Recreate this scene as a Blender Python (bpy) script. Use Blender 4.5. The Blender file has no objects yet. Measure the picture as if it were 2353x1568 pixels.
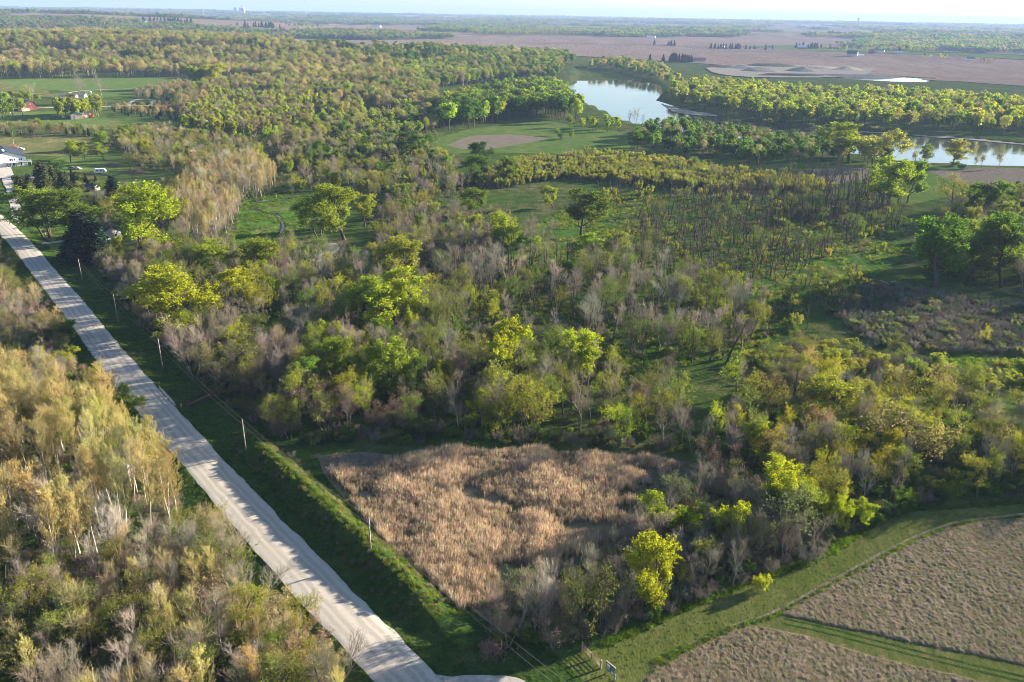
import bpy, math, random
import numpy as np
from mathutils import Matrix, Vector
from mathutils.geometry import delaunay_2d_cdt

# ---------------------------------------------------------------- camera, sky, sun, exposure
scene = bpy.context.scene
COL = scene.collection
CAM_H, PITCH, ROLL, FOCAL = 90.0, math.radians(22.3), math.radians(1.0), 796.0
cam_data = bpy.data.cameras.new("camera"); cam = bpy.data.objects.new("camera", cam_data)
COL.objects.link(cam); scene.camera = cam
cam_data.sensor_width = 36.0; cam_data.lens = 36.0 * FOCAL / 1024.0
cam_data.clip_start = 1.0; cam_data.clip_end = 60000.0
CAM_M = Matrix.Rotation(math.pi / 2 - PITCH, 4, 'X') @ Matrix.Rotation(ROLL, 4, 'Z')
cam.matrix_world = Matrix.Translation((0, 0, CAM_H)) @ CAM_M

HAZE = 8.0e-5
SUN_ELEV, SUN_AZ = math.radians(15.0), math.radians(64.0)      # azimuth clockwise from +Y
world = bpy.data.worlds.new("World"); scene.world = world; world.use_nodes = True
wn = world.node_tree.nodes; wl = world.node_tree.links
bg = wn.get("Background") or wn.new("ShaderNodeBackground")
sky = wn.new("ShaderNodeTexSky"); sky.sky_type = 'NISHITA'; sky.sun_disc = False
sky.sun_elevation = SUN_ELEV; sky.sun_rotation = SUN_AZ
sky.altitude = 200; sky.air_density = 1.0; sky.dust_density = 0.6; sky.ozone_density = 2.2
wl.new(sky.outputs[0], bg.inputs[0]); bg.inputs[1].default_value = 0.052
out = wn.get("World Output") or wn.new("ShaderNodeOutputWorld"); wl.new(bg.outputs[0], out.inputs[0])

sd = bpy.data.lights.new("sun", 'SUN'); sun = bpy.data.objects.new("sun", sd); COL.objects.link(sun)
sd.energy = 5.0; sd.angle = math.radians(0.6); sd.color = (1.0, 0.86, 0.66)
sdir = Vector((math.sin(SUN_AZ) * math.cos(SUN_ELEV), math.cos(SUN_AZ) * math.cos(SUN_ELEV), math.sin(SUN_ELEV)))
sun.rotation_euler = (-sdir).to_track_quat('-Z', 'Y').to_euler(); sun.location = (300, 100, 300)

scene.view_settings.view_transform = 'Standard'; scene.view_settings.look = 'None'
scene.view_settings.exposure = 2.38; scene.view_settings.gamma = 1.0
scene.view_settings.use_curve_mapping = False
scene.render.engine = 'CYCLES'
cy = scene.cycles
cy.max_bounces = 6; cy.diffuse_bounces = 4; cy.glossy_bounces = 2; cy.transmission_bounces = 3
cy.transparent_max_bounces = 8; cy.volume_bounces = 0
cy.use_denoising = True; cy.denoising_prefilter = 'ACCURATE'; cy.use_adaptive_sampling = False
cy.sample_clamp_indirect = 4.0
cy.filter_width = 0.9

# ---------------------------------------------------------------- pixel helper (photo positions -> real ground positions)
SC = 1024.0 / 2353.0
_R = np.array(CAM_M.to_3x3())
RNG = np.random.default_rng(7)

def smooth(a, b, t):
    t = np.clip((t - a) / (b - a), 0, 1); return t * t * (3 - 2 * t)

def vnoise(x, y, seed=0):
    """smooth value noise, -1..1"""
    xi = np.floor(x).astype(np.int64); yi = np.floor(y).astype(np.int64)
    fx = x - xi; fy = y - yi; fx = fx * fx * (3 - 2 * fx); fy = fy * fy * (3 - 2 * fy)
    def hsh(i, j):
        n = (i * 374761393 + j * 668265263 + seed * 1442695041) & 0xFFFFFFFF
        n = ((n ^ (n >> 13)) * 1274126177) & 0xFFFFFFFF
        return ((n ^ (n >> 16)) & 0xFFFF) / 32767.5 - 1.0
    return ((hsh(xi, yi) * (1 - fx) + hsh(xi + 1, yi) * fx) * (1 - fy) + (hsh(xi, yi + 1) * (1 - fx) + hsh(xi + 1, yi + 1) * fx) * fy)

def fbm(x, y, seed=0, octv=4):
    s = 0; a = 1.0; t = 0
    for k in range(octv):
        s = s + a * vnoise(x * 2 ** k, y * 2 ** k, seed + k); t += a; a *= 0.5
    return s / t

def terrain(x, y):
    x = np.asarray(x, float); y = np.asarray(y, float)
    z = 30 * np.exp(-((x + 820) / 620) ** 2) * smooth(1230, 1620, y) * (1 - smooth(1750, 2300, y))
    z = z + 9 * np.exp(-((x + 150) / 330) ** 2) * smooth(1150, 1450, y) * (1 - smooth(1500, 1900, y))
    z = z + 44 * np.exp(-((x + 2000) / 1250) ** 2) * smooth(2300, 3200, y) * (1 - smooth(3600, 4700, y))
    z = z + 16 * np.exp(-((x - 1150) / 420) ** 2) * np.exp(-((y - 2250) / 260) ** 2)
    z = z + 12 * np.exp(-((x - 500) / 500) ** 2) * np.exp(-((y - 3000) / 350) ** 2)
    far = smooth(2750, 4300, y)
    z = z + far * (19 + 17 * fbm(x / 800.0, y / 650.0, 3, 3))
    z = z + smooth(5000, 12000, y) * (34 + 10 * fbm(x / 2600.0, y / 2600.0, 9, 2))
    return z

def ray(px, py):
    px = np.asarray(px, float) * SC; py = np.asarray(py, float) * SC
    d = np.stack([(px - 512) / FOCAL, (341 - py) / FOCAL, -np.ones_like(px)], -1) @ _R.T
    return d

def G(px, py, z0=0.0, hilly=False):
    """world (x, y) of the ground seen at a photo position"""
    d = ray(px, py); t = (z0 - CAM_H) / np.minimum(d[..., 2], -1e-4)
    if hilly:
        ts = np.geomspace(80, 30000, 700)
        shp = d.shape[:-1]; d2 = d.reshape(-1, 3)
        X = d2[:, 0:1] * ts; Y = d2[:, 1:2] * ts; Z = CAM_H + d2[:, 2:3] * ts
        hit = Z <= terrain(X, Y) + z0
        i = np.argmax(hit, 1); i = np.where(hit.any(1), i, len(ts) - 1)
        t = ts[i].reshape(shp)
    return np.stack([d[..., 0] * t, d[..., 1] * t], -1)

def GP(pts, hilly=False, z0=0.0):
    a = np.array(pts, float); return G(a[:, 0], a[:, 1], z0, hilly)

def project(x, y, z):
    v = (np.stack([x, y, z - CAM_H], -1)) @ _R
    return (512 + FOCAL * v[..., 0] / -v[..., 2]) / SC, (341 - FOCAL * v[..., 1] / -v[..., 2]) / SC

def height_from(x, y, z, ytop):
    """object height whose top shows at photo row ytop"""
    lo, hi = 0.1, 80.0
    for _ in range(40):
        m = (lo + hi) / 2
        if project(np.float64(x), np.float64(y), np.float64(z + m))[1] > ytop: lo = m
        else: hi = m
    return (lo + hi) / 2

def pip(poly, X, Y):
    poly = np.asarray(poly); ins = np.zeros(X.shape, bool); j = len(poly) - 1
    for i in range(len(poly)):
        xi, yi = poly[i]; xj, yj = poly[j]
        if yi != yj:
            c = ((yi > Y) != (yj > Y)) & (X < (xj - xi) * (Y - yi) / (yj - yi) + xi); ins ^= c
        j = i
    return ins

def resample(line, step):
    line = np.asarray(line, float); d = np.r_[0, np.cumsum(np.hypot(*np.diff(line, axis=0).T))]
    n = max(2, int(d[-1] / step) + 1); s = np.linspace(0, d[-1], n)
    return np.stack([np.interp(s, d, line[:, 0]), np.interp(s, d, line[:, 1])], -1)

def wobble(poly, amp, step, seed):
    """natural, uneven outline for a patch of ground"""
    p = resample(np.vstack([poly, poly[:1]]), step)[:-1]
    return p + amp * np.stack([fbm(p[:, 0] / (step * 4), p[:, 1] / (step * 4), seed, 3), fbm(p[:, 0] / (step * 4) + 50, p[:, 1] / (step * 4), seed + 5, 3)], -1)

# ---------------------------------------------------------------- mesh helpers
def mesh_arrays(name, V, quads=None, tris=None, mats=(), midx=None, smooth_shade=False):
    me = bpy.data.meshes.new(name)
    V = np.asarray(V, np.float32)
    nq = 0 if quads is None else len(quads); nt = 0 if tris is None else len(tris)
    loops = []
    if nq: loops.append(np.asarray(quads, np.int32).ravel())
    if nt: loops.append(np.asarray(tris, np.int32).ravel())
    loops = np.concatenate(loops)
    me.vertices.add(len(V)); me.vertices.foreach_set("co", V.ravel())
    me.loops.add(len(loops)); me.loops.foreach_set("vertex_index", loops)
    me.polygons.add(nq + nt)
    st = np.r_[np.arange(nq) * 4, nq * 4 + np.arange(nt) * 3].astype(np.int32)
    me.polygons.foreach_set("loop_start", st)
    for m in mats: me.materials.append(m)
    if midx is not None: me.polygons.foreach_set("material_index", np.asarray(midx, np.int32))
    if smooth_shade: me.polygons.foreach_set("use_smooth", np.ones(nq + nt, bool))
    me.update(calc_edges=True)
    return me

def tag(o, label=None, cat=None, group=None, kind=None):
    if label: o["label"] = label
    if cat: o["category"] = cat
    if group: o["group"] = group
    if kind: o["kind"] = kind
    return o

def link(name, me, parent=None, loc=None):
    o = bpy.data.objects.new(name, me); COL.objects.link(o)
    if parent is not None: o.parent = parent
    if loc is not None: o.location = loc
    return o

def empty(name, loc=(0, 0, 0), rz=0.0):
    o = bpy.data.objects.new(name, None); COL.objects.link(o)
    o.empty_display_size = 0.5; o.location = loc; o.rotation_euler = (0, 0, rz); return o

class MB:
    """collects boxes, prisms and tubes into one mesh"""
    def __init__(s): s.v = []; s.f = []
    def add(s, v, f):
        b = len(s.v); s.v += [tuple(map(float, p)) for p in v]; s.f += [tuple(b + i for i in q) for q in f]; return s
    def box(s, x0, x1, y0, y1, z0, z1):
        return s.add([(x0, y0, z0), (x1, y0, z0), (x1, y1, z0), (x0, y1, z0), (x0, y0, z1), (x1, y0, z1), (x1, y1, z1), (x0, y1, z1)],
                     [(0, 3, 2, 1), (4, 5, 6, 7), (0, 1, 5, 4), (1, 2, 6, 5), (2, 3, 7, 6), (3, 0, 4, 7)])
    def tube(s, pts, r, k=8, r2=None, caps=True):
        pts = [Vector(p) for p in pts]; n = len(pts); rings = []
        for i, p in enumerate(pts):
            d = (pts[min(i + 1, n - 1)] - pts[max(i - 1, 0)]).normalized()
            a = d.orthogonal().normalized() if abs(d.z) < .95 else Vector((1, 0, 0)); a = (a - d * a.dot(d)).normalized(); b = d.cross(a)
            rr = r if r2 is None else r + (r2 - r) * i / (n - 1)
            rings.append([p + a * math.cos(2 * math.pi * j / k) * rr + b * math.sin(2 * math.pi * j / k) * rr for j in range(k)])
        f = [(i * k + j, i * k + (j + 1) % k, (i + 1) * k + (j + 1) % k, (i + 1) * k + j) for i in range(n - 1) for j in range(k)]
        if caps: f += [tuple(range(k))[::-1], tuple((n - 1) * k + j for j in range(k))]
        return s.add([q for rg in rings for q in rg], f)
    def lathe(s, prof, k=20, c=(0, 0)):
        v = [(c[0] + r * math.cos(2 * math.pi * j / k), c[1] + r * math.sin(2 * math.pi * j / k), z) for r, z in prof for j in range(k)]
        f = [(i * k + j, i * k + (j + 1) % k, (i + 1) * k + (j + 1) % k, (i + 1) * k + j) for i in range(len(prof) - 1) for j in range(k)]
        return s.add(v, f)
    def prism(s, poly, a, b, axis='y'):
        """extrude an (u, z) outline along an axis from a to b"""
        n = len(poly)
        P = (lambda u, z, t: (u, t, z)) if axis == 'y' else (lambda u, z, t: (t, u, z))
        v = [P(u, z, a) for u, z in poly] + [P(u, z, b) for u, z in poly]
        f = [tuple(range(n)), tuple(range(2 * n - 1, n - 1, -1))] + [(i, i + n, (i + 1) % n + n, (i + 1) % n) for i in range(n)]
        return s.add(v, f)
    def mesh(s, name, m, smooth_shade=False):
        me = bpy.data.meshes.new(name); me.from_pydata(s.v, [], s.f)
        import bmesh
        b = bmesh.new(); b.from_mesh(me); bmesh.ops.recalc_face_normals(b, faces=b.faces); b.to_mesh(me); b.free()
        if m: me.materials.append(m)
        if smooth_shade: me.polygons.foreach_set("use_smooth", np.ones(len(me.polygons), bool))
        return me
    def build(s, name, m, parent=None, smooth_shade=False):
        return link(name, s.mesh(name, m, smooth_shade), parent)

# ---------------------------------------------------------------- materials
def new_mat(name):
    m = bpy.data.materials.new(name); m.use_nodes = True; nt = m.node_tree
    for n in list(nt.nodes): nt.nodes.remove(n)
    o = nt.nodes.new("ShaderNodeOutputMaterial"); return m, nt, o

def nd(nt, typ, ins=None, **kw):
    n = nt.nodes.new(typ)
    for k, v in kw.items(): setattr(n, k, v)
    for k, v in (ins or {}).items():
        if hasattr(v, "is_output"): nt.links.new(v, n.inputs[k])
        else: n.inputs[k].default_value = v
    return n

def rgba(c): return (c[0], c[1], c[2], 1.0)

def mixc(nt, fac, a, b, blend='MIX'):
    n = nt.nodes.new("ShaderNodeMix"); n.data_type = 'RGBA'; n.blend_type = blend
    for sock, v in ((n.inputs[0], fac), (n.inputs[6], a), (n.inputs[7], b)):
        if hasattr(v, "is_output"): nt.links.new(v, sock)
        else: sock.default_value = v if not isinstance(v, tuple) or len(v) == 4 else rgba(v)
    return n.outputs[2]

def ramp(nt, fac, lo, hi):
    return nd(nt, "ShaderNodeMapRange", {0: fac, 1: lo, 2: hi}).outputs[0]

def noise(nt, vec, scale, detail=4, rough=0.55, dist=0.0):
    return nd(nt, "ShaderNodeTexNoise", {"Vector": vec, "Scale": scale, "Detail": detail, "Roughness": rough, "Distortion": dist}).outputs[0]

def ground_mat(name, c1, c2, c3, s1, s2, s3, bump=0.3, bscale=2.0, stretch=None, rough=0.95, lo=.42, hi=.58):
    """ground with two patch scales and fine grain; colours are the real ones of soil, grass or gravel"""
    m, nt, o = new_mat(name)
    geo = nd(nt, "ShaderNodeNewGeometry").outputs["Position"]
    vec = geo
    if stretch:
        vec = nd(nt, "ShaderNodeMapping", {"Vector": geo, "Rotation": (0, 0, stretch[0]), "Scale": (1, stretch[1], 1)}).outputs[0]
    n1 = ramp(nt, noise(nt, geo, s1, 4), lo, hi); n2 = ramp(nt, noise(nt, vec, s2, 5, .6), .38, .62); n3 = noise(nt, vec, s3, 3, .7)
    c = mixc(nt, n1, c1, c2); c = mixc(nt, n2, c, c3)
    g = nd(nt, "ShaderNodeMapRange", {0: n3, 1: .3, 2: .7, 3: .72, 4: 1.28}).outputs[0]
    c = mixc(nt, 1.0, c, nd(nt, "ShaderNodeCombineColor", {0: g, 1: g, 2: g}).outputs[0], 'MULTIPLY')
    b = nd(nt, "ShaderNodeBump", {"Strength": 1.0, "Distance": bump, "Height": noise(nt, vec, bscale, 4, .65)}).outputs[0]
    d = nd(nt, "ShaderNodeBsdfDiffuse", {"Color": c, "Roughness": .5, "Normal": b})
    nt.links.new(d.outputs[0], o.inputs[0]); return m

def plain_mat(name, col, rough=0.6, metal=0.0, var=0.12, scale=1.5, bump=0.0, spec=0.3):
    m, nt, o = new_mat(name)
    geo = nd(nt, "ShaderNodeTexCoord").outputs["Object"]
    n = noise(nt, geo, scale, 5, .6)
    g = nd(nt, "ShaderNodeMapRange", {0: n, 1: .3, 2: .7, 3: 1 - var, 4: 1 + var}).outputs[0]
    c = mixc(nt, 1.0, rgba(col), nd(nt, "ShaderNodeCombineColor", {0: g, 1: g, 2: g}).outputs[0], 'MULTIPLY')
    p = nd(nt, "ShaderNodeBsdfPrincipled", {"Base Color": c, "Roughness": rough, "Metallic": metal, "Specular IOR Level": spec})
    if bump:
        p_n = nd(nt, "ShaderNodeBump", {"Strength": .6, "Distance": bump, "Height": noise(nt, geo, scale * 6, 3)}).outputs[0]
        nt.links.new(p_n, p.inputs["Normal"])
    nt.links.new(p.outputs[0], o.inputs[0]); return m

def leaf_mat(name, trans=0.45, var=0.25, warm=(1.12, .98, .8), tmul=(1.2, 1.15, .55)):
    """leaves and twigs take the plant's own colour (object colour), varied from plant to plant and leaf to leaf"""
    m, nt, o = new_mat(name)
    oi = nd(nt, "ShaderNodeObjectInfo")
    isl = nd(nt, "ShaderNodeNewGeometry").outputs["Random Per Island"]
    own = mixc(nt, 1.0, oi.outputs["Color"], nd(nt, "ShaderNodeAttribute", attribute_name="tint", attribute_type='INSTANCER').outputs["Color"], 'ADD')
    c = mixc(nt, nd(nt, "ShaderNodeMath", {0: oi.outputs["Random"], 1: .6}, operation='MULTIPLY').outputs[0], own, mixc(nt, 1.0, own, rgba(warm), 'MULTIPLY'))
    g = nd(nt, "ShaderNodeMapRange", {0: isl, 3: 1 - var, 4: 1 + var}).outputs[0]
    c = mixc(nt, 1.0, c, nd(nt, "ShaderNodeCombineColor", {0: g, 1: g, 2: g}).outputs[0], 'MULTIPLY')
    d = nd(nt, "ShaderNodeBsdfDiffuse", {"Color": c})
    if trans > 0:
        tc = mixc(nt, 1.0, c, rgba(tmul), 'MULTIPLY')
        t = nd(nt, "ShaderNodeBsdfTranslucent", {"Color": tc})
        mx = nd(nt, "ShaderNodeMixShader", {0: trans, 1: d.outputs[0], 2: t.outputs[0]})
        nt.links.new(mx.outputs[0], o.inputs[0])
    else: nt.links.new(d.outputs[0], o.inputs[0])
    return m

def bark_mat(name, col, var=.25):
    m, nt, o = new_mat(name)
    oi = nd(nt, "ShaderNodeObjectInfo")
    pos = nd(nt, "ShaderNodeTexCoord").outputs["Object"]
    mp = nd(nt, "ShaderNodeMapping", {"Vector": pos, "Scale": (3, 3, .6)}).outputs[0]
    g = nd(nt, "ShaderNodeMapRange", {0: noise(nt, mp, 2.0, 4, .7), 1: .3, 2: .7, 3: 1 - var, 4: 1 + var}).outputs[0]
    g = nd(nt, "ShaderNodeMath", {0: g, 1: nd(nt, "ShaderNodeMapRange", {0: oi.outputs["Random"], 3: .75, 4: 1.25}).outputs[0]}, operation='MULTIPLY').outputs[0]
    c = mixc(nt, 1.0, rgba(col), nd(nt, "ShaderNodeCombineColor", {0: g, 1: g, 2: g}).outputs[0], 'MULTIPLY')
    d = nd(nt, "ShaderNodeBsdfDiffuse", {"Color": c}); nt.links.new(d.outputs[0], o.inputs[0]); return m

M = {}
M['leaf'] = leaf_mat("leaf", .5, .28, (1.07, 1.0, .85), (1.25, 1.22, .5))
M['needle'] = leaf_mat("needle", .10, .3)
M['twig'] = leaf_mat("twig", 0.0, .3, (1.1, 1.0, .92))
M['straw'] = leaf_mat("straw", .25, .3, (1.05, 1.0, .95), (1.05, 1.0, .85))
M['bark_dark'] = bark_mat("bark_dark", (.085, .07, .058))
M['bark_grey'] = bark_mat("bark_grey", (.19, .165, .145))
M['bark_pale'] = bark_mat("bark_pale", (.42, .38, .32))
# ---------------------------------------------------------------- plants: growth of stems, limbs, twigs and leaves
def unit(v): return v / np.maximum(np.linalg.norm(v, axis=-1, keepdims=True), 1e-9)

def polylines(P0, D0, L, nseg, wander, up, rng):
    B = len(P0); pts = np.zeros((B, nseg + 1, 3)); tan = np.zeros((B, nseg + 1, 3))
    p = P0.copy(); d = unit(D0.copy()); pts[:, 0] = p; tan[:, 0] = d
    step = (L / nseg)[:, None]
    for k in range(nseg):
        d = unit(d + wander * rng.normal(size=(B, 3)) + np.array([0, 0, up]) / nseg)
        p = p + d * step; pts[:, k + 1] = p; tan[:, k + 1] = d
    return pts, tan

def spawn(pts, tan, n, t0, t1, ang, jit, rng, up_bias=0.0):
    B, m, _ = pts.shape; nseg = m - 1
    t = t0 + (t1 - t0) * (np.arange(n)[None] + rng.random((B, n))) / n
    f = np.clip(t * nseg, 0, nseg - 1e-6); i = f.astype(int); w = (f - i)[..., None]; b = np.arange(B)[:, None]
    pos = pts[b, i] * (1 - w) + pts[b, i + 1] * w
    d = unit(tan[b, i] * (1 - w) + tan[b, i + 1] * w)
    az = np.arange(n)[None] * 2.39996 + rng.random((B, 1)) * 6.283 + rng.normal(size=(B, n)) * .35
    ref = np.where(np.abs(d[..., 2:3]) < .9, np.array([0, 0, 1.0]), np.array([1.0, 0, 0]))
    a = unit(np.cross(d, ref)); c = np.cross(d, a)
    th = np.radians(ang + jit * rng.normal(size=(B, n)))[..., None]
    out = d * np.cos(th) + (a * np.cos(az)[..., None] + c * np.sin(az)[..., None]) * np.sin(th)
    out[..., 2] += up_bias
    return pos.reshape(-1, 3), unit(out).reshape(-1, 3), t.ravel(), np.repeat(np.arange(B), n)

def tubes(pts, rad, k):
    B, n, _ = pts.shape
    d = np.gradient(pts, axis=1); d = unit(d)
    ref = np.where(np.abs(d[:, :1, 2:3]) < .9, np.array([0, 0, 1.0]), np.array([1.0, 0, 0]))
    a = unit(np.cross(d, np.broadcast_to(ref, d.shape))); c = np.cross(d, a)
    th = np.arange(k) * 2 * np.pi / k
    V = pts[:, :, None] + rad[:, :, None, None] * (a[:, :, None] * np.cos(th)[:, None] + c[:, :, None] * np.sin(th)[:, None])
    idx = np.arange(B * n * k).reshape(B, n, k)
    q = np.stack([idx[:, :-1], np.roll(idx[:, :-1], -1, 2), np.roll(idx[:, 1:], -1, 2), idx[:, 1:]], -1).reshape(-1, 4)
    return V.reshape(-1, 3), q

def cards(pos, size, rng, up=0.3, long=1.35, axis=None):
    """leaf-shaped kites: 4 corners each"""
    n = len(pos); nrm = rng.normal(size=(n, 3)); nrm[:, 2] += up; nrm = unit(nrm)
    a = rng.normal(size=(n, 3)) if axis is None else axis + .35 * rng.normal(size=(n, 3))
    a = unit(a - nrm * (a * nrm).sum(1, keepdims=True)); b = np.cross(nrm, a)
    s = (size * (.65 + .7 * rng.random(n)))[:, None]
    V = np.stack([pos - a * s * .5 * long, pos + b * s * .42 - a * s * .05, pos + a * s * .5 * long, pos - b * s * .42 - a * s * .05], 1)
    V[:, 2] += nrm * s * .12
    return V.reshape(-1, 3), np.arange(n * 4).reshape(n, 4)

def merge(parts):
    V, Q, b = [], [], 0
    for v, q in parts:
        V.append(v); Q.append(q + b); b += len(v)
    return np.concatenate(V), np.concatenate(Q)

def grow(seed, H, stems=1, spread=0.0, lean=0.0, trunk=.8, r0=.02, wander=.06, lv=(), leaf=None, tseg=9, shape=lambda t: 1 - .55 * t, fine=3, droop=0.0):
    """lv: per level (n, t0, t1, angle, length/H, up). Returns wood (V,Q), fine twigs (V,Q), leaves (V,Q)"""
    rng = np.random.default_rng(seed)
    az = np.arange(stems) * 6.283 / max(stems, 1) + rng.random(stems) * .9
    d0 = np.stack([np.cos(az) * (spread * (.5 + rng.random(stems))), np.sin(az) * (spread * (.5 + rng.random(stems))), np.ones(stems)], -1)
    d0[:, 0] += lean
    P0 = np.stack([np.cos(az), np.sin(az), np.zeros(stems)], -1) * (0.0 if stems == 1 else .012 * H * min(stems, 6)); P0[:, 2] -= .01 * H
    L = H * trunk * (1 if stems == 1 else (.75 + .3 * rng.random(stems)))
    pts, tan = polylines(P0, d0, np.broadcast_to(L, (stems,)).astype(float), tseg, wander, .25 if stems > 1 else .1, rng)
    s = np.linspace(0, 1, tseg + 1)
    rr = r0 * H / math.sqrt(stems) * (1 - .78 * s) ; rr[0] *= 1.35
    wood = [tubes(pts, np.broadcast_to(rr, (stems, tseg + 1)), 7)]
    twigs = []; rad = np.broadcast_to(rr, (stems, tseg + 1)); tips = None
    for li, (n, t0, t1, ang, ln, up) in enumerate(lv):
        pos, dr, t, par = spawn(pts, tan, n, t0, t1, ang, 9, rng)
        pr = np.array([np.interp(tt, np.linspace(0, 1, rad.shape[1]), rad[p]) for tt, p in zip(t, par)]) if len(t) < 4000 else rad[par, 0] * .6
        ll = ln * H * (shape(t) if li == 0 else (1 - .35 * t)) * ((.45 + .8 * rng.random(len(t))) if li < 2 else (.7 + .6 * rng.random(len(t))))
        ns = (6, 4, 2, 1)[min(li, 3)]
        pts, tan = polylines(pos, dr, ll, ns, (.11, .13, .16, .1)[min(li, 3)], up, rng)
        q = np.minimum(pr * (.62 if li == 0 else .6), r0 * H * .55)
        q = np.maximum(q, (.05, .03, .017, .010)[min(li, 3)] * (H / 18) ** .5)
        rad = q[:, None] * np.linspace(1, .35, ns + 1)[None]
        T = tubes(pts, rad, 5 if li == 0 else 3)
        (wood if li < len(lv) - fine + 1 and li < 2 else twigs).append(T)
        tips = (pts, tan)
    leaves = None
    if leaf:
        n, size, up, spreadl, long = leaf
        pts, tan = tips; B, m, _ = pts.shape
        per = max(1, n // B); t = rng.random((B, per)) ** .8; f = np.clip(t * (m - 1), 0, m - 1.001); i = f.astype(int); w = (f - i)[..., None]
        b = np.arange(B)[:, None]
        pos = (pts[b, i] * (1 - w) + pts[b, i + 1] * w).reshape(-1, 3) + rng.normal(size=(B * per, 3)) * spreadl
        ax = None
        if droop: ax = np.tile(np.array([0, 0, -droop]), (len(pos), 1))
        leaves = cards(pos, size, rng, up, long, ax)
    return wood, twigs, leaves

PROTO = {}       # kind -> list of dict(trunk=mesh, crown=mesh, joined=mesh, h=, w=)
def add_proto(kind, wood, crown, bark, leafm, twig_in_crown=None):
    """wood: list of (V,Q); crown: list of (V,Q) in leaf/twig material"""
    Vw, Qw = merge(wood); Vc, Qc = merge(crown)
    zmax = max(Vw[:, 2].max(), np.percentile(Vc[:, 2], 99.8)); w = np.percentile(np.hypot(Vc[:, 0], Vc[:, 1]), 96) * 2
    i = len(PROTO.setdefault(kind, []))
    tr = mesh_arrays("trunk", Vw, Qw, mats=[M[bark]], smooth_shade=True)
    crn = mesh_arrays("crown", Vc, Qc, mats=[M[leafm]])
    Vj, Qj = merge([(Vw, Qw), (Vc, Qc)])
    PROTO[kind].append(dict(trunk=tr, crown=crn, arr=(Vj, Qj, len(Qw), bark, leafm), joined=None, h=zmax, w=w))

def joined(p):
    if p['joined'] is None:
        V, Q, nw, bark, lf = p['arr']
        p['joined'] = mesh_arrays("plant", V, Q, mats=[M[bark], M[lf]], midx=np.r_[np.zeros(nw), np.ones(len(Q) - nw)])
    return p['joined']

# leafy cottonwoods: broad, clumped crowns of fresh leaves
for sd_ in range(5):
    w, t, l = grow(100 + sd_, 18, trunk=.72, r0=.019, lean=(0, .1, -.12, .2, -.05)[sd_], lv=((10, .22, 1, 46, .46, .45), (9, .3, 1, 44, .19, .35), (7, .2, 1, 45, .075, .2)),
                   leaf=(12500, .27, .5, .20, 1.3))
    add_proto('cottonwood', w + t, [l], 'bark_dark', 'leaf')
# multi-stemmed leafy trees
for sd_ in range(2):
    w, t, l = grow(130 + sd_, 16, stems=3, spread=.28, trunk=.8, r0=.02, lv=((7, .25, 1, 42, .36, .4), (7, .3, 1, 42, .16, .3), (6, .2, 1, 45, .07, .2)), leaf=(12000, .27, .5, .19, 1.3))
    add_proto('cottonwood', w + t, [l], 'bark_dark', 'leaf')
# budding trees: thin olive leaves, branches show through
for sd_ in range(5):
    w, t, l = grow(200 + sd_, 15, stems=1 + sd_ % 2 * 1, spread=.2, trunk=.75, r0=.016, lv=((9, .28, 1, 46, .42, .55), (7, .25, 1, 42, .19, .4), (6, .2, 1, 42, .09, .3)),
                   leaf=(2700, .18, .4, .11, 1.3), fine=2)
    add_proto('budding', w + t, [l], 'bark_dark', 'leaf')
# bare trees: grey twigs only
for sd_ in range(6):
    st = (1, 1, 2, 3, 1, 2)[sd_]
    w, t, l = grow(300 + sd_, 15, stems=st, spread=.22, trunk=.82, r0=.015, lean=(0, .1, 0, 0, -.15, .05)[sd_], lv=((9, .25, 1, 34, .36, .65), (6, .2, 1, 34, .19, .5), (6, .15, 1, 34, .095, .4), (2, .2, 1, 32, .05, .2)), fine=3)
    add_proto('bare', w[:2], (w[2:] + t), 'bark_grey', 'twig')
# reddish budding brush trees
for sd_ in range(3):
    w, t, l = grow(400 + sd_, 9, stems=4, spread=.35, trunk=.8, r0=.016, lv=((9, .15, 1, 42, .3, .4), (7, .2, 1, 40, .15, .3), (5, .2, 1, 40, .08, .2)), leaf=(2600, .15, .3, .15, 1.4), fine=3)
    add_proto('rusty', w[:2], w[2:] + t + [l], 'bark_grey', 'twig')
# aspens: tall pale stems, catkin-yellow crowns
for sd_ in range(4):
    w, t, l = grow(500 + sd_, 17, trunk=.97, r0=.0115, wander=.035, lv=((22, .3, 1, 38, .24, .9), (8, .2, 1, 32, .11, .7), (5, .2, 1, 28, .06, .5)), leaf=(2600, .13, .2, .06, 2.2),
                   shape=lambda t: np.where(t < .5, .75 + .5 * t, 1.45 - .95 * t), droop=.8, fine=2)
    add_proto('aspen', w[:1], w[1:] + t + [l], 'bark_pale', 'leaf')
# willows: many stems, narrow pale leaves
for sd_ in range(4):
    w, t, l = grow(600 + sd_, 7, stems=8, spread=.33, trunk=.85, r0=.022, lv=((9, .25, 1, 32, .26, .4), (6, .2, 1, 32, .12, .2), (4, .2, 1, 30, .06, -.1)), leaf=(4200, .21, .2, .13, 2.2), droop=.5, fine=2)
    add_proto('willow', w, t + [l], 'bark_grey', 'leaf')
# leafy shrubs
for sd_ in range(4):
    w, t, l = grow(700 + sd_, 4, stems=9, spread=.75, trunk=.75, r0=.02, lv=((7, .2, 1, 45, .34, .3), (5, .2, 1, 45, .17, .2), (4, .2, 1, 45, .09, .1)), leaf=(3400, .19, .5, .11, 1.3), fine=2)
    add_proto('shrub', w, t + [l], 'bark_grey', 'leaf')
# bare brush
for sd_ in range(4):
    w, t, l = grow(800 + sd_, 4, stems=10, spread=.6, trunk=.8, r0=.016, lv=((7, .15, 1, 38, .34, .4), (6, .2, 1, 38, .18, .3), (5, .2, 1, 36, .09, .2)), fine=3)
    add_proto('brush', w[:1], w[1:] + t, 'bark_grey', 'twig')
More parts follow.
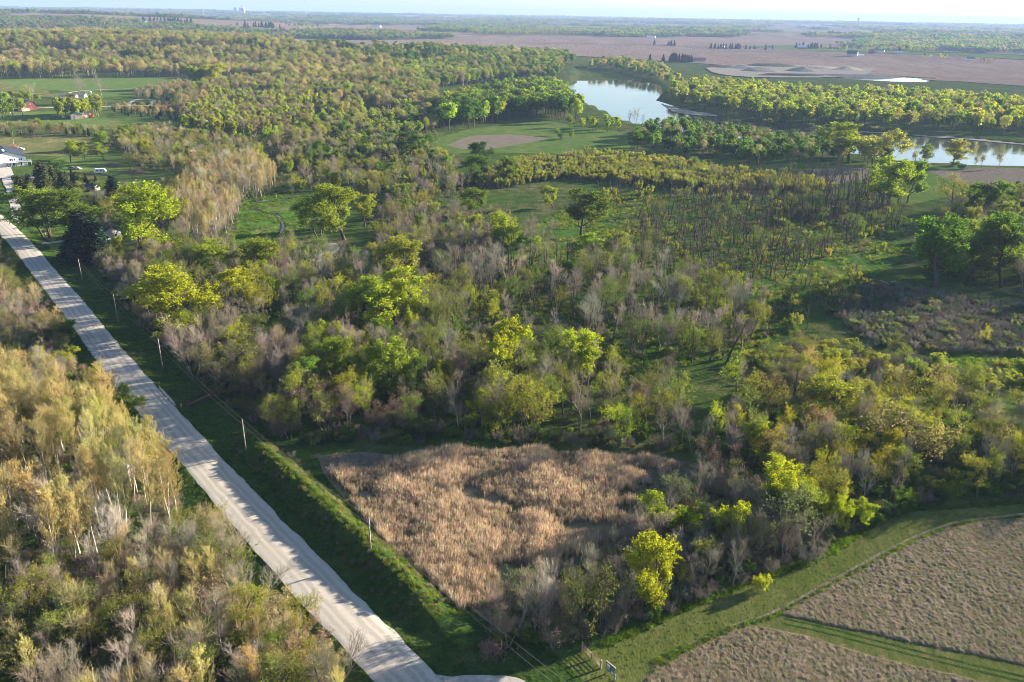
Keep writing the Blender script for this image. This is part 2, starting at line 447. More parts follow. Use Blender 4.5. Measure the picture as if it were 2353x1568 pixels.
# flooded-out snags: dark thin poles with a few limbs
for sd_ in range(5):
    w, t, l = grow(900 + sd_, 13, trunk=.97, r0=.021, wander=.05, lean=(-.1, .08, 0, .18, -.2)[sd_], lv=((6, .35, 1, 32, .26, .5), (4, .3, 1, 34, .11, .3), (3, .2, 1, 34, .05, .2)), fine=3)
    add_proto('snag', w[:2], w[2:] + t, 'bark_dark', 'twig')

def conifer(seed, H, wid, whorls, per, droop, leafn, size, kind, base=.06):
    rng = np.random.default_rng(seed)
    pts, tan = polylines(np.array([[0, 0, -.1]]), np.array([[0, 0, 1.0]]), np.array([H]), 8, .012, 0, rng)
    wood = [tubes(pts, np.linspace(.02 * H, .004 * H, 9)[None], 6)]
    t = base + (1 - base) * (np.repeat(np.arange(whorls), per) + rng.random(whorls * per) * .8) / whorls
    az = rng.random(len(t)) * 6.283
    L = wid * H * (1 - t) ** .85 * (.75 + .5 * rng.random(len(t))) + .03 * H
    P = np.stack([np.interp(t, np.linspace(0, 1, 9), pts[0, :, k]) for k in range(3)], -1)
    D = np.stack([np.cos(az), np.sin(az), np.full(len(t), -droop)], -1)
    bp, bt = polylines(P, D, L, 4, .06, .35, rng)
    wood.append(tubes(bp, np.linspace(.006 * H, .0015 * H, 5)[None].repeat(len(t), 0), 3))
    per_b = np.maximum(2, (leafn * L / L.sum())).astype(int); ids = np.repeat(np.arange(len(t)), per_b)
    f = np.clip(rng.random(len(ids)) ** .7 * 4, 0, 3.999); i = f.astype(int); w = (f - i)[:, None]
    pos = bp[ids, i] * (1 - w) + bp[ids, i + 1] * w
    side = np.cross(bt[ids, i], [0, 0, 1]); pos = pos + side * rng.normal(size=(len(ids), 1)) * (L[ids] * .16)[:, None] + rng.normal(size=pos.shape) * .012 * H
    l = cards(pos, size, rng, 1.2, 1.7)
    add_proto(kind, wood, [l], 'bark_dark', 'needle')
for sd_ in range(2): conifer(40 + sd_, 14, .22, 22, 7, .25, 6500, .42, 'spruce')
for sd_ in range(3): conifer(50 + sd_, 7, .22, 18, 8, -.7, 4200, .26, 'cedar', .03)

# distant trees: the same build with fewer, larger leaf masses
def lod(kind, seed, H, crown_lo, crown_w, n, size, lumps, bark, lf, trunk_r=.018):
    rng = np.random.default_rng(seed)
    c = rng.normal(size=(lumps, 3)); c = unit(c) * rng.random((lumps, 1)) ** .4
    ctr = np.array([0, 0, H * (1 + crown_lo) / 2]); ext = np.array([crown_w * .34 * H, crown_w * .34 * H, H * (1 - crown_lo) / 2 * .68])
    c = ctr + c * ext; r = H * crown_w * (.16 + .12 * rng.random(lumps))
    i = rng.integers(0, lumps, n); d = unit(rng.normal(size=(n, 3))); d[:, 2] = np.where(rng.random(n) < .55, np.abs(d[:, 2]), d[:, 2])
    pos = c[i] + d * (r[i] * rng.random(n) ** .33)[:, None]
    l = cards(pos, size, rng, .4, 1.3)
    p, tn = polylines(np.array([[0, 0, -.2]]), np.array([[0, 0, 1.0]]), np.array([H * .8]), 4, .04, 0, rng)
    w = [tubes(p, np.linspace(trunk_r * H, .004 * H, 5)[None], 4)]
    pos2, dr, _, _ = spawn(p, tn, 9, .3, 1, 42, 9, rng); bp, _ = polylines(pos2, dr, np.full(9, H * .3), 2, .1, .3, rng); w.append(tubes(bp, np.array([[.007, .005, .002]]).repeat(9, 0) * H, 3))
    add_proto(kind, w, [l], bark, lf)
for sd_ in range(5): lod('mid_leafy', 20 + sd_, 17, .22, .62, 900, .85, 11, 'bark_dark', 'leaf')
for sd_ in range(3): lod('mid_poplar', 27 + sd_, 17, .10, .36, 1150, .7, 14, 'bark_grey', 'leaf')
for sd_ in range(4): lod('mid_bud', 30 + sd_, 16, .3, .6, 1100, .42, 13, 'bark_grey', 'leaf')
for sd_ in range(3): lod('far_tree', 60 + sd_, 16, .15, .75, 150, 2.3, 9, 'bark_dark', 'leaf')

def clump(seed, n=15, span=34):
    """a far stand of trees seen as one knot of crowns"""
    rng = np.random.default_rng(seed); W, L = [], []
    for k in range(n):
        q = PROTO['far_tree'][k % 3]['arr']; V, Q, nw = q[0], q[1], q[2]
        a = rng.random() * 6.283; c, s_ = math.cos(a), math.sin(a); sc = .65 + .6 * rng.random(); wd = sc * (.9 + .4 * rng.random()); r = span * rng.random() ** .5; b = rng.random() * 6.283
        P = np.stack([(V[:, 0] * c - V[:, 1] * s_) * wd + r * math.cos(b), (V[:, 0] * s_ + V[:, 1] * c) * wd + r * math.sin(b), V[:, 2] * sc], -1)
        used = np.unique(Q[:nw]); W.append((P, Q[:nw])); L.append((P, Q[nw:]))
    add_proto('far_clump', W, L, 'bark_dark', 'leaf')
for sd_ in range(3): clump(70 + sd_)
# ---------------------------------------------------------------- the land: ground sheet, road, water, fields
K = 0.5745   # 4096-wide photo positions -> the 2353-wide ones used below
def k4(p): return [(a * K, b * K) for a, b in p]

ROAD_Z = 1.2
edge_l = GP(k4([(-260, 770), (-130, 830), (0, 926), (65, 992), (118, 1066), (187, 1161), (248, 1240), (305, 1305), (370, 1401), (457, 1505), (562, 1631), (618, 1687), (697, 1792), (784, 1901), (871, 1992), (936, 2071), (1000, 2149), (1093, 2247), (1187, 2350), (1252, 2433), (1530, 2730), (1700, 2900)]), z0=ROAD_Z)
edge_r = GP(k4([(-260, 740), (-130, 770), (0, 846), (48, 894), (109, 959), (187, 1048), (261, 1131), (340, 1218), (414, 1318), (470, 1392), (553, 1491), (627, 1574), (692, 1644), (784, 1748), (871, 1849), (958, 1936), (1024, 1997), (1070, 2032), (1164, 2135), (1280, 2252), (1374, 2350), (1458, 2433), (1500, 2477), (1593, 2575), (1687, 2669), (1800, 2790), (1960, 2960)]), z0=ROAD_Z)
el = resample(edge_l, 4.0)
# centre line: straight-ish, smoothed; width from the two edges
def nearest_on(line, p):
    a, b = line[:-1], line[1:]; ab = b - a
    t = np.clip(((p[None] - a) * ab).sum(1) / (ab * ab).sum(1), 0, 1); q = a + ab * t[:, None]
    i = np.argmin(((q - p) ** 2).sum(1)); return q[i]
mid = np.array([(p + nearest_on(edge_r, p)) / 2 for p in el])
wid = np.array([np.linalg.norm(p - nearest_on(edge_r, p)) for p in el])
ker = np.ones(9) / 9
def smooth_line(l, n=3):
    for _ in range(n):
        e = np.vstack([l[:1].repeat(4, 0), l, l[-1:].repeat(4, 0)]); l = np.stack([np.convolve(e[:, k], ker, 'valid') for k in (0, 1)], -1)
    return l
ROADC = smooth_line(mid)[::-1]                # from the near end to the far end
d0 = ROADC[0] - ROADC[6]; ROADC = np.vstack([ROADC[0] + d0 / np.linalg.norm(d0) * 160, ROADC])
d1 = ROADC[-1] - ROADC[-8]; ROADC = np.vstack([ROADC, ROADC[-1] + d1 / np.linalg.norm(d1) * 250])
ROADC = resample(ROADC, 2.0)
HW = float(np.median(wid)) / 2 * 1.1
tang = np.gradient(ROADC, axis=0); tang /= np.linalg.norm(tang, axis=1, keepdims=True)
RN = np.stack([tang[:, 1], -tang[:, 0]], -1)  # to the prairie side
print("road half width", HW)

def road_s(x, y):
    """signed distance from the road's centre line (+ on the prairie side) and index along it"""
    p = np.stack([np.ravel(x), np.ravel(y)], -1); s = np.zeros(len(p)); ii = np.zeros(len(p), int)
    for a in range(0, len(p), 4000):
        q = p[a:a + 4000]; d = ((q[:, None] - ROADC[None, ::2]) ** 2).sum(-1); i = np.minimum(np.argmin(d, 1) * 2, len(ROADC) - 1)
        s[a:a + 4000] = ((q - ROADC[i]) * RN[i]).sum(1); ii[a:a + 4000] = i
    return s.reshape(np.shape(x)), ii.reshape(np.shape(x))

RIVER = GP([(1325, 164), (1420, 171), (1520, 195), (1526, 215), (1514, 232), (1560, 245), (1640, 261), (1750, 283), (1850, 294), (2000, 304), (2120, 312), (2230, 319), (2353, 331), (2560, 350), (2760, 372), (2760, 440), (2560, 404), (2353, 382), (2200, 379), (2080, 371), (1950, 352), (1800, 333), (1650, 313), (1500, 293), (1430, 277), (1370, 247), (1305, 223), (1285, 205), (1318, 190)], z0=-1.2)
BACKWATER = GP([(820, 300), (850, 278), (900, 266), (960, 255), (1000, 256), (985, 266), (930, 276), (890, 288), (850, 303)], z0=-.6)
PIT = GP([(1893, 177), (1960, 174), (2050, 176), (2130, 181), (2155, 184), (2120, 190), (2040, 188), (1960, 183)], z0=-1.0)
PIT2 = GP([(1700, 175), (1740, 172), (1760, 176), (1730, 180), (1705, 179)], z0=-.4)

def graded(lo, hi, a, b, d, g):
    c = list(np.arange(a, b + 1e-6, d)); s = d; up = [c[-1]]
    while up[-1] < hi: s *= g; up.append(up[-1] + s)
    s = d; dn = [c[0]]
    while dn[-1] > lo: s *= g; dn.append(dn[-1] - s)
    return np.array(dn[:0:-1] + c + up[1:])
GX = graded(-26000, 26000, -700, 1000, 7, 1.05); GY = graded(-900, 42000, 60, 1500, 7, 1.045)
XX, YY = np.meshgrid(GX, GY)
ZZ = terrain(XX, YY)
for poly, dep in ((RIVER, 3.0), (BACKWATER, 1.6), (PIT, 2.5), (PIT2, 1.2)):
    ZZ = np.where(pip(poly, XX, YY), ZZ - dep, ZZ)
def ground_z(x, y):
    x = np.asarray(x, float); y = np.asarray(y, float)
    i = np.clip(np.searchsorted(GX, x) - 1, 0, len(GX) - 2); j = np.clip(np.searchsorted(GY, y) - 1, 0, len(GY) - 2)
    u = np.clip((x - GX[i]) / (GX[i + 1] - GX[i]), 0, 1); v = np.clip((y - GY[j]) / (GY[j + 1] - GY[j]), 0, 1)
    return (ZZ[j, i] * (1 - u) + ZZ[j, i + 1] * u) * (1 - v) + (ZZ[j + 1, i] * (1 - u) + ZZ[j + 1, i + 1] * u) * v

M['meadow'] = ground_mat("meadow", (.062, .112, .02), (.145, .13, .065), (.046, .072, .02), .035, .16, 1.6, .5, .55, lo=.46, hi=.64)
M['upland'] = ground_mat("upland", (.17, .13, .10), (.10, .125, .045), (.24, .19, .14), .0016, .004, .02, .5, .1, stretch=(.4, .35), lo=.47, hi=.53)
nx, ny = len(GX), len(GY)
idx = np.arange(nx * ny).reshape(ny, nx)
Q = np.stack([idx[:-1, :-1], idx[:-1, 1:], idx[1:, 1:], idx[1:, :-1]], -1).reshape(-1, 4)
cy_ = (YY[:-1, :-1] + YY[1:, 1:]).ravel() / 2
o = link("ground", mesh_arrays("ground", np.stack([XX, YY, ZZ], -1).reshape(-1, 3), Q, mats=[M['meadow'], M['upland']], midx=(cy_ > 2300).astype(int), smooth_shade=True))
tag(o, "green and tan grassland of the river valley floor", "ground", kind='structure')

def sheet(name, poly, z, mat, label, cat, hilly=False, grid=None, kind='structure', zfun=None):
    poly = np.asarray(poly)
    pts = [Vector((float(a), float(b))) for a, b in poly]; n = len(pts)
    if grid:
        x0, y0 = poly.min(0); x1, y1 = poly.max(0)
        gx, gy = np.meshgrid(np.arange(x0, x1, grid[0]), np.arange(y0, y1, grid[1])); gx = gx.ravel(); gy = gy.ravel()
        k = pip(poly, gx, gy); pts += [Vector((float(a), float(b))) for a, b in zip(gx[k], gy[k])]
    vs, _, fs, *_ = delaunay_2d_cdt(pts, [(i, (i + 1) % n) for i in range(n)], [list(range(n))], 1, 1e-4)
    vx = np.array([v.x for v in vs]); vy = np.array([v.y for v in vs])
    vz = (zfun(vx, vy) if zfun else ((ground_z(vx, vy) if hilly else 0.0) + np.zeros(len(vx)))) + z
    me = bpy.data.meshes.new(name); me.from_pydata(np.stack([vx, vy, vz], -1).tolist(), [], [list(f) for f in fs]); me.materials.append(mat)
    me.polygons.foreach_set("use_smooth", np.ones(len(me.polygons), bool))
    import bmesh
    b = bmesh.new(); b.from_mesh(me); bmesh.ops.recalc_face_normals(b, faces=b.faces)
    if b.faces and sum(f.normal.z for f in b.faces) < 0: bmesh.ops.reverse_faces(b, faces=b.faces)
    b.to_mesh(me); b.free()
    return tag(link(name, me), label, cat, kind=kind)

# water
def water_mat(name, col, bump, sc):
    m, nt, o = new_mat(name)
    geo = nd(nt, "ShaderNodeNewGeometry").outputs["Position"]
    mp = nd(nt, "ShaderNodeMapping", {"Vector": geo, "Rotation": (0, 0, .5), "Scale": (1, .45, 1)}).outputs[0]
    h = noise(nt, mp, sc, 4, .6)
    calm = ramp(nt, noise(nt, geo, .02, 3), .45, .6)
    b = nd(nt, "ShaderNodeBump", {"Strength": calm, "Distance": bump, "Height": h}).outputs[0]
    p = nd(nt, "ShaderNodeBsdfPrincipled", {"Base Color": rgba(col), "Roughness": .06, "IOR": 1.33, "Normal": b, "Specular IOR Level": .5})
    nt.links.new(p.outputs[0], o.inputs[0]); return m
M['water'] = water_mat("river_water", (.045, .055, .05), .06, .25)
M['dark_water'] = water_mat("still_water", (.02, .022, .016), .01, .4)
c0 = RIVER.mean(0)
sheet("river", RIVER + (RIVER - c0) / np.linalg.norm(RIVER - c0, axis=1, keepdims=True) * 6, -1.2, M['water'], "wide river bending through the floodplain woods", "river")
sheet("backwater", BACKWATER + (BACKWATER - BACKWATER.mean(0)) * .15, -.55, M['dark_water'], "dark still backwater under the green trees by the meadow", "backwater")
sheet("pit_pond", PIT + (PIT - PIT.mean(0)) * .02, -.9, M['water'], "bright pond of the sand pit beyond the river", "pond")
sheet("settling_pond", PIT2 + (PIT2 - PIT2.mean(0)) * .02, -.35, M['water'], "small settling pool at the foot of the spoil heaps", "pond")
M['sand'] = ground_mat("sand", (.34, .29, .23), (.27, .23, .18), (.38, .33, .27), .05, .3, 2, .15, 1)
sheet("sandbar", wobble(GP([(1522, 236), (1565, 249), (1640, 260), (1655, 266), (1600, 263), (1545, 255)]), 2, 8, 3), -.95, M['sand'], "pale sandbar at the inside of the river bend", "sandbar")
sheet("sandbar", wobble(GP([(1900, 299), (2050, 304), (2120, 311), (2230, 318), (2353, 330), (2500, 342), (2500, 332), (2353, 320), (2200, 307), (2060, 300)]), 2, 8, 4), -.9, M['sand'], "long sandbar along the far bank of the lower river", "sandbar")

# gravel road on its bank with ditches and the grass berm beside the prairie
def gravel_mat():
    m, nt, o = new_mat("gravel")
    at = nd(nt, "ShaderNodeAttribute", attribute_name="across")
    geo = nd(nt, "ShaderNodeNewGeometry").outputs["Position"]
    s = at.outputs["Fac"]
    wv = nd(nt, "ShaderNodeMath", {0: s, 1: noise(nt, geo, .15, 2)}, operation='ADD').outputs[0]
    st = nd(nt, "ShaderNodeCombineXYZ", {0: wv}).outputs[0]
    bands = noise(nt, st, 2.6, 3, .7); fine = noise(nt, geo, 5.0, 3, .7); patch = noise(nt, geo, .25, 3)
    sa = nd(nt, "ShaderNodeMath", {0: nd(nt, "ShaderNodeMath", {0: nd(nt, "ShaderNodeMath", {0: wv, 1: -.5}, operation='ADD').outputs[0]}, operation='ABSOLUTE').outputs[0], 1: HW}, operation='DIVIDE').outputs[0]
    rp = nt.nodes.new("ShaderNodeValToRGB"); nt.links.new(sa, rp.inputs[0]); el_ = rp.color_ramp.elements
    el_[0].position = 0.0; el_[0].color = (.47, .435, .39, 1); el_[1].position = 1.0; el_[1].color = (.49, .46, .415, 1)
    for ps, cc in ((.13, (.41, .38, .34)), (.24, (.30, .28, .255)), (.36, (.315, .295, .265)), (.47, (.46, .43, .38)), (.60, (.335, .31, .28)), (.72, (.32, .30, .27)), (.84, (.45, .42, .375))):
        q_ = el_.new(ps); q_.color = rgba(cc)
    c = mixc(nt, ramp(nt, bands, .40, .60), rp.outputs[0], mixc(nt, .45, rp.outputs[0], (.42, .39, .345)))
    c = mixc(nt, nd(nt, "ShaderNodeMath", {0: ramp(nt, patch, .4, .7), 1: .5}, operation='MULTIPLY').outputs[0], c, (.39, .36, .318))
    edge = ramp(nt, nd(nt, "ShaderNodeMath", {0: nd(nt, "ShaderNodeMath", {0: s}, operation='ABSOLUTE').outputs[0], 1: nd(nt, "ShaderNodeMath", {0: fine, 1: 1.2}, operation='MULTIPLY').outputs[0]}, operation='ADD').outputs[0], HW - .4, HW + .5)
    c = mixc(nt, edge, c, (.43, .405, .365))
    g = nd(nt, "ShaderNodeMapRange", {0: fine, 1: .3, 2: .7, 3: .78, 4: 1.2}).outputs[0]
    c = mixc(nt, 1.0, c, nd(nt, "ShaderNodeCombineColor", {0: g, 1: g, 2: g}).outputs[0], 'MULTIPLY')
    b = nd(nt, "ShaderNodeBump", {"Strength": .8, "Distance": .05, "Height": noise(nt, geo, 6, 3, .7)}).outputs[0]
    d = nd(nt, "ShaderNodeBsdfDiffuse", {"Color": c, "Normal": b}); nt.links.new(d.outputs[0], o.inputs[0]); return m
M['gravel'] = gravel_mat()
M['verge'] = ground_mat("verge_grass", (.042, .085, .02), (.085, .10, .036), (.03, .062, .016), .10, .45, 3.0, .25, 1.3, lo=.45, hi=.72)

def strip(name, offs, zf, mat, label, cat, attr=False, i0=0, i1=None):
    C, N_ = ROADC[i0:i1], RN[i0:i1]; n = len(C); offs = np.asarray(offs, float); m = len(offs)
    ii = np.arange(i0, i0 + n)
    S = np.broadcast_to(offs, (n, m)) + 0.0
    jit = np.zeros((n, m))
    Z = zf(S, np.repeat(ii[:, None], m, 1))
    X = C[:, None, 0] + N_[:, None, 0] * S; Y = C[:, None, 1] + N_[:, None, 1] * S
    id_ = np.arange(n * m).reshape(n, m)
    q = np.stack([id_[:-1, :-1], id_[:-1, 1:], id_[1:, 1:], id_[1:, :-1]], -1).reshape(-1, 4)
    me = mesh_arrays(name, np.stack([X, Y, Z], -1).reshape(-1, 3), q, mats=[mat], smooth_shade=True)
    if attr:
        a = me.attributes.new("across", 'FLOAT', 'POINT'); a.data.foreach_set("value", S.ravel().astype(np.float32))
    return tag(link(name, me), label, cat, kind='structure')

def along(px, py):
    p = GP([(px, py)])[0]; return int(np.argmin(((ROADC - p) ** 2).sum(1)))
I_B0, I_B1 = along(930, 1500), along(640, 1040)      # the berm runs between these
def bank_z(S, I):
    b = smooth(I_B0 - 6, I_B0 + 8, I) * (1 - smooth(I_B1 - 4, I_B1 + 14, I))
    x, y = ROADC[I, 0] + RN[I, 0] * S, ROADC[I, 1] + RN[I, 1] * S
    r = fbm(x / 3.0, y / 3.0, 2, 3)
    xs = [-40, -13, -10.5, -8.6, -5.6, -HW, 0, HW, 4.7, 5.8, 7.2, 9.0, 10.0, 11.6, 13.4, 15.6, 18, 20, 24, 40]
    z0 = [-.6, -.5, .10, .16, .75, ROAD_Z - .06, ROAD_Z + .06, ROAD_Z - .06, .85, .45, .18, .12, .12, .12, .12, .12, .10, .08, -.5, -.6]
    z1 = [-.6, -.5, .10, .16, .75, ROAD_Z - .06, ROAD_Z + .06, ROAD_Z - .06, .85, .75, 1.1, 2.9, 3.85, 4.0, 2.3, .35, -.4, -.5, -.5, -.6]
    z = np.interp(S, xs, z0) * (1 - b) + np.interp(S, xs, z1) * b
    off = np.abs(S) > HW + .3
    return z + np.where(off, (.08 + .34 * b * ((S > 7) & (S < 15))) * r, 0)
offs = np.r_[np.arange(-13, -HW, .6), -HW + .02, 0, HW - .02, np.arange(HW + .5, 24.6, .6)]
strip("road_bank", offs, lambda S, I: bank_z(S, I) - np.where(np.abs(S) < HW - .01, .25, 0.0), M['verge'], "grass banks, ditches and berm beside the gravel road", "bank")
rw = np.r_[np.linspace(-HW - .35, HW + .35, 15)]
ro = strip("road", rw, lambda S, I: ROAD_Z + .06 - .10 * (np.abs(S) / HW) ** 2 + .03, M['gravel'], "pale gravel road running up past the wood", "road", attr=True)
# ragged gravel edge
me = ro.data; n_ = len(ROADC); co = np.zeros(len(me.vertices) * 3, np.float32); me.vertices.foreach_get("co", co); co = co.reshape(n_, 15, 3)
for e, sg in ((0, -1), (14, 1)):
    w_ = .45 * fbm(np.arange(n_) / 2.2, np.zeros(n_) + e, 5, 3) + .15
    co[:, e, :2] += RN * (sg * w_)[:, None]; co[:, e, 2] -= .07
me.vertices.foreach_set("co", co.ravel()); me.update()

def lane_mat(): return ground_mat("drive_gravel", (.40, .375, .345), (.30, .28, .25), (.44, .41, .38), .3, .9, 5, .04, 4)
M['drive'] = lane_mat()
def ribbon(name, px, half, z, mat, label, cat, step=2.0, world=False, hilly=False):
    C = resample(np.array(px) if world else GP(px, z0=z), step)
    for _ in range(2): C[1:-1] = (C[:-2] + 2 * C[1:-1] + C[2:]) / 4
    t = np.gradient(C, axis=0); t /= np.linalg.norm(t, axis=1, keepdims=True); N_ = np.stack([t[:, 1], -t[:, 0]], -1)
    n = len(C); h = half * (1 + .22 * fbm(np.arange(n) / 3.0, np.zeros(n), 8, 2))
    h2 = half * (1 + .22 * fbm(np.arange(n) / 3.0, np.zeros(n) + 9, 8, 2))
    L, R_ = C - N_ * h[:, None], C + N_ * h2[:, None]
    V = np.empty((n, 3, 3)); V[:, 0, :2] = L; V[:, 1, :2] = C; V[:, 2, :2] = R_
    V[..., 2] = z + (ground_z(V[..., 0], V[..., 1]) if hilly else 0); V[:, (0, 2), 2] -= .02
    i = np.arange(n * 3).reshape(n, 3)
    q = np.concatenate([np.stack([i[:-1, k], i[:-1, k + 1], i[1:, k + 1], i[1:, k]], -1) for k in (0, 1)])
    return tag(link(name, mesh_arrays(name, V.reshape(-1, 3), q, mats=[mat])), label, cat, kind='structure')

# entrance apron at the foot of the road
ent = np.vstack([GP(k4([(1560, 2620), (1724, 2701), (1804, 2708), (1897, 2692), (1991, 2687), (2061, 2694), (2108, 2715), (2090, 2760), (1990, 2800), (1880, 2830), (1760, 2850), (1600, 2780)]), z0=.9)])
sheet("entrance_apron", wobble(ent, .3, .8, 12), 0, M['drive'], "pale gravel apron where the park entrance leaves the road", "driveway",
      grid=(1.5, 1.5), zfun=lambda x, y: np.maximum(.34, np.interp(road_s(x, y)[0], [0, HW + .4, HW + 7], [ROAD_Z + .02, ROAD_Z - .06, .38])))
ribbon("driveway", [(84, 561), (110, 558), (150, 553), (190, 549)], 1.7, .24, M['drive'], "gravel driveway leaving the road beside the spruce", "driveway")
ribbon("driveway", [(10, 395), (18, 420), (28, 440), (35, 470), (40, 490), (30, 515)], 2.2, .25, M['drive'], "gravel driveway up to the white metal house", "driveway")
sheet("driveway_apron", GP([(-60, 372), (25, 385), (32, 402), (10, 412), (-60, 405)]), .22, M['drive'], "gravel yard in front of the white metal house", "driveway")
ribbon("side_road", [(-60, 252), (60, 249), (120, 247), (200, 245), (290, 243), (400, 241), (500, 240), (600, 238)], 3.2, .35, M['drive'], "pale side road across the far lawns", "road", step=8)
ribbon("driveway", [(295, 243), (300, 235), (310, 229), (335, 227), (355, 230), (352, 238), (340, 243)], 2.0, .4, M['drive'], "looped driveway before the long grey houses", "driveway", step=3)
ribbon("driveway", [(170, 248), (172, 235), (165, 222), (160, 212), (190, 208), (250, 205), (330, 204)], 2.0, .4, M['drive'], "curved drive past the lawn to the far houses", "driveway", step=4)

# creek
M['mud'] = ground_mat("creek_mud", (.05, .045, .032), (.075, .065, .045), (.035, .035, .022), .3, 1, 5, .2, 2)
creek1 = k4([(640, 1640), (700, 1632), (780, 1605), (830, 1580), (880, 1565), (940, 1530), (960, 1480), (1010, 1430), (1090, 1420), (1140, 1350), (1180, 1240)])
ribbon("creek_bed", creek1, 2.2, .30, M['mud'], "dark muddy cut of the creek running under the road", "creek")
ribbon("creek", creek1, .6, .33, M['dark_water'], "dark narrow creek beside the bridge rail", "creek")
creek2 = [(640, 545), (652, 520), (640, 495), (600, 485), (580, 478), (590, 465), (640, 462), (665, 455), (690, 440)]
ribbon("creek_bed", creek2, 1.3, .05, M['mud'], "winding dark creek cut through the green meadow", "creek")
ribbon("creek", creek2, .4, .08, M['dark_water'], "thin ribbon of water winding through the green meadow", "creek")

# grass lanes, lawns, fields
M['mown'] = ground_mat("mown_grass", (.105, .13, .032), (.15, .145, .058), (.08, .105, .028), .10, .5, 3.5, .10, 2.5, stretch=(-.55, .35), lo=.4, hi=.66)
M['lawn'] = ground_mat("lawn", (.095, .165, .034), (.15, .17, .055), (.075, .13, .03), .03, .12, 1.0, .2, .8)
M['soil'] = ground_mat("tilled_soil", (.225, .165, .132), (.255, .19, .152), (.205, .15, .122), .004, .012, .15, .3, .3, stretch=(.3, .15))
M['soil_dark'] = ground_mat("damp_soil", (.19, .145, .12), (.225, .17, .14), (.17, .135, .11), .004, .015, .15, .3, .3, stretch=(.3, .15))
M['soil_pale'] = ground_mat("stubble", (.30, .23, .15), (.26, .20, .14), (.33, .26, .18), .004, .015, .15, .3, .3, stretch=(.3, .15))
M['crop'] = ground_mat("green_crop", (.10, .16, .045), (.13, .17, .055), (.085, .14, .04), .004, .012, .1, .3, .3, stretch=(.3, .2))
M['rough'] = ground_mat('rough_grass', (.125, .135, .045), (.21, .175, .095), (.09, .11, .035), .03, .10, 1.0, .3, .8, stretch=(0, .4))
M['litter'] = ground_mat("flattened_straw", (.20, .165, .135), (.25, .21, .165), (.15, .13, .10), .15, .8, 4, .25, 1.6, stretch=(.6, .4))
M['prairie'] = ground_mat("prairie_floor", (.20, .16, .11), (.25, .20, .14), (.12, .125, .06), .10, .4, 3, .2, 1.5)
M['floor'] = ground_mat("wood_floor", (.06, .055, .032), (.04, .066, .018), (.085, .066, .045), .12, .5, 2.5, .3, 1.2)

LANE = GP([(1180, 1560), (1290, 1512), (1390, 1490), (1500, 1440), (1600, 1395), (1750, 1335), (1860, 1300), (1960, 1247), (2020, 1203), (2100, 1176), (2200, 1163), (2353, 1158), (2600, 1150), (2600, 1330), (2353, 1190), (2500, 1560), (2400, 1640), (1900, 1720), (1500, 1720), (1250, 1660)])
LANE = GP([(1150, 1545), (1290, 1512), (1390, 1490), (1500, 1440), (1600, 1395), (1750, 1335), (1860, 1300), (1960, 1247), (2020, 1203), (2100, 1176), (2200, 1163), (2353, 1158), (2700, 1150), (2900, 1900), (1300, 1900), (1180, 1640)])
sheet("mown_lane", wobble(LANE, .5, 2, 21), .012, M['mown'], "mown green grass lane curving past the thicket to the gate", "grass lane", grid=(6, 6))
FIELD_A = GP([(1786, 1412), (1870, 1366), (2000, 1294), (2100, 1244), (2180, 1212), (2260, 1196), (2353, 1190), (2470, 1186), (2520, 1570), (2353, 1530), (2150, 1490), (1950, 1447)])
FIELD_B = GP([(1470, 1620), (1480, 1560), (1500, 1540), (1560, 1505), (1640, 1467), (1722, 1434), (1850, 1460), (2000, 1504), (2150, 1540), (2353, 1592), (2440, 1620), (2300, 1700), (1500, 1700)])
PRAIRIE = GP([(715, 1050), (742, 1098), (850, 1225), (960, 1335), (1060, 1425), (1105, 1462), (1150, 1420), (1230, 1345), (1340, 1280), (1450, 1240), (1530, 1170), (1590, 1095), (1610, 1066), (1500, 1048), (1300, 1037), (1150, 1031), (1000, 1038), (900, 1046), (800, 1041)])
sheet("prairie", wobble(PRAIRIE, .8, 2, 31), .035, M['prairie'], "floor of the triangular dry grass prairie inside the road corner", "prairie", grid=(6, 6))
sheet("straw_mat", wobble(GP([(722, 1046), (760, 1090), (800, 1085), (880, 1072), (930, 1058), (905, 1045), (800, 1041)]), .8, 2, 33), .055, M['litter'], "flattened grey straw at the far corner of the prairie", "straw")
sheet("gravel_bar", wobble(GP([(722, 562), (775, 558), (782, 572), (760, 590), (735, 602), (715, 598), (735, 582)]), 1, 3, 34), .05, M['sand'], "pale dry sandy patch by the creek in the wood", "sandbar")
ribbon("track", [(722, 1052), (732, 1088), (790, 1165), (860, 1245), (970, 1350), (1075, 1450)], 1.0, .10, M['verge'], "thin green track along the edge of the prairie", "track")

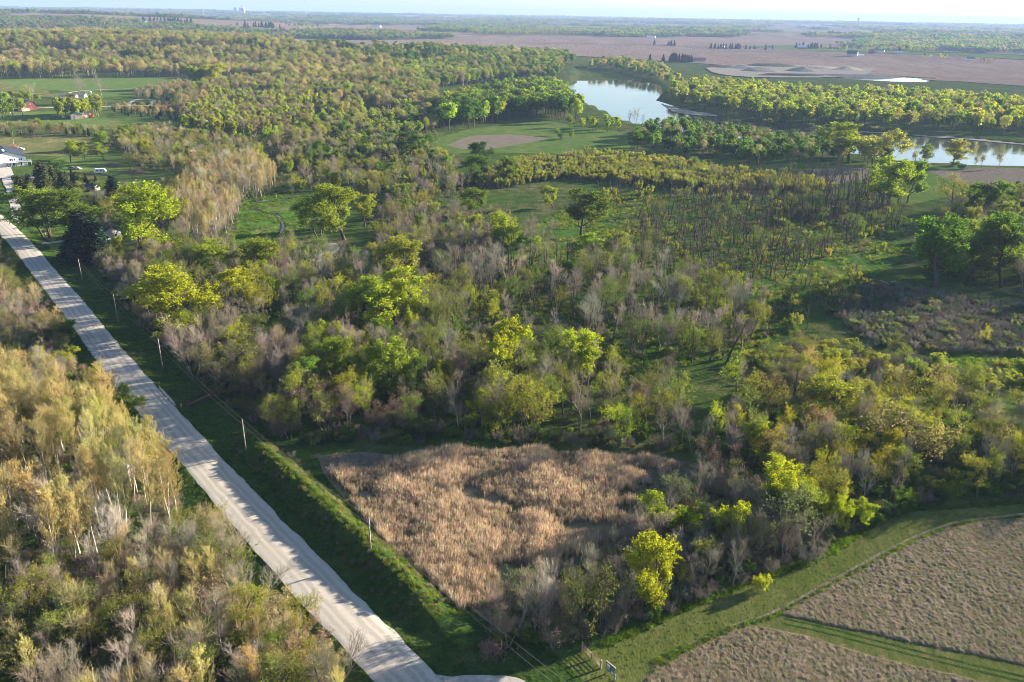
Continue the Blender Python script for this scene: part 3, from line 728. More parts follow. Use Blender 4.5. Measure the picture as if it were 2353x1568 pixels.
def lumpy(name, poly, label, seed, res=.2, amp=.17):
    x0, y0 = poly.min(0); x1, y1 = poly.max(0)
    gx, gy = np.meshgrid(np.arange(x0, x1, res), np.arange(y0, y1, res)); P = wobble(poly, .35, 1.2, seed)
    ins = pip(P, gx, gy)
    # distance-like falloff from the border
    e = ins.astype(float)
    for _ in range(5): e = (e + np.roll(e, 1, 0) + np.roll(e, -1, 0) + np.roll(e, 1, 1) + np.roll(e, -1, 1)) / 5
    e = np.clip((e - .5) * 2.2, 0, 1)
    # tussocks: wind-laid lumps, broken up at several sizes
    a = .5; u = gx * math.cos(a) + gy * math.sin(a); v = -gx * math.sin(a) + gy * math.cos(a)
    wv = .6 * fbm(gx / 5, gy / 5, seed, 2)
    n1 = 1 - np.abs(fbm(u / .68 + wv, v / .42 + wv, seed + 3, 2)) * 1.7; n2 = fbm(gx / .4, gy / .4, seed + 7, 2); n3 = fbm(gx / 9, gy / 9, seed + 11, 2)
    z = e * (.16 + amp * np.clip(n1, 0, 1) * (.75 + .4 * n3) + .13 * n2) + (e - 1) * .05
    n = gx.size; i = np.arange(n).reshape(gx.shape)
    q = np.stack([i[:-1, :-1], i[:-1, 1:], i[1:, 1:], i[1:, :-1]], -1).reshape(-1, 4)
    keep = ins.ravel()[q].all(1); q = q[keep]; used = np.unique(q); mp = np.zeros(n, int); mp[used] = np.arange(len(used))
    V = np.stack([gx.ravel(), gy.ravel(), z.ravel() + .02], -1)[used]
    o = link(name, mesh_arrays(name, V, mp[q], mats=[M['tussock']], smooth_shade=True)); return tag(o, label, "field", kind='structure')
M['tussock'] = ground_mat("matted_grass", (.25, .20, .15), (.19, .155, .11), (.125, .125, .06), .06, 1.3, 6.0, .22, 3.0, stretch=(.5, .45), lo=.40, hi=.6)
lumpy("matted_field", FIELD_A, "matted tan grass field beyond the side lane", 41)
lumpy("matted_field", FIELD_B, "matted straw field in front of the side lane", 47, amp=.2)

ribbon("mowing_line", [(1700, 1437), (1775, 1408), (1870, 1357), (2000, 1284), (2100, 1232), (2200, 1197), (2353, 1180)], .28, .06, M['litter'], "thin line of cut straw between the mown lane and the matted field", "straw")
ribbon("mowing_line", [(1500, 1532), (1560, 1490), (1650, 1448), (1720, 1425)], .2, .06, M['litter'], "thin line of cut straw beside the near matted field", "straw")
for k_, (dx_, lb_) in enumerate(((-5, "upper wheel track on the side lane"), (7, "lower wheel track on the side lane"))):
    ribbon("wheel_track", [(1800, 1426 + dx_), (1900, 1447 + dx_), (2000, 1474 + dx_), (2150, 1512 + dx_), (2353, 1560 + dx_)], .3, .03, M['verge'], lb_, "track")
# patches of the middle ground
def patch(name, px, z, mat, label, cat, amp=3, step=8, seed=0, **kw): return sheet(name, wobble(GP(px), amp, step, seed), z, M[mat], label, cat, **kw)
M['marsh'] = ground_mat("marsh_grass", (.085, .17, .028), (.18, .175, .07), (.05, .105, .02), .05, .22, 1.8, .5, .6, stretch=(0.1, .5), lo=.46, hi=.62)
patch("marsh", [(540, 560), (545, 480), (600, 440), (690, 425), (730, 470), (700, 540), (650, 560)], .02, 'marsh', "bright green creek meadow between the tree stands", "meadow", seed=51)
patch("marsh", [(1150, 640), (1180, 540), (1300, 480), (1450, 440), (1700, 455), (1900, 470), (2090, 500), (2070, 600), (1990, 640), (1850, 690), (1650, 720), (1400, 700)], .02, 'marsh', "green marsh floor under the standing dead trees", "marsh", seed=52)
patch("marsh", [(2060, 860), (2180, 820), (2353, 830), (2500, 850), (2500, 980), (2353, 950), (2230, 925), (2130, 890)], .02, 'marsh', "open green marsh beside the shrubs near the lane wood", "marsh", seed=53)
patch("meadow", [(960, 345), (1000, 318), (1070, 298), (1180, 285), (1260, 278), (1330, 290), (1440, 305), (1445, 345), (1380, 362), (1250, 352), (1120, 350), (1030, 352)], .02, 'lawn', "green riverside meadow with scattered round trees", "meadow", seed=54)
patch("plot", [(1030, 332), (1085, 313), (1170, 307), (1265, 318), (1230, 325), (1170, 335), (1110, 345), (1060, 343)], .05, 'litter', "brown fallow plot inside the riverside meadow", "plot", seed=55)
patch("meadow", [(1700, 382), (1850, 372), (2000, 375), (2200, 381), (2353, 386), (2600, 405), (2600, 470), (2353, 455), (2200, 450), (2090, 470), (1900, 455), (1700, 420)], .02, 'lawn', "green strip of pasture along the lower river", "meadow", seed=56)
patch("plot", [(2130, 392), (2250, 384), (2353, 388), (2560, 402), (2560, 448), (2353, 438), (2200, 420)], .05, 'litter', "brown ploughed plot beside the lower river", "plot", seed=57)
patch("plot", [(1830, 398), (1930, 382), (2000, 386), (1990, 410), (1900, 428), (1840, 425)], .05, 'litter', "small tan plot behind the dead trees", "plot", seed=58)
patch("lawn", [(-100, 186), (60, 182), (430, 178), (520, 184), (440, 200), (300, 208), (190, 212), (100, 205), (-20, 210)], .02, 'lawn', "long bright pasture below the hillside wood", "lawn", seed=59, hilly=False)
patch("plot", [(-120, 188), (0, 186), (40, 205), (110, 208), (120, 222), (-120, 225)], .05, 'rough', "pale ploughed strip beside the bright pasture", "plot", seed=60)
patch("lawn", [(-100, 262), (100, 256), (330, 255), (500, 262), (460, 285), (300, 300), (100, 290), (-100, 300)], .02, 'lawn', "mown lawn around the two teal-roofed sheds", "lawn", seed=61)
patch("lawn", [(120, 215), (420, 207), (440, 232), (150, 240)], .02, 'lawn', "lawn around the long grey houses", "lawn", seed=62)
patch("field", [(-100, 312), (160, 308), (280, 316), (260, 345), (160, 362), (80, 355), (-100, 365)], .02, 'rough', "rough tan field above the white metal house", "field", seed=63)
patch("lawn", [(150, 358), (300, 352), (430, 372), (620, 395), (620, 410), (440, 405), (330, 412), (250, 402), (110, 392), (90, 378)], .03, 'lawn', "green yard behind the white metal house", "lawn", seed=64)
patch("lawn", [(0, 470), (70, 455), (160, 530), (185, 570), (150, 590), (110, 580), (60, 540)], .13, 'lawn', "roadside lawn in front of the large green tree", "lawn", amp=1, seed=65)

# far fields
def far(name, px, mat, label, z=.6, seed=0, cat="field", grid=(60, 60)): return sheet(name, wobble(GP(px, hilly=True), 6, 40, seed), z, M[mat], label, cat, hilly=True, grid=grid)
far("field", [(560, 97), (620, 95), (760, 94), (900, 93), (1040, 92), (1060, 87), (1250, 85), (1500, 87), (1700, 85), (1900, 88), (2020, 92), (1960, 100), (1860, 104), (1700, 108), (1560, 106), (1300, 100), (1000, 100), (850, 100), (700, 102), (600, 104)], 'soil', "broad rosy ploughed field across the far valley", .6, 71)
far("field", [(600, 104), (850, 100), (1000, 100), (1300, 101), (1560, 107), (1700, 110), (1950, 122), (2353, 140), (2700, 155), (2700, 215), (2353, 200), (2150, 185), (2000, 172), (1850, 165), (1650, 150), (1500, 140), (1300, 128), (1100, 122), (900, 118), (800, 116), (700, 112)], 'soil', "ploughed field beyond the far bank woods", .9, 72)
far("field", [(1560, 108), (1700, 110), (1800, 114), (1900, 122), (1760, 122), (1640, 118)], 'soil_dark', "darker band of ploughed soil before the farm", 1.2, 73)
far("field", [(1700, 108), (1850, 104), (1950, 112), (2100, 122), (2353, 130), (2700, 140), (2700, 152), (2353, 138), (2100, 128), (1900, 121), (1790, 113)], 'crop', "green strip of pasture around the far farms", 1.3, 74)
far("field", [(1960, 112), (2060, 96), (2180, 90), (2353, 86), (2600, 84), (2600, 100), (2353, 98), (2200, 104), (2100, 110)], 'crop', "pale green crop on the far slope", 1.3, 75)
far("field", [(2140, 112), (2210, 104), (2353, 104), (2600, 106), (2600, 128), (2353, 122), (2230, 122)], 'soil_dark', "dark ploughed mound behind the far farm", 1.5, 76)
far("field", [(740, 52), (790, 49), (830, 50), (820, 57), (760, 59)], 'soil_pale', "pale stubble field on the distant slope", 2.2, 77)
far("field", [(420, 55), (540, 50), (640, 52), (740, 58), (900, 62), (1010, 64), (960, 70), (800, 74), (640, 76), (520, 70), (440, 64)], 'soil', "distant ploughed field behind the river tree belt", 2.0, 78)
far("field", [(340, 60), (420, 56), (520, 62), (640, 70), (560, 76), (470, 72), (380, 68)], 'crop', "green field on the distant slope left of the ploughland", 2.4, 79)
far("field", [(560, 98), (600, 92), (720, 90), (800, 92), (700, 99), (600, 104)], 'crop', "pale green field behind the hillside wood", 1.4, 80)
far("field", [(1150, 60), (1260, 57), (1380, 62), (1300, 66), (1180, 66)], 'soil', "rosy field between the distant woods", 2.4, 81)
far("field", [(1400, 68), (1560, 66), (1700, 70), (1640, 74), (1480, 74)], 'crop', "green field under the distant wooded slope", 2.2, 82)
far("field", [(1640, 62), (1800, 66), (1760, 72), (1660, 70)], 'soil', "small rosy field in the distant woods", 2.6, 83)
# ---------------------------------------------------------------- planting
PLANT = []     # every plant: dict(kind, x, y, z, h, wf, rz, col, hand, desc, place)
COLS = dict(bright=(.21, .29, .034), lime=(.29, .34, .03), green=(.085, .165, .028), deep=(.055, .115, .024), olive=(.175, .215, .055), gold=(.255, .275, .05),
            tan=(.31, .27, .15), catkin=(.43, .385, .21), willow=(.25, .275, .085), grey=(.205, .19, .16), brown=(.185, .16, .125), rust=(.225, .165, .125),
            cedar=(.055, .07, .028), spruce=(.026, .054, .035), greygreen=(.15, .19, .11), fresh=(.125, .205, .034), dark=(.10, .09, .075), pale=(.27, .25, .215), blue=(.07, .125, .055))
def jcol(c, s=.12, rng=RNG):
    a = np.array(COLS[c] if isinstance(c, str) else c); return tuple(np.clip(a * (1 + s * rng.normal()) * (1 + .05 * rng.normal(size=3)), .01, .5))

def plant(kind, x, y, h, col, wf=1.0, hand=False, desc=None, place=None, z=None, spot=None):
    if z is None: z = float(ground_z(x, y))
    PLANT.append(dict(kind=kind, x=float(x), y=float(y), z=z, h=float(h), wf=float(wf), rz=float(RNG.random() * 6.283), col=jcol(col), cname=col, hand=hand, desc=desc, place=place, spot=spot))

def hand(kind, px, base, top, wpx, col, desc, place=None):
    """one tree read off the photo: foot at (px, base), top at row top, crown wpx wide"""
    x, y = GP([(px, base)])[0]; h = height_from(x, y, 0.0, top); dep = math.hypot(y, CAM_H)
    w = wpx * SC * dep / FOCAL
    r = np.mean([p['w'] / p['h'] for p in PROTO[kind]]); wf = np.clip(1.2 * w / (h * r), .6, 1.9)
    plant(kind, x, y, h, col, wf, True, desc, place, 0.0, (x, y))

HAND = [
 ('cottonwood', 425, 765, 598, 200, 'lime', "huge yellow-green cottonwood standing beside the gravel road"),
 ('cottonwood', 525, 735, 612, 105, 'lime', "tall lime cottonwood touching the huge roadside cottonwood"),
 ('cottonwood', 505, 640, 552, 120, 'bright', "round bright green tree behind the huge roadside cottonwood"),
 ('cottonwood', 615, 645, 537, 130, 'bright', "broad bright green tree in front of the creek meadow"),
 ('cottonwood', 320, 610, 425, 155, 'lime', "tall yellow-green cottonwood beside the dark spruce"),
 ('cottonwood', 375, 540, 428, 110, 'gold', "golden-leaved tree behind the dark spruce"),
 ('cottonwood', 110, 545, 418, 130, 'bright', "very large green tree over the roadside lawn"),
 ('cottonwood', 190, 550, 432, 120, 'fresh', "large green tree between the roadside lawn and the spruce"),
 ('cottonwood', 905, 760, 607, 130, 'lime', "sunlit lime cottonwood leaning over the thicket"),
 ('cottonwood', 825, 750, 640, 120, 'bright', "spreading green cottonwood with a dark leaning trunk"),
 ('cottonwood', 945, 660, 541, 105, 'gold', "round golden-olive tree behind the leaning cottonwood"),
 ('cottonwood', 735, 545, 432, 90, 'bright', "slender cottonwood in the grove beside the creek meadow"),
 ('cottonwood', 790, 550, 418, 110, 'bright', "tallest cottonwood of the grove beside the creek meadow"),
 ('cottonwood', 838, 520, 440, 60, 'bright', "smaller cottonwood at the edge of the creek grove"),
 ('cottonwood', 800, 900, 778, 110, 'bright', "wide fresh green tree in the middle of the thicket"),
 ('cottonwood', 885, 905, 770, 110, 'bright', "dense bright green tree in the middle of the thicket"),
 ('cottonwood', 1152, 880, 728, 105, 'lime', "lime green round-topped tree among bare grey stems"),
 ('cottonwood', 1338, 880, 743, 105, 'lime', "lime green tree in front of the green marsh"),
 ('cottonwood', 690, 925, 820, 95, 'fresh', "low fresh green tree over the roadside creek"),
 ('budding', 775, 985, 850, 75, 'lime', "slim yellow-green tree at the front of the thicket"),
 ('budding', 850, 985, 850, 75, 'lime', "yellow-green tree at the front of the thicket near the prairie"),
 ('cottonwood', 1155, 590, 481, 75, 'bright', "upright bright green tree among the marsh snags"),
 ('cottonwood', 1220, 610, 540, 48, 'bright', "small bright green tree among grey stems by the marsh"),
 ('cottonwood', 1340, 612, 530, 72, 'bright', "flat-topped bright green tree by the marsh"),
 ('cottonwood', 1420, 600, 525, 70, 'bright', "loose bright green tree at the edge of the marsh"),
 ('cottonwood', 1335, 545, 437, 110, 'fresh', "broad olive green tree at the back of the marsh"),
 ('cottonwood', 1270, 478, 426, 42, 'bright', "small round green tree at the back of the marsh"),
 ('cottonwood', 1300, 660, 590, 70, 'fresh', "low green tree between the marsh and the grey stems"),
 ('cottonwood', 1105, 495, 430, 75, 'fresh', "dark-limbed green tree left of the marsh"),
 ('cottonwood', 2150, 660, 500, 130, 'green', "big deep green tree at the marsh edge near the dark brush"),
 ('cottonwood', 2230, 640, 482, 130, 'green', "deep green broad tree beside the big marsh edge tree"),
 ('cottonwood', 2300, 660, 515, 110, 'olive', "olive tree at the end of the deep green stand"),
 ('cottonwood', 2250, 510, 408, 90, 'green', "deep green tree beyond the marsh by the lower river"),
 ('budding', 2190, 500, 398, 85, 'gold', "golden budding tree beside the brown river plot"),
 ('cottonwood', 2025, 480, 362, 110, 'bright', "vase-shaped pale tree standing among dead poles"),
 ('cottonwood', 2085, 465, 362, 55, 'fresh', "green tree close beside the vase-shaped pale tree"),
 ('cottonwood', 1950, 375, 277, 100, 'bright', "great pale cottonwood on the river bank"),
 ('cottonwood', 2010, 385, 292, 90, 'willow', "pale yellow cottonwood beside the great river bank tree"),
 ('cottonwood', 2190, 380, 317, 58, 'willow', "lone pale tree at the lower river bank"),
 ('cottonwood', 2120, 376, 330, 35, 'fresh', "slender tree on the lower river bank"),
 ('cottonwood', 945, 372, 300, 80, 'deep', "dark green round tree left of the brown fallow plot"),
 ('cottonwood', 1098, 378, 322, 55, 'deep', "dark green tree in front of the brown fallow plot"),
 ('cottonwood', 1110, 425, 352, 70, 'green', "deep green tree at the left end of the willow belt"),
 ('cottonwood', 1165, 425, 360, 60, 'fresh', "fresh green tree at the left end of the willow belt"),
 ('cottonwood', 1530, 1240, 1142, 105, 'lime', "flat-topped lime tree at the corner of the prairie"),
 ('shrub', 1493, 1205, 1143, 45, 'fresh', "small green tree at the right edge of the prairie"),
 ('cottonwood', 1665, 1275, 1150, 75, 'lime', "tall lime tree in the thicket above the mown lane"),
 ('cottonwood', 1785, 1190, 1052, 115, 'lime', "large lime tree at the bend of the lane wood"),
 ('cottonwood', 1875, 1205, 1105, 70, 'lime', "lime tree leaning over the shrubs of the lane wood"),
 ('cottonwood', 1930, 1225, 1140, 50, 'lime', "slim lime tree at the edge of the mown lane"),
 ('cottonwood', 1980, 1215, 1150, 48, 'lime', "small lime tree overhanging the mown lane"),
 ('cottonwood', 1515, 1400, 1228, 120, 'lime', "lime tree with a drooping crown above the mown lane"),
 ('shrub', 1746, 1357, 1322, 32, 'lime', "small brilliant lime bush at the edge of the mown lane"),
 ('budding', 1640, 1035, 918, 58, 'lime', "yellow-topped slim tree at the far corner of the prairie"),
 ('budding', 1712, 1045, 922, 85, 'olive', "dark-limbed budding tree beside the yellow-topped slim tree"),
 ('budding', 1795, 1030, 920, 65, 'lime', "yellow-topped tree behind the bend of the lane wood"),
 ('cottonwood', 1925, 990, 872, 140, 'gold', "large yellow-leaved tree with open limbs in the right wood"),
 ('budding', 2085, 1085, 945, 140, 'tan', "orange-tan spreading tree in the right wood"),
 ('budding', 1985, 1070, 985, 80, 'lime', "yellow-green tree beside the orange-tan tree"),
 ('budding', 1880, 1090, 965, 100, 'olive', "olive spreading tree left of the orange-tan tree"),
 ('budding', 2255, 800, 740, 40, 'gold', "lone two-tiered yellow tree above the dark brush"),
 ('cottonwood', 150, 800, 738, 62, 'green', "round green bush-like tree at the left road edge"),
 ('cottonwood', 120, 860, 795, 72, 'lime', "bright lime bush-like tree left of the road"),
 ('budding', 265, 905, 850, 45, 'tan', "tan budding tree standing against the road"),
 ('aspen', 215, 935, 850, 60, 'gold', "yellow tree behind the aspens next to the road"),
 ('cottonwood', 290, 950, 890, 70, 'fresh', "green tree overhanging the road by the aspens"),
 ('budding', 255, 1135, 1015, 85, 'lime', "lime-crowned tree with a dark trunk among the aspens"),
 ('spruce', 197, 600, 485, 80, 'spruce', "dark blue-green spruce beside the driveway"),
 ('spruce', 225, 590, 500, 60, 'spruce', "second dark spruce behind the driveway spruce"),
 ('spruce', 165, 600, 535, 45, 'spruce', "small spruce at the end of the driveway"),
 ('spruce', 268, 470, 405, 60, 'spruce', "dark pine behind the very large green tree"),
 ('spruce', 102, 440, 370, 40, 'cedar', "pointed dark conifer behind the small white shed"),
 ('cedar', 50, 450, 405, 28, 'cedar', "pointed conifer at the drive of the white metal house"),
 ('cedar', 150, 445, 395, 60, 'cedar', "broad dark cedar behind the large green tree"),
 ('cedar', 180, 440, 395, 50, 'cedar', "broad dark cedar at the back of the junk yard"),
 ('cedar', 125, 430, 385, 45, 'cedar', "dark cedar between the white shed and the round maple"),
 ('cottonwood', 136, 402, 362, 30, 'green', "small round green tree in the yard of the white metal house"),
 ('cottonwood', 163, 372, 320, 42, 'bright', "round bright tree beyond the yard"),
 ('cottonwood', 195, 365, 322, 36, 'bright', "oval bright tree beyond the yard"),
 ('cottonwood', 225, 345, 300, 60, 'bright', "broad bright tree at the end of the rough tan field"),
 ('cottonwood', 240, 370, 325, 36, 'bright', "oval bright tree in front of the dark hedge"),
 ('budding', 298, 392, 345, 32, 'olive', "round olive tree on the green yard"),
 ('budding', 330, 392, 348, 30, 'tan', "tan budding tree on the green yard"),
 ('cottonwood', 332, 372, 318, 32, 'lime', "upright lime poplar beyond the green yard"),
 ('aspen', 30, 330, 290, 18, 'fresh', "narrow green tree alone in the rough tan field"),
 ('cottonwood', 500, 205, 146, 70, 'lime', "huge bright tree at the end of the long pasture"),
 ('cottonwood', 455, 205, 150, 50, 'bright', "bright tree leaning over the long pasture"),
 ('bare', 183, 222, 170, 40, 'grey', "bare grey tree at the front of the long pasture"),
 ('bare', 234, 225, 168, 36, 'grey', "tall bare tree beside the looped driveway"),
 ('bare', 72, 232, 190, 24, 'tan', "tan bare tree at the corner of the pale ploughed strip"),
 ('cottonwood', 170, 240, 212, 28, 'olive', "olive tree in front of the long grey houses"),
 ('bare', 1460, 285, 243, 18, 'grey', "bare tree against the bright river"),
 ('bare', 1444, 286, 252, 20, 'grey', "dark bare tree at the water edge by the meadow"),
 ('bare', 1475, 288, 258, 14, 'grey', "small bare tree against the bright river"),
 ('cottonwood', 1280, 312, 294, 14, 'bright', "small round tree in the riverside meadow"),
 ('cottonwood', 1312, 318, 298, 14, 'bright', "second small round tree in the riverside meadow"),
 ('cottonwood', 1288, 322, 306, 16, 'green', "low bush between the small meadow trees"),
 ('bare', 1230, 590, 490, 60, 'grey', "tall grey tree behind the upright bright green tree"),
 ('bare', 700, 340, 300, 30, 'grey', "bare grey tree in the far thicket"),
 ('bare', 655, 920, 815, 60, 'grey', "spreading bare tree over the roadside creek"),
 ('bare', 620, 850, 745, 80, 'pale', "pale bare tree beside the huge roadside cottonwood"),
 ('bare', 450, 870, 715, 95, 'pale', "pale bare tree at the foot of the huge roadside cottonwood"),
 ('budding', 520, 900, 770, 110, 'olive', "olive bushy tree above the second utility pole"),
 ('bare', 825, 680, 585, 60, 'pale', "pale bare tree behind the leaning cottonwood"),
 ('bare', 1045, 520, 450, 40, 'grey', "grey tree between the creek grove and the marsh"),
 ('bare', 1333, 1000, 855, 90, 'grey', "tall dark bare tree in front of the lime green marsh tree"),
 ('budding', 955, 860, 740, 90, 'olive', "tall olive tree beside the dense bright green tree"),
 ('budding', 1025, 800, 650, 100, 'olive', "olive tree behind the tall olive thicket tree"),
 ('budding', 1250, 960, 850, 90, 'olive', "budding olive tree at the back of the prairie"),
 ('rusty', 745, 985, 890, 95, 'rust', "rusty brown brush tree at the corner of the thicket"),
 ('rusty', 935, 990, 895, 70, 'rust', "rusty brush tree in the thicket behind the prairie"),
 ('rusty', 1640, 1100, 1015, 80, 'rust', "rusty brown brush at the right end of the prairie"),
 ('rusty', 1275, 1490, 1400, 90, 'rust', "rusty brush beside the gate"),
 ('rusty', 1385, 1290, 1245, 40, 'tan', "orange-brown brush at the prairie corner"),
 ('bare', 1195, 1440, 1290, 110, 'pale', "pale bare thicket tree at the foot of the prairie"),
 ('budding', 1345, 1490, 1290, 110, 'olive', "speckled budding tree next to the gate"),
 ('bare', 1440, 1430, 1290, 90, 'pale', "pale bare tree above the mown lane"),
 ('budding', 1770, 1290, 1140, 130, 'greygreen', "grey-green budding tree over the mown lane"),
 ('bare', 1250, 1440, 1310, 80, 'pale', "pale bare tree behind the rusty brush"),
 ('cottonwood', 1905, 1000, 930, 60, 'fresh', "green tree under the large yellow-leaved tree"),
]
for h_ in HAND: hand(*h_)

# stands of trees, each a stretch of real ground filled at its own spacing
def stand(px, spacing, mix, hr, place, seed, avoid=2.2, left=None, right=None, hilly=False, keep=None):
    rng = np.random.default_rng(seed); far_ = any(m[0].startswith('mid') for m in mix)
    if far_: spacing *= 1.22
    P = GP(px, hilly=hilly); x0, y0 = P.min(0); x1, y1 = P.max(0)
    gx, gy = np.meshgrid(np.arange(x0, x1, spacing), np.arange(y0, y1, spacing))
    gx = (gx + rng.uniform(-.48, .48, gx.shape) * spacing).ravel(); gy = (gy + rng.uniform(-.48, .48, gy.shape) * spacing).ravel()
    k = pip(P, gx, gy) & ~pip(RIVER, gx, gy); gx, gy = gx[k], gy[k]
    if len(gx) == 0: return
    if 3.4 < spacing < 14:
        k = fbm(gx / (spacing * 3.2), gy / (spacing * 3.2), seed + 90, 2) > -.42; gx, gy = gx[k], gy[k]
    if left is not None: s, _ = road_s(gx, gy); k = s < left; gx, gy = gx[k], gy[k]
    if right is not None: s, _ = road_s(gx, gy); k = s > right; gx, gy = gx[k], gy[k]
    hx = np.array([(p['x'], p['y']) for p in PLANT if p['hand']])
    if avoid and len(hx):
        k = np.ones(len(gx), bool)
        for a in hx: k &= (gx - a[0]) ** 2 + (gy - a[1]) ** 2 > avoid ** 2
        gx, gy = gx[k], gy[k]
    names = [m[0] for m in mix]; w = np.array([m[2] for m in mix], float); w /= w.sum()
    ch = rng.choice(len(mix), len(gx), p=w)
    # like grows by like: bend the choice with slow noise
    fn = fbm(gx / (spacing * 5), gy / (spacing * 5), seed, 2)
    for a, b, c, f in zip(gx, gy, ch, fn):
        kind, col, _ = mix[c][:3]; lo, hi = mix[c][3] if len(mix[c]) > 3 else hr
        u = rng.random(); hgt = lo + (hi - lo) * (.5 * u + .5 * np.clip(.5 + .6 * f, 0, 1))
        hgt *= 1.3 if kind.startswith('mid') else 1.0
        c_ = col[rng.integers(len(col))] if isinstance(col, (list, tuple)) else col
        plant(kind, a, b, hgt, c_, .85 + .35 * rng.random(), False, None, place)

stand([(-120, 930), (120, 930), (330, 985), (440, 1150), (400, 1260), (200, 1330), (-120, 1360)], 3.7, [('aspen', ('catkin', 'catkin', 'catkin', 'tan'), .85), ('bare', 'pale', .22, (11, 16)), ('budding', ('olive', 'gold'), .08, (8, 13)), ('brush', 'brown', .25, (2.5, 4.5)), ('cottonwood', 'lime', .02, (10, 13))], (14, 18.5), "in the pale-stemmed grove left of the road", 1, left=-9.0)
stand([(-160, 1350), (200, 1320), (400, 1250), (480, 1250), (560, 1330), (700, 1480), (900, 1700), (1000, 1900), (-400, 1900)], 3.5, [('budding', ('olive', 'gold', 'gold', 'olive'), .34), ('bare', ('grey', 'pale', 'tan'), .42), ('rusty', ('rust', 'tan'), .18, (5, 9)), ('aspen', 'catkin', .08, (11, 14)), ('cedar', 'cedar', .05, (4, 7)), ('shrub', ('olive', 'fresh'), .05, (2.5, 4))], (9, 14), "in the mixed wood below the pale-stemmed grove", 2, left=-8.5)
stand([(-160, 600), (-20, 580), (40, 620), (120, 730), (190, 800), (330, 990), (120, 935), (-160, 940)], 3.8, [('bare', ('grey', 'tan'), .3, (7, 11)), ('rusty', ('rust', 'tan'), .25), ('budding', 'olive', .2, (7, 11)), ('shrub', ('olive', 'green'), .2, (2.5, 4.5)), ('cedar', 'cedar', .08, (4, 7)), ('brush', ('brown', 'grey'), .4, (2, 4))], (5, 8), "in the brushy strip left of the road", 3, left=-8)
stand([(225, 620), (290, 600), (420, 560), (560, 620), (690, 600), (800, 620), (1000, 700), (1200, 770), (1400, 830), (1560, 900), (1640, 960), (1690, 1030), (1600, 1045), (1300, 1018), (1000, 1015), (760, 1015), (640, 1010), (520, 930), (400, 850), (300, 730)], 5.5, [('bare', ('grey', 'brown', 'grey'), .42), ('budding', ('olive', 'lime', 'fresh'), .34), ('rusty', ('rust', 'brown'), .08, (5, 9)), ('shrub', ('fresh', 'greygreen', 'olive'), .14, (2.5, 5)), ('cottonwood', ('bright', 'lime'), .05, (8, 13)), ('brush', ('brown', 'grey'), .15, (2.5, 4.5))], (7.5, 16), "in the thicket behind the prairie", 4, right=17)
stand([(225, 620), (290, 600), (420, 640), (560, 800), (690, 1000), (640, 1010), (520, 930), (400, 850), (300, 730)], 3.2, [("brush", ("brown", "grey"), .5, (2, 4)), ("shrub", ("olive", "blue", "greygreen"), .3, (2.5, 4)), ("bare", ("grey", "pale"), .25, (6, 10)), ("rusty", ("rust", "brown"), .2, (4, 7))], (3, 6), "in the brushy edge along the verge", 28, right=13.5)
stand([(400, 500), (430, 430), (520, 390), (600, 385), (640, 420), (600, 470), (540, 500), (520, 570), (440, 580)], 5.0, [('aspen', ('tan', 'catkin', 'tan'), .6), ('bare', ('tan', 'pale'), .5)], (11, 16), "in the tan stand left of the creek meadow", 5)
stand([(1000, 560), (1200, 590), (1400, 590), (1600, 640), (1760, 720), (1700, 830), (1600, 880), (1400, 820), (1200, 760), (1000, 690), (930, 620)], 5.6, [('bare', ('grey', 'pale', 'grey'), .62), ('budding', ('olive', 'fresh'), .18), ('snag', ('dark', 'grey'), .5), ('brush', 'brown', .1, (2, 3.5)), ('shrub', 'olive', .1, (2.5, 4))], (8, 16), "in the grey stand before the marsh", 6)
stand([(1380, 600), (1480, 490), (1700, 445), (1850, 400), (2090, 425), (2060, 530), (1950, 560), (1820, 640), (1680, 660), (1500, 640)], 4.4, [('snag', ('dark', 'dark', 'grey'), .85), ('willow', 'willow', .05, (3, 5)), ('budding', ('olive', 'fresh'), .05, (6, 10)), ('brush', 'rust', .12, (1.2, 2.2))], (8, 12.5), "among the standing dead trees of the marsh", 7)
stand([(1560, 400), (1700, 392), (1820, 400), (1860, 420), (1700, 470), (1500, 470), (1380, 500), (1300, 500), (1400, 440)], 6.5, [('snag', 'dark', .7), ('willow', 'willow', .3, (4, 6))], (7, 11), "at the back of the marsh", 8)
stand([(1060, 430), (1120, 395), (1230, 372), (1350, 358), (1500, 372), (1640, 392), (1730, 425), (1690, 448), (1500, 432), (1300, 412), (1150, 435)], 3.9, [('willow', ('willow', 'willow', 'gold', 'olive'), .85), ('bare', 'grey', .06, (5, 9)), ('snag', 'grey', .06, (6, 9)), ('brush', 'brown', .1, (1.5, 3))], (2.8, 7.6), "in the pale willow belt", 9)
stand([(1700, 400), (1800, 412), (1900, 430), (1880, 445), (1760, 440)], 4.2, [('willow', ('willow', 'gold'), 1.0)], (4, 6.5), "in the short willow row", 10)
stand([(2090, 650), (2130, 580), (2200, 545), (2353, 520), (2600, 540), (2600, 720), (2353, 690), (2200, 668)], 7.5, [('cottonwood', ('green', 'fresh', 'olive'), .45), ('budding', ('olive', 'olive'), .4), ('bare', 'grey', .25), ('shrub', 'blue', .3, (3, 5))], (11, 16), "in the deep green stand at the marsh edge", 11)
stand([(2140, 520), (2200, 480), (2300, 470), (2353, 440), (2600, 470), (2600, 560), (2300, 560), (2200, 560)], 9, [('cottonwood', ('green', 'olive'), .4), ('budding', ('olive', 'gold'), .3), ('bare', 'grey', .3)], (9, 14), "behind the deep green stand", 12)
stand([(1900, 720), (1980, 660), (2100, 672), (2353, 705), (2600, 740), (2600, 860), (2353, 815), (2150, 810), (2000, 790)], 2.7, [('brush', ('grey', 'pale', 'brown', 'greygreen'), .88), ('shrub', ('blue', 'greygreen'), .12)], (1.8, 3.0), "in the dark brush swale", 13)
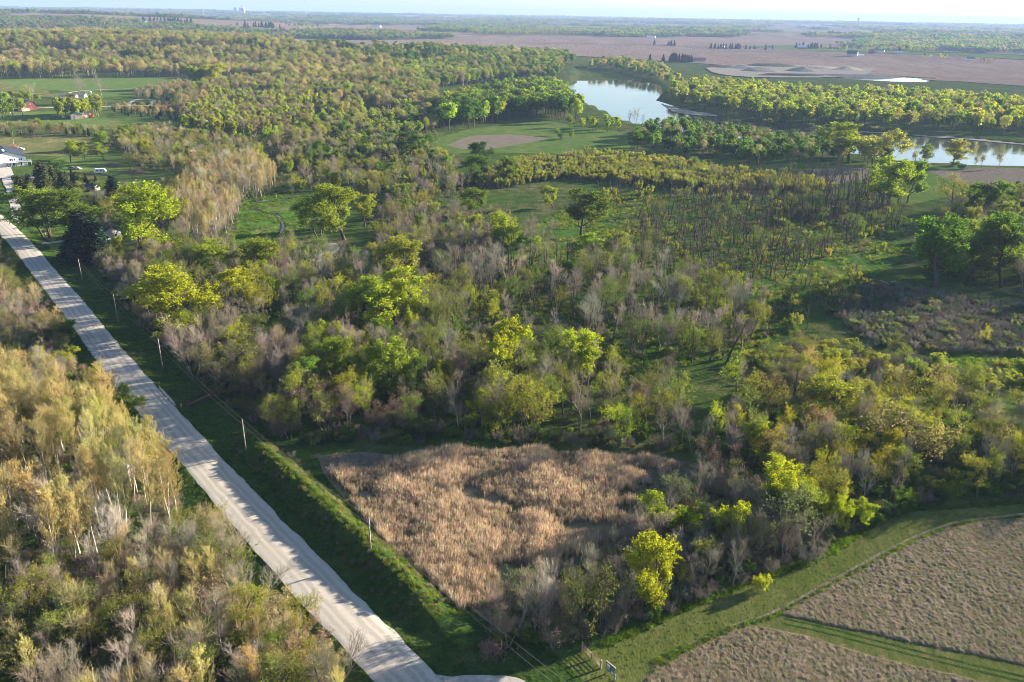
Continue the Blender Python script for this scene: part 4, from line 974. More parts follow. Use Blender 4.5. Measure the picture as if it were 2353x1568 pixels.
stand([(1720, 830), (1850, 790), (2000, 800), (2100, 830), (2250, 840), (2400, 830), (2500, 880), (2400, 960), (2200, 920), (2000, 930), (1800, 900)], 4.6, [('shrub', ('olive', 'willow', 'olive'), .6), ('brush', ('brown', 'grey'), .3), ('budding', 'olive', .12, (6, 9))], (2.4, 4.2), "among the rounded shrubs before the lane wood", 14)
stand([(1690, 900), (1850, 880), (2000, 930), (2200, 940), (2400, 970), (2600, 980), (2600, 1135), (2353, 1140), (2200, 1145), (2080, 1160), (2000, 1190), (1940, 1235), (1880, 1250), (1800, 1200), (1720, 1120), (1660, 1040)], 5.4, [('budding', ('gold', 'lime', 'olive', 'tan'), .55), ('bare', ('grey', 'pale'), .34), ('cottonwood', ('lime',), .04, (8, 11)), ('shrub', ('fresh', 'olive'), .2, (2.0, 3.6))], (9, 13), "in the wood above the mown lane", 15)
stand([(1105, 1470), (1130, 1425), (1210, 1355), (1340, 1290), (1470, 1245), (1560, 1170), (1640, 1110), (1740, 1150), (1850, 1215), (1930, 1240), (1860, 1290), (1750, 1325), (1600, 1385), (1480, 1430), (1370, 1470), (1260, 1488), (1130, 1488)], 2.7, [('bare', ('grey', 'grey', 'pale', 'brown'), .6), ('budding', ('olive', 'greygreen'), .2), ('rusty', ('rust', 'brown'), .12, (3.5, 6)), ('shrub', ('fresh', 'greygreen'), .2, (2, 3.5)), ('brush', ('grey', 'pale'), .35, (2, 3.5))], (6.5, 10.5), "in the corner thicket above the mown lane", 16)
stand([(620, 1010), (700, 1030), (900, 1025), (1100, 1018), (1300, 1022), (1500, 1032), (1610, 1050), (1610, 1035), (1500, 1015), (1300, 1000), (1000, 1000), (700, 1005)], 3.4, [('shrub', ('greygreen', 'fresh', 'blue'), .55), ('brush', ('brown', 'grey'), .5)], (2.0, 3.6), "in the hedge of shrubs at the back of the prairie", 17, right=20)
stand([(640, 1060), (690, 1045), (715, 1075), (760, 1140), (830, 1240), (800, 1230), (700, 1120)], 3.2, [('brush', ('tan', 'pale', 'brown'), .9)], (1.2, 2.2), "on the grass berm", 18, right=13)
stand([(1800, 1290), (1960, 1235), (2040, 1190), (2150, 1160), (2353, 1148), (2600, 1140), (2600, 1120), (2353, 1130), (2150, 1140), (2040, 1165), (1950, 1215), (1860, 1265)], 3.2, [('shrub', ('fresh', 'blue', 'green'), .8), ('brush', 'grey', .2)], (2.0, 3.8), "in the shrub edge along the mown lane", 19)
stand([(640, 470), (700, 420), (760, 380), (900, 370), (1050, 400), (1080, 440), (1000, 470), (1000, 560), (900, 560), (870, 470), (800, 440), (700, 440)], 7.0, [('bare', ('grey', 'brown'), .4), ('budding', ('olive', 'gold'), .25), ('willow', ('willow', 'gold'), .3, (5, 8)), ('cottonwood', 'fresh', .06), ('snag', 'grey', .15)], (8, 13), "between the creek grove and the willow belt", 20)
stand([(860, 560), (1000, 530), (1180, 520), (1180, 600), (1000, 640), (850, 620)], 5.5, [('bare', ('grey', 'brown'), .6), ('budding', ('olive', 'gold'), .3), ('cottonwood', 'bright', .05)], (9, 13), "behind the leaning cottonwood", 21)
stand([(640, 410), (660, 360), (740, 330), (860, 320), (960, 330), (1010, 370), (1050, 395), (900, 372), (760, 385)], 7, [('willow', ('willow', 'olive', 'gold'), .5, (7, 10)), ('bare', 'grey', .3), ('cottonwood', ('fresh', 'green'), .2)], (9, 13), "in the pale thicket left of the meadow", 22)
stand([(250, 330), (360, 310), (480, 330), (640, 350), (660, 400), (560, 385), (440, 410), (380, 400), (300, 360)], 7, [('bare', ('grey', 'tan'), .45), ('budding', ('olive', 'gold', 'tan'), .35), ('cottonwood', ('bright', 'olive'), .2)], (8, 13), "in the thicket behind the green yard", 23)
stand([(-60, 305), (100, 300), (280, 308), (400, 300), (420, 325), (280, 320), (120, 312), (-60, 316)], 6, [('bare', ('tan', 'grey'), .4), ('budding', ('olive', 'tan'), .35), ('cedar', 'cedar', .2, (5, 7)), ('cottonwood', 'bright', .12)], (7, 11), "in the hedgerow above the rough tan field", 24)
stand([(230, 470), (400, 440), (420, 520), (330, 560), (250, 540)], 6.5, [('bare', ('tan', 'grey'), .5), ('budding', ('olive', 'gold'), .5)], (8, 12), "behind the dark spruce", 25)
stand([(20, 455), (80, 440), (200, 430), (260, 440), (250, 500), (120, 480), (60, 480)], 8, [('shrub', ('green', 'olive'), .4, (2.5, 4)), ('budding', 'olive', .4), ('cedar', 'cedar', .2, (4, 6))], (7, 10), "around the yard by the road", 26)
stand([(60, 410), (120, 405), (230, 415), (250, 430), (120, 440), (40, 430)], 5, [('shrub', ('green', 'olive', 'brown'), .6, (2, 3)), ('cedar', 'cedar', .4, (4, 7))], (3, 6), "in the junk yard behind the cedars", 27)

stand([(1540, 670), (1700, 650), (1850, 650), (2000, 640), (2010, 700), (1920, 760), (1820, 800), (1700, 800), (1640, 740)], 5.2, [('snag', ('dark', 'grey'), .45), ('budding', ('lime', 'olive'), .22, (5, 9)), ('brush', ('brown', 'rust', 'grey'), .35, (1.5, 2.6)), ('willow', 'willow', .12, (3, 5))], (6, 11), "in the mottled scrub between the marsh and the grey stand", 47)
stand([(1640, 500), (1760, 470), (1920, 490), (2080, 520), (2060, 580), (1900, 600), (1760, 560)], 6.5, [('brush', ('rust', 'brown', 'rust'), .6, (1.2, 2.2)), ('willow', ('willow', 'gold'), .12, (3, 5)), ('snag', 'grey', .2, (6, 9))], (1.5, 2.5), "in the rusty sedge of the marsh", 48)
# middle distance: single trees of the wood, too small to show their limbs
stand([(420, 300), (440, 262), (560, 228), (700, 232), (830, 250), (840, 268), (720, 292), (600, 320), (500, 322)], 6.4, [('mid_poplar', ('lime', 'lime', 'bright'), .85), ('mid_bud', ('grey', 'brown'), .2)], (9, 14), "in the bright poplar belt", 31)
stand([(400, 262), (440, 215), (560, 195), (700, 200), (860, 215), (1000, 225), (1010, 262), (900, 262), (820, 250), (700, 228), (560, 224)], 8.5, [('mid_bud', ('grey', 'tan', 'olive', 'brown'), .7), ('mid_leafy', ('olive', 'bright'), .3)], (11, 16), "beyond the poplar belt", 32)
stand([(600, 340), (700, 296), (850, 275), (1000, 268), (1010, 300), (900, 330), (760, 330), (680, 360)], 7.5, [('mid_bud', ('grey', 'olive', 'willow'), .6), ('mid_leafy', ('green', 'bright', 'olive'), .4)], (8, 13), "beside the dark backwater", 33)
stand([(1005, 305), (1020, 262), (1090, 236), (1180, 216), (1250, 208), (1285, 218), (1305, 245), (1330, 270), (1330, 285), (1240, 272), (1150, 280), (1080, 296)], 8.0, [('mid_leafy', ('green', 'fresh', 'deep', 'bright'), 1.0)], (15, 20), "behind the riverside meadow", 34)
stand([(1290, 292), (1350, 286), (1420, 285), (1440, 300), (1400, 306), (1330, 300)], 9, [('mid_leafy', ('bright', 'fresh'), 1.0)], (7, 10), "at the river side of the meadow", 35)
stand([(1440, 352), (1470, 315), (1530, 297), (1650, 312), (1800, 334), (1930, 352), (2060, 372), (2040, 386), (1850, 378), (1700, 380), (1560, 366)], 8.0, [('mid_leafy', ('green', 'green', 'fresh', 'blue'), .85), ('mid_bud', 'grey', .15)], (9, 12.5), "between meadow and river", 36)
stand([(2060, 376), (2200, 381), (2300, 383), (2300, 390), (2100, 388)], 9, [('mid_bud', 'grey', .6), ('shrub', 'green', .5, (3, 5))], (6, 10), "on the lower river bank", 37)
stand([(1535, 238), (1550, 215), (1620, 202), (1750, 214), (1900, 226), (2100, 234), (2353, 244), (2700, 262), (2700, 345), (2353, 318), (2200, 305), (2050, 298), (1850, 290), (1700, 270), (1580, 246)], 10.5, [('mid_leafy', ('lime', 'bright', 'fresh', 'willow'), .75), ('mid_bud', ('grey', 'olive', 'willow'), .25)], (12, 18), "on the far river bank", 38)
stand([(1560, 247), (1680, 268), (1850, 290), (2050, 298), (2050, 303), (1850, 295), (1640, 263)], 5, [('shrub', ('greygreen', 'olive'), 1.0)], (2.5, 4), "along the far bank scrub", 39)
stand([(1330, 168), (1420, 150), (1520, 165), (1560, 190), (1530, 200), (1480, 183), (1400, 170)], 12, [('mid_leafy', ('green', 'fresh', 'willow'), .75), ('mid_bud', 'tan', .25)], (10, 15), "at the head of the river bend", 40)
stand([(1000, 262), (1000, 215), (1100, 195), (1200, 188), (1270, 190), (1290, 178), (1290, 150), (1180, 150), (1000, 170), (860, 190), (860, 215)], 10, [('mid_leafy', ('bright', 'fresh', 'olive', 'green'), .65), ('mid_bud', ('olive', 'brown'), .35)], (13, 18), "in the wood left of the river bend", 41)
stand([(60, 262), (0, 240), (-80, 245), (-80, 275), (30, 280)], 9, [('mid_leafy', ('bright', 'fresh'), .8), ('cedar', 'cedar', .2, (6, 8))], (11, 15), "behind the red barn", 42)
stand([(130, 262), (230, 258), (235, 270), (140, 275)], 6, [('mid_poplar', ('bright', 'lime'), .9)], (12, 16), "in the row before the sheds", 43)
stand([(240, 252), (420, 250), (460, 268), (420, 280), (300, 270)], 6, [('cedar', 'cedar', .5, (4, 6)), ('mid_bud', ('tan', 'brown'), .5)], (6, 9), "in the hedge by the wagon", 44)
stand([(-60, 234), (60, 228), (110, 236), (60, 240)], 9, [('mid_leafy', ('bright', 'olive'), .8)], (7, 11), "along the side road", 45)
stand([(300, 226), (420, 206), (470, 215), (440, 240), (360, 240)], 8, [('mid_bud', ('grey', 'tan', 'grey'), .9), ('cedar', 'cedar', .15, (5, 7))], (9, 13), "at the end of the long pasture", 46)
print("planted", len(PLANT))

# conifers and hedges of the far farms
def far_plants(px4, n, kind, col, hr, spread, place, seed):
    rng = np.random.default_rng(seed); x0, y0 = GP([(px4[0] * K, px4[1] * K)], hilly=True)[0]
    for _ in range(n):
        a, b = x0 + rng.normal() * spread, y0 + rng.normal() * spread * .7; plant(kind, a, b, rng.uniform(*hr), col, 1.1, False, None, place)
far_plants((2720, 250), 22, 'spruce', 'spruce', (13, 19), 26, "behind the rose-roofed shed", 1)
far_plants((2690, 182), 7, 'spruce', 'spruce', (12, 18), 22, "on the far farm knoll", 2)
far_plants((2960, 198), 18, 'spruce', 'spruce', (12, 18), 30, "by the grey cottage and far road", 3)
far_plants((2855, 196), 6, 'spruce', 'spruce', (12, 17), 14, "at the bend of the far road", 4)
far_plants((3260, 196), 24, 'spruce', 'spruce', (13, 20), 30, "beside the red barn", 5)
far_plants((3560, 205), 30, 'mid_bud', 'olive', (12, 17), 60, "behind the far farm row", 6)
far_plants((3360, 205), 16, 'mid_leafy', 'olive', (11, 16), 34, "behind the big grey barn", 7)
far_plants((3745, 236), 8, 'mid_bud', 'tan', (8, 12), 22, "beside the white house with young trees", 8)
far_plants((3700, 236), 1, 'mid_leafy', 'fresh', (15, 16), 2, "alone before the white house with young trees", 9)
far_plants((3960, 252), 10, 'mid_bud', 'brown', (9, 13), 18, "at the end of the far bank fields", 10)
far_plants((1050, 112), 26, 'spruce', 'spruce', (16, 24), 45, "on the distant rosy field", 11)
far_plants((670, 98), 30, 'spruce', 'spruce', (18, 26), 45, "beside the house on the second ridge", 12)
far_plants((1200, 108), 14, 'mid_leafy', 'green', (12, 18), 40, "scattered in the distant rosy field", 13)
far_plants((1610, 196), 5, 'mid_leafy', 'olive', (12, 16), 12, "around the silver grain bin", 14)
# ---------------------------------------------------------------- far woods, undergrowth and grasses: masses nobody could count
SRC_COL = {}
SRC = bpy.data.collections.new("plant_sources")          # only referred to, never drawn by itself
def source_set(name, items):
    """items: (mesh, colour); returns a collection whose members are picked by index"""
    c = bpy.data.collections.new(name); SRC_COL[c.name] = np.array([col for _, col in items])
    for i, (me, col) in enumerate(items):
        o = bpy.data.objects.new(f"{name}_{i:03d}", me); c.objects.link(o)
    return c

def scatter(name, coll, pos, scl, rz, var, label, cat, tilt=None):
    n = len(pos); me = bpy.data.meshes.new(name); me.vertices.add(n); me.vertices.foreach_set("co", np.asarray(pos, np.float32).ravel())
    a = me.attributes.new("scl", 'FLOAT_VECTOR', 'POINT'); a.data.foreach_set("vector", np.asarray(scl, np.float32).ravel())
    rot = np.zeros((n, 3), np.float32); rot[:, 2] = rz
    if tilt is not None: rot[:, :2] = tilt
    a = me.attributes.new("rot", 'FLOAT_VECTOR', 'POINT'); a.data.foreach_set("vector", rot.ravel())
    a = me.attributes.new("var", 'INT', 'POINT'); a.data.foreach_set("value", np.asarray(var, np.int32))
    cl = SRC_COL[coll.name][np.asarray(var)]; r_ = np.random.default_rng(n); cl = cl * (1 + .13 * r_.normal(size=(n, 1))) * (1 + .05 * r_.normal(size=(n, 3)))
    a = me.attributes.new("tint", 'FLOAT_VECTOR', 'POINT'); a.data.foreach_set("vector", np.clip(cl, .01, .6).astype(np.float32).ravel())
    o = link(name, me); tag(o, label, cat, kind='stuff'); o.color = (0, 0, 0, 1)
    g = bpy.data.node_groups.new(name, 'GeometryNodeTree')
    g.interface.new_socket("Geometry", in_out='INPUT', socket_type='NodeSocketGeometry'); g.interface.new_socket("Geometry", in_out='OUTPUT', socket_type='NodeSocketGeometry')
    gi = g.nodes.new("NodeGroupInput"); go = g.nodes.new("NodeGroupOutput")
    ci = g.nodes.new("GeometryNodeCollectionInfo"); ci.inputs[0].default_value = coll; ci.inputs[1].default_value = True; ci.inputs[2].default_value = True
    ip = g.nodes.new("GeometryNodeInstanceOnPoints"); ip.inputs["Pick Instance"].default_value = True
    def attr(nm, typ):
        t = g.nodes.new("GeometryNodeInputNamedAttribute"); t.data_type = typ; t.inputs[0].default_value = nm; return t.outputs[0]
    er = g.nodes.new("FunctionNodeEulerToRotation")
    g.links.new(attr("rot", 'FLOAT_VECTOR'), er.inputs[0])
    g.links.new(gi.outputs[0], ip.inputs["Points"]); g.links.new(ci.outputs[0], ip.inputs["Instance"])
    g.links.new(attr("var", 'INT'), ip.inputs["Instance Index"]); g.links.new(er.outputs[0], ip.inputs["Rotation"]); g.links.new(attr("scl", 'FLOAT_VECTOR'), ip.inputs["Scale"])
    g.links.new(ip.outputs[0], go.inputs[0])
    m = o.modifiers.new("scatter", 'NODES'); m.node_group = g
    return o

def fill(px, spacing, seed, hilly=False, world=None, ragged=0):
    rng = np.random.default_rng(seed); P = world if world is not None else GP(px, hilly=hilly)
    if ragged: P = wobble(P, ragged, 1.5, seed)
    x0, y0 = P.min(0); x1, y1 = P.max(0)
    gx, gy = np.meshgrid(np.arange(x0, x1, spacing), np.arange(y0, y1, spacing))
    gx = (gx + rng.uniform(-.5, .5, gx.shape) * spacing).ravel(); gy = (gy + rng.uniform(-.5, .5, gy.shape) * spacing).ravel()
    k = pip(P, gx, gy); return gx[k], gy[k], rng

def crowns(kind, cols): return [(joined(p), COLS[c]) for c in cols for p in PROTO[kind]]
def wood_mass(name, px, spacing, coll, ncoll, h, base_h, label, seed, hilly=True, weights=None):
    x, y, rng = fill(px, spacing, seed, hilly)
    gap = fbm(x / (spacing * 4.5), y / (spacing * 4.5), seed, 3); k = (gap > -.34) & (rng.random(len(x)) > .08); x, y, gap = x[k], y[k], gap[k]
    hn = fbm(x / (spacing * 6), y / (spacing * 6), seed + 4, 2)
    s = (h[0] + (h[1] - h[0]) * np.clip(.45 + .7 * hn + .35 * rng.normal(size=len(x)), -.35, 1.35)) / base_h
    w = s * (.75 + .65 * rng.random(len(x)))
    # like stands by like: the kind follows a slow noise, with strays
    W = np.ones(ncoll) if weights is None else np.asarray(weights, float); cum = np.cumsum(W) / W.sum()
    u_ = np.clip(.5 + .85 * fbm(x / (spacing * 7), y / (spacing * 7), seed + 8, 2) + .16 * rng.normal(size=len(x)), 0, .999)
    u_ = np.where(rng.random(len(x)) < .3, rng.random(len(x)), u_); var = np.searchsorted(cum, u_)
    scatter(name, coll, np.stack([x, y, ground_z(x, y) - .2], -1), np.stack([w, w, s], -1), rng.random(len(x)) * 6.283, var, label, "woodland")
    print(name, len(x))

tan_set = crowns('mid_bud', ['tan', 'olive', 'gold', 'brown']) + crowns('mid_leafy', ['olive', 'bright'])
C_TAN = source_set("hill_tree", tan_set); wt = np.r_[np.ones(4) * 1.6, np.ones(4) * 1.1, np.ones(4) * .8, np.ones(4) * .9, np.ones(5) * .3, np.ones(5) * .25]
wood_mass("hillside_wood", [(-200, 84), (0, 84), (150, 86), (300, 88), (480, 92), (600, 101), (680, 116), (760, 128), (900, 155), (1000, 175), (960, 200), (860, 206), (700, 196), (560, 184), (500, 182), (430, 177), (-200, 184)], 11.0, C_TAN, len(tan_set), (17, 24), 16.5, "tan and olive oak wood covering the near hillside", 201, weights=wt)
grn = crowns('mid_leafy', ['green', 'fresh', 'olive', 'deep']) + crowns('mid_bud', ['olive', 'tan'])
C_GRN = source_set("valley_tree", grn)
wood_mass("valley_wood", [(700, 112), (820, 116), (960, 120), (1120, 124), (1300, 132), (1320, 150), (1180, 152), (1000, 172), (900, 155), (780, 130)], 13, C_GRN, len(grn), (17, 23), 17, "dense green wood along the valley behind the hillside", 202)
far_set = crowns('far_tree', ['green', 'olive', 'brown', 'fresh'])
C_FAR = source_set("far_tree", far_set)
def far_mass(name, px, spacing, label, seed, h=(13, 19)): wood_mass(name, px, spacing, C_FAR, len(far_set), h, 16, label, seed)
far_mass("ridge_wood", [(-300, 44), (0, 46), (120, 44), (250, 48), (380, 58), (480, 66), (560, 74), (590, 84), (500, 90), (300, 86), (100, 84), (-300, 82)], 15, "blue-hazed wood on the second ridge", 203)
far_mass("river_belt", [(560, 86), (700, 80), (900, 80), (1040, 84), (1040, 90), (900, 92), (700, 90), (600, 92)], 14, "long belt of trees along the distant river", 204)
far_mass("far_belt", [(1040, 72), (1200, 70), (1330, 72), (1440, 78), (1330, 82), (1100, 82)], 17, "hazy belt of trees across the distant fields", 205)
far_mass("farm_wood", [(2000, 112), (2120, 100), (2240, 96), (2353, 98), (2353, 104), (2200, 108), (2150, 116), (2080, 118)], 14, "hazy wood behind the far barns", 206)
# rolling upland beyond: woods and fields by turns
rng = np.random.default_rng(77)
N = 26000
ang = rng.uniform(-.72, .72, N); dist = 2800 * (17000 / 2800) ** (rng.random(N) ** .95)
x = dist * np.sin(ang) * 1.1; y = dist * np.cos(ang)
msk = fbm(x / 620, y / 900, 21, 3) + .22 * fbm(x / 160, y / 260, 22, 2)
hill = terrain(x, y)
k = (msk > -.03) & (y > 2750)
for poly in ([(560, 97), (760, 93), (1040, 91), (1060, 86), (1500, 86), (1900, 87), (2020, 92), (1960, 100), (1700, 110), (1300, 102), (850, 102), (600, 105)], [(420, 55), (540, 50), (740, 57), (1010, 63), (960, 71), (800, 75), (640, 77), (500, 72)], [(740, 52), (830, 50), (820, 57)], [(1150, 60), (1260, 57), (1380, 62), (1300, 66)], [(1400, 68), (1560, 66), (1700, 70), (1600, 75)], [(340, 60), (420, 56), (640, 70), (560, 76)]):
    k &= ~pip(GP(poly, hilly=True), x, y)
x, y = x[k], y[k]; n = len(x); dd = np.hypot(x, y)
s = (.8 + .45 * rng.random(n)) * (1 + .35 * smooth(5000, 11000, dd)); wdt = s * (.8 + 1.4 * smooth(4500, 12000, dd))
clump_set = crowns('far_clump', ['green', 'olive', 'brown', 'fresh', 'deep']); C_CLUMP = source_set("far_clump", clump_set)
scatter("distant_wood", C_CLUMP, np.stack([x, y, ground_z(x, y) - .5], -1), np.stack([wdt, wdt, s], -1), rng.random(n) * 6.283, rng.integers(0, len(clump_set), n), "hazy patchwork of woods on the distant uplands", "woodland")
print("distant", n)

# grasses
def blades(seed, n, h, spread, lean, width, kinks=2):
    rng = np.random.default_rng(seed); az = rng.random(n) * 6.283
    P = np.stack([np.cos(az), np.sin(az), np.zeros(n)], -1) * (spread * rng.random(n) ** .5)[:, None]
    a2 = rng.random(n) * 6.283; D = np.stack([np.cos(a2) * lean, np.sin(a2) * lean, np.ones(n)], -1)
    pts, _ = polylines(P, D, h * (.6 + .5 * rng.random(n)), kinks, .10 + lean * .15, -lean * .5, rng)
    wv = np.stack([-np.sin(a2 + 1), np.cos(a2 + 1), np.zeros(n)], -1) * width
    m = kinks + 1; taper = np.linspace(1, .35, m)[None, :, None]
    L = pts - wv[:, None] * taper; R_ = pts + wv[:, None] * taper
    V = np.stack([L, R_], 2).reshape(-1, 3); i = np.arange(n * m * 2).reshape(n, m, 2)
    q = np.stack([i[:, :-1, 0], i[:, :-1, 1], i[:, 1:, 1], i[:, 1:, 0]], -1).reshape(-1, 4); return V, q
def grass_mesh(name, seed, n, h, spread, lean, width, mat, kinks=2, heads=False):
    V, q = blades(seed, n, h, spread, lean, width, kinks)
    return mesh_arrays(name, V, q, mats=[M[mat]])
reed = [grass_mesh("reed", 1000 + i, 22, 2.2, .42, .07, .03, 'straw') for i in range(4)]
matt = [grass_mesh("straw_tuft", 1010 + i, 26, 1.0, .35, 1.3, .022, 'straw', 3) for i in range(4)]
turf = [grass_mesh("tuft", 1020 + i, 30, .55, .45, .5, .03, 'leaf', 2) for i in range(4)]
R_SET = [(m, c) for c in ((.57, .455, .345), (.47, .375, .29), (.34, .285, .215)) for m in reed]
C_REED = source_set("reed_clump", R_SET)
x, y, rng = fill([(752, 1092), (860, 1222), (975, 1335), (1060, 1412), (1130, 1400), (1220, 1340), (1330, 1272), (1440, 1232), (1510, 1165), (1500, 1110), (1560, 1075), (1480, 1052), (1300, 1040), (1150, 1034), (1000, 1042), (930, 1056), (860, 1072)], .5, 301, ragged=2.2)
dens = fbm(x / 6, y / 6, 61, 3) + .15 * fbm(x / 1.5, y / 1.5, 62, 2); edge = smooth(1500, 1300, project(x, y, x * 0)[0])
k = dens > -.24 - .2 * edge + .12 * (1 - edge); x, y = x[k], y[k]; dn = dens[k]; n = len(x)
s = (.62 + .42 * rng.random(n)) * (.9 + .45 * np.clip(dn, -.4, .6))
tone = np.clip((dn * 1.4 + .5 + .35 * rng.normal(size=n)), 0, .999); var = (2 - (tone * 3).astype(int)) * 4 + rng.integers(0, 4, n)
scatter("prairie_grass", C_REED, np.stack([x, y, np.full(n, .03)], -1), np.stack([s, s, s], -1), rng.random(n) * 6.283, var, "standing golden dry prairie grass in the road corner", "grass"); print("reeds", n)
T_SET = [(m, c) for c in ((.30, .235, .165), (.25, .20, .155), (.20, .175, .11)) for m in matt]; C_MAT = source_set("straw_clump", T_SET)
xs, ys, zs = [], [], []
for P, sp, sd2 in ((FIELD_A, .95, 302), (FIELD_B, .8, 303)):
    x, y, rng = fill(None, sp, sd2, world=P * .994 + P.mean(0) * .006); xs.append(x); ys.append(y); zs.append(np.full(len(x), .22))
x, y, rng = fill([(722, 1046), (760, 1092), (800, 1085), (880, 1072), (930, 1058), (1000, 1046), (905, 1045), (800, 1041)], .6, 304); xs.append(x); ys.append(y); zs.append(np.full(len(x), .06))
x, y, rng = fill([(1500, 1052), (1600, 1066), (1580, 1100), (1520, 1180), (1440, 1245), (1330, 1285), (1230, 1350), (1120, 1450), (1060, 1420), (1220, 1330), (1330, 1262), (1440, 1222), (1500, 1150), (1480, 1100), (1300, 1060), (1100, 1050), (1300, 1042)], .8, 305); xs.append(x); ys.append(y); zs.append(np.full(len(x), .04))
x = np.concatenate(xs); y = np.concatenate(ys); z = np.concatenate(zs); n = len(x); rng = np.random.default_rng(5)
s = .5 + .5 * rng.random(n)
scatter("matted_grass", C_MAT, np.stack([x, y, z], -1), np.stack([s, s, s * .7], -1), rng.random(n) * 6.283, rng.integers(0, len(T_SET), n), "wind-laid dry grass tufts over the matted fields", "grass"); print("matted", n)

# green tufts: banks, lane edges, marsh
G_SET = [(m, c) for c in ((.07, .145, .022), (.12, .175, .032), (.05, .105, .02), (.20, .18, .075)) for m in turf]; C_TURF = source_set("grass_tuft", G_SET)
xs, ys, zs, ss, vs = [], [], [], [], []
rng = np.random.default_rng(9)
I = rng.integers(8, min(len(ROADC) - 1, I_B1 + 120), 26000); S = np.where(rng.random(26000) < .33, rng.uniform(-11.5, -HW - .6, 26000), rng.uniform(HW + .7, 22, 26000))
S = np.where(rng.random(26000) < .25, np.sign(S) * (HW + .4 + rng.exponential(.5, 26000)), S)
on_b = (rng.random(26000) < .5) & (I > I_B0) & (I < I_B1); S = np.where(on_b, rng.uniform(6, 15.5, 26000), S)
jx = rng.uniform(-1, 1, 26000)
bx = ROADC[I, 0] + RN[I, 0] * S + tang[I, 0] * jx; by = ROADC[I, 1] + RN[I, 1] * S + tang[I, 1] * jx; bz = bank_z(S, I)
ok = bz > .05
for e in (GP(creek1, z0=.3),):
    pass
xs.append(bx[ok]); ys.append(by[ok]); zs.append(bz[ok] - .03)
b_on = ((I > I_B0) & (I < I_B1) & (S > 10) & (S < 20))[ok]
So = S[ok]; crest = b_on & (So > 8.6)  # berm crest picks straw tufts and lighter greens, its sunlight put into the colour
ss.append(np.where(b_on, .75, .5) * (.5 + .8 * rng.random(ok.sum()))); vs.append(np.where(crest, rng.choice([4, 5, 6, 7, 4, 5, 12, 13], ok.sum()), np.where(b_on, rng.choice([8, 9, 10, 11, 8, 9, 0, 14], ok.sum()), rng.integers(0, 12, ok.sum()))))
def tufts(px, sp, seed, size, vr, z=.03, mask=None):
    x, y, r = fill(px, sp, seed)
    f = fbm(x / 7, y / 7, seed, 2); k = f > -.15 if mask is None else mask(x, y, f)
    x, y = x[k], y[k]; xs.append(x); ys.append(y); zs.append(np.full(len(x), z)); ss.append(size * (.6 + .7 * r.random(len(x)))); vs.append(r.integers(vr[0], vr[1], len(x)))
tufts([(540, 560), (545, 480), (600, 440), (690, 425), (730, 470), (700, 540), (650, 560)], 1.3, 401, 1.2, (0, 9))
tufts([(1000, 700), (1180, 540), (1300, 480), (1450, 440), (1700, 455), (1900, 470), (2090, 500), (2070, 600), (1990, 640), (1850, 690), (1750, 800), (1500, 860)], 1.5, 402, 1.5, (0, 15))
tufts([(2060, 860), (2180, 820), (2353, 830), (2500, 850), (2500, 980), (2353, 950), (2230, 925), (2130, 890)], 1.1, 403, 1.2, (0, 9))
tufts([(1390, 1490), (1500, 1440), (1600, 1395), (1750, 1335), (1860, 1300), (1960, 1247), (2020, 1203), (2100, 1176), (2353, 1158), (2353, 1150), (2100, 1168), (2000, 1200), (1940, 1240), (1850, 1290), (1740, 1325), (1590, 1385), (1490, 1430), (1380, 1480)], .45, 404, 1.0, (0, 8), mask=lambda x, y, f: f > -2)
tufts([(1440, 1568), (1480, 1530), (1560, 1490), (1640, 1452), (1722, 1425), (1780, 1410), (1870, 1362), (2000, 1290), (2100, 1240), (2200, 1202), (2353, 1186), (2353, 1191), (2200, 1208), (2100, 1246), (2000, 1298), (1870, 1372), (1790, 1418), (1722, 1438), (1640, 1468), (1560, 1508), (1500, 1545), (1480, 1600)], .5, 405, .8, (0, 10), mask=lambda x, y, f: f > -.35)
tufts([(1290, 1512), (1500, 1445), (1760, 1340), (1960, 1252), (2100, 1182), (2353, 1165), (2353, 1184), (2200, 1198), (2000, 1288), (1780, 1405), (1560, 1488), (1440, 1560), (1250, 1590), (1150, 1560)], .9, 406, .32, (0, 8), mask=lambda x, y, f: f > -2)
tufts([(752, 1092), (860, 1222), (975, 1335), (1060, 1412), (1220, 1340), (1440, 1232), (1510, 1165), (1580, 1075), (1300, 1040), (1000, 1042), (860, 1072)], 1.1, 407, 1.0, (8, 16), mask=lambda x, y, f: f > .02)
n = sum(map(len, xs)); s = np.concatenate(ss)
scatter("grass", C_TURF, np.stack([np.concatenate(xs), np.concatenate(ys), np.concatenate(zs)], -1), np.stack([s, s, s], -1), rng.random(n) * 6.283, np.concatenate(vs), "green grass tufts on banks, marsh and lane edges", "grass"); print("tufts", n)

# undergrowth: low brush and leaves between the trunks
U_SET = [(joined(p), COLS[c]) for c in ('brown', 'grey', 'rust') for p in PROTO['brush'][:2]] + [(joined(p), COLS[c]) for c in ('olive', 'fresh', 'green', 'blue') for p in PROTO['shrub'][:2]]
C_UND = source_set("undergrowth_clump", U_SET)
xs, ys, ss, vs = [], [], [], []
def under(px, sp, seed, size, w, left=None, right=None):
    x, y, r = fill(px, sp, seed)
    if left is not None: k = road_s(x, y)[0] < left; x, y = x[k], y[k]
    if right is not None: k = road_s(x, y)[0] > right; x, y = x[k], y[k]
    xs.append(x); ys.append(y); ss.append(size * (.5 + r.random(len(x)))); w = np.array(w, float)
    vs.append(r.choice(len(U_SET), len(x), p=w / w.sum()))
under([(-160, 930), (120, 930), (330, 985), (480, 1250), (560, 1330), (900, 1700), (1000, 1900), (-400, 1900)], 2.6, 501, .40, [4, 4, 4, 4, 2, 2, 1, 1, 0, 0, 1, 1, 0, 0], left=-7.5)
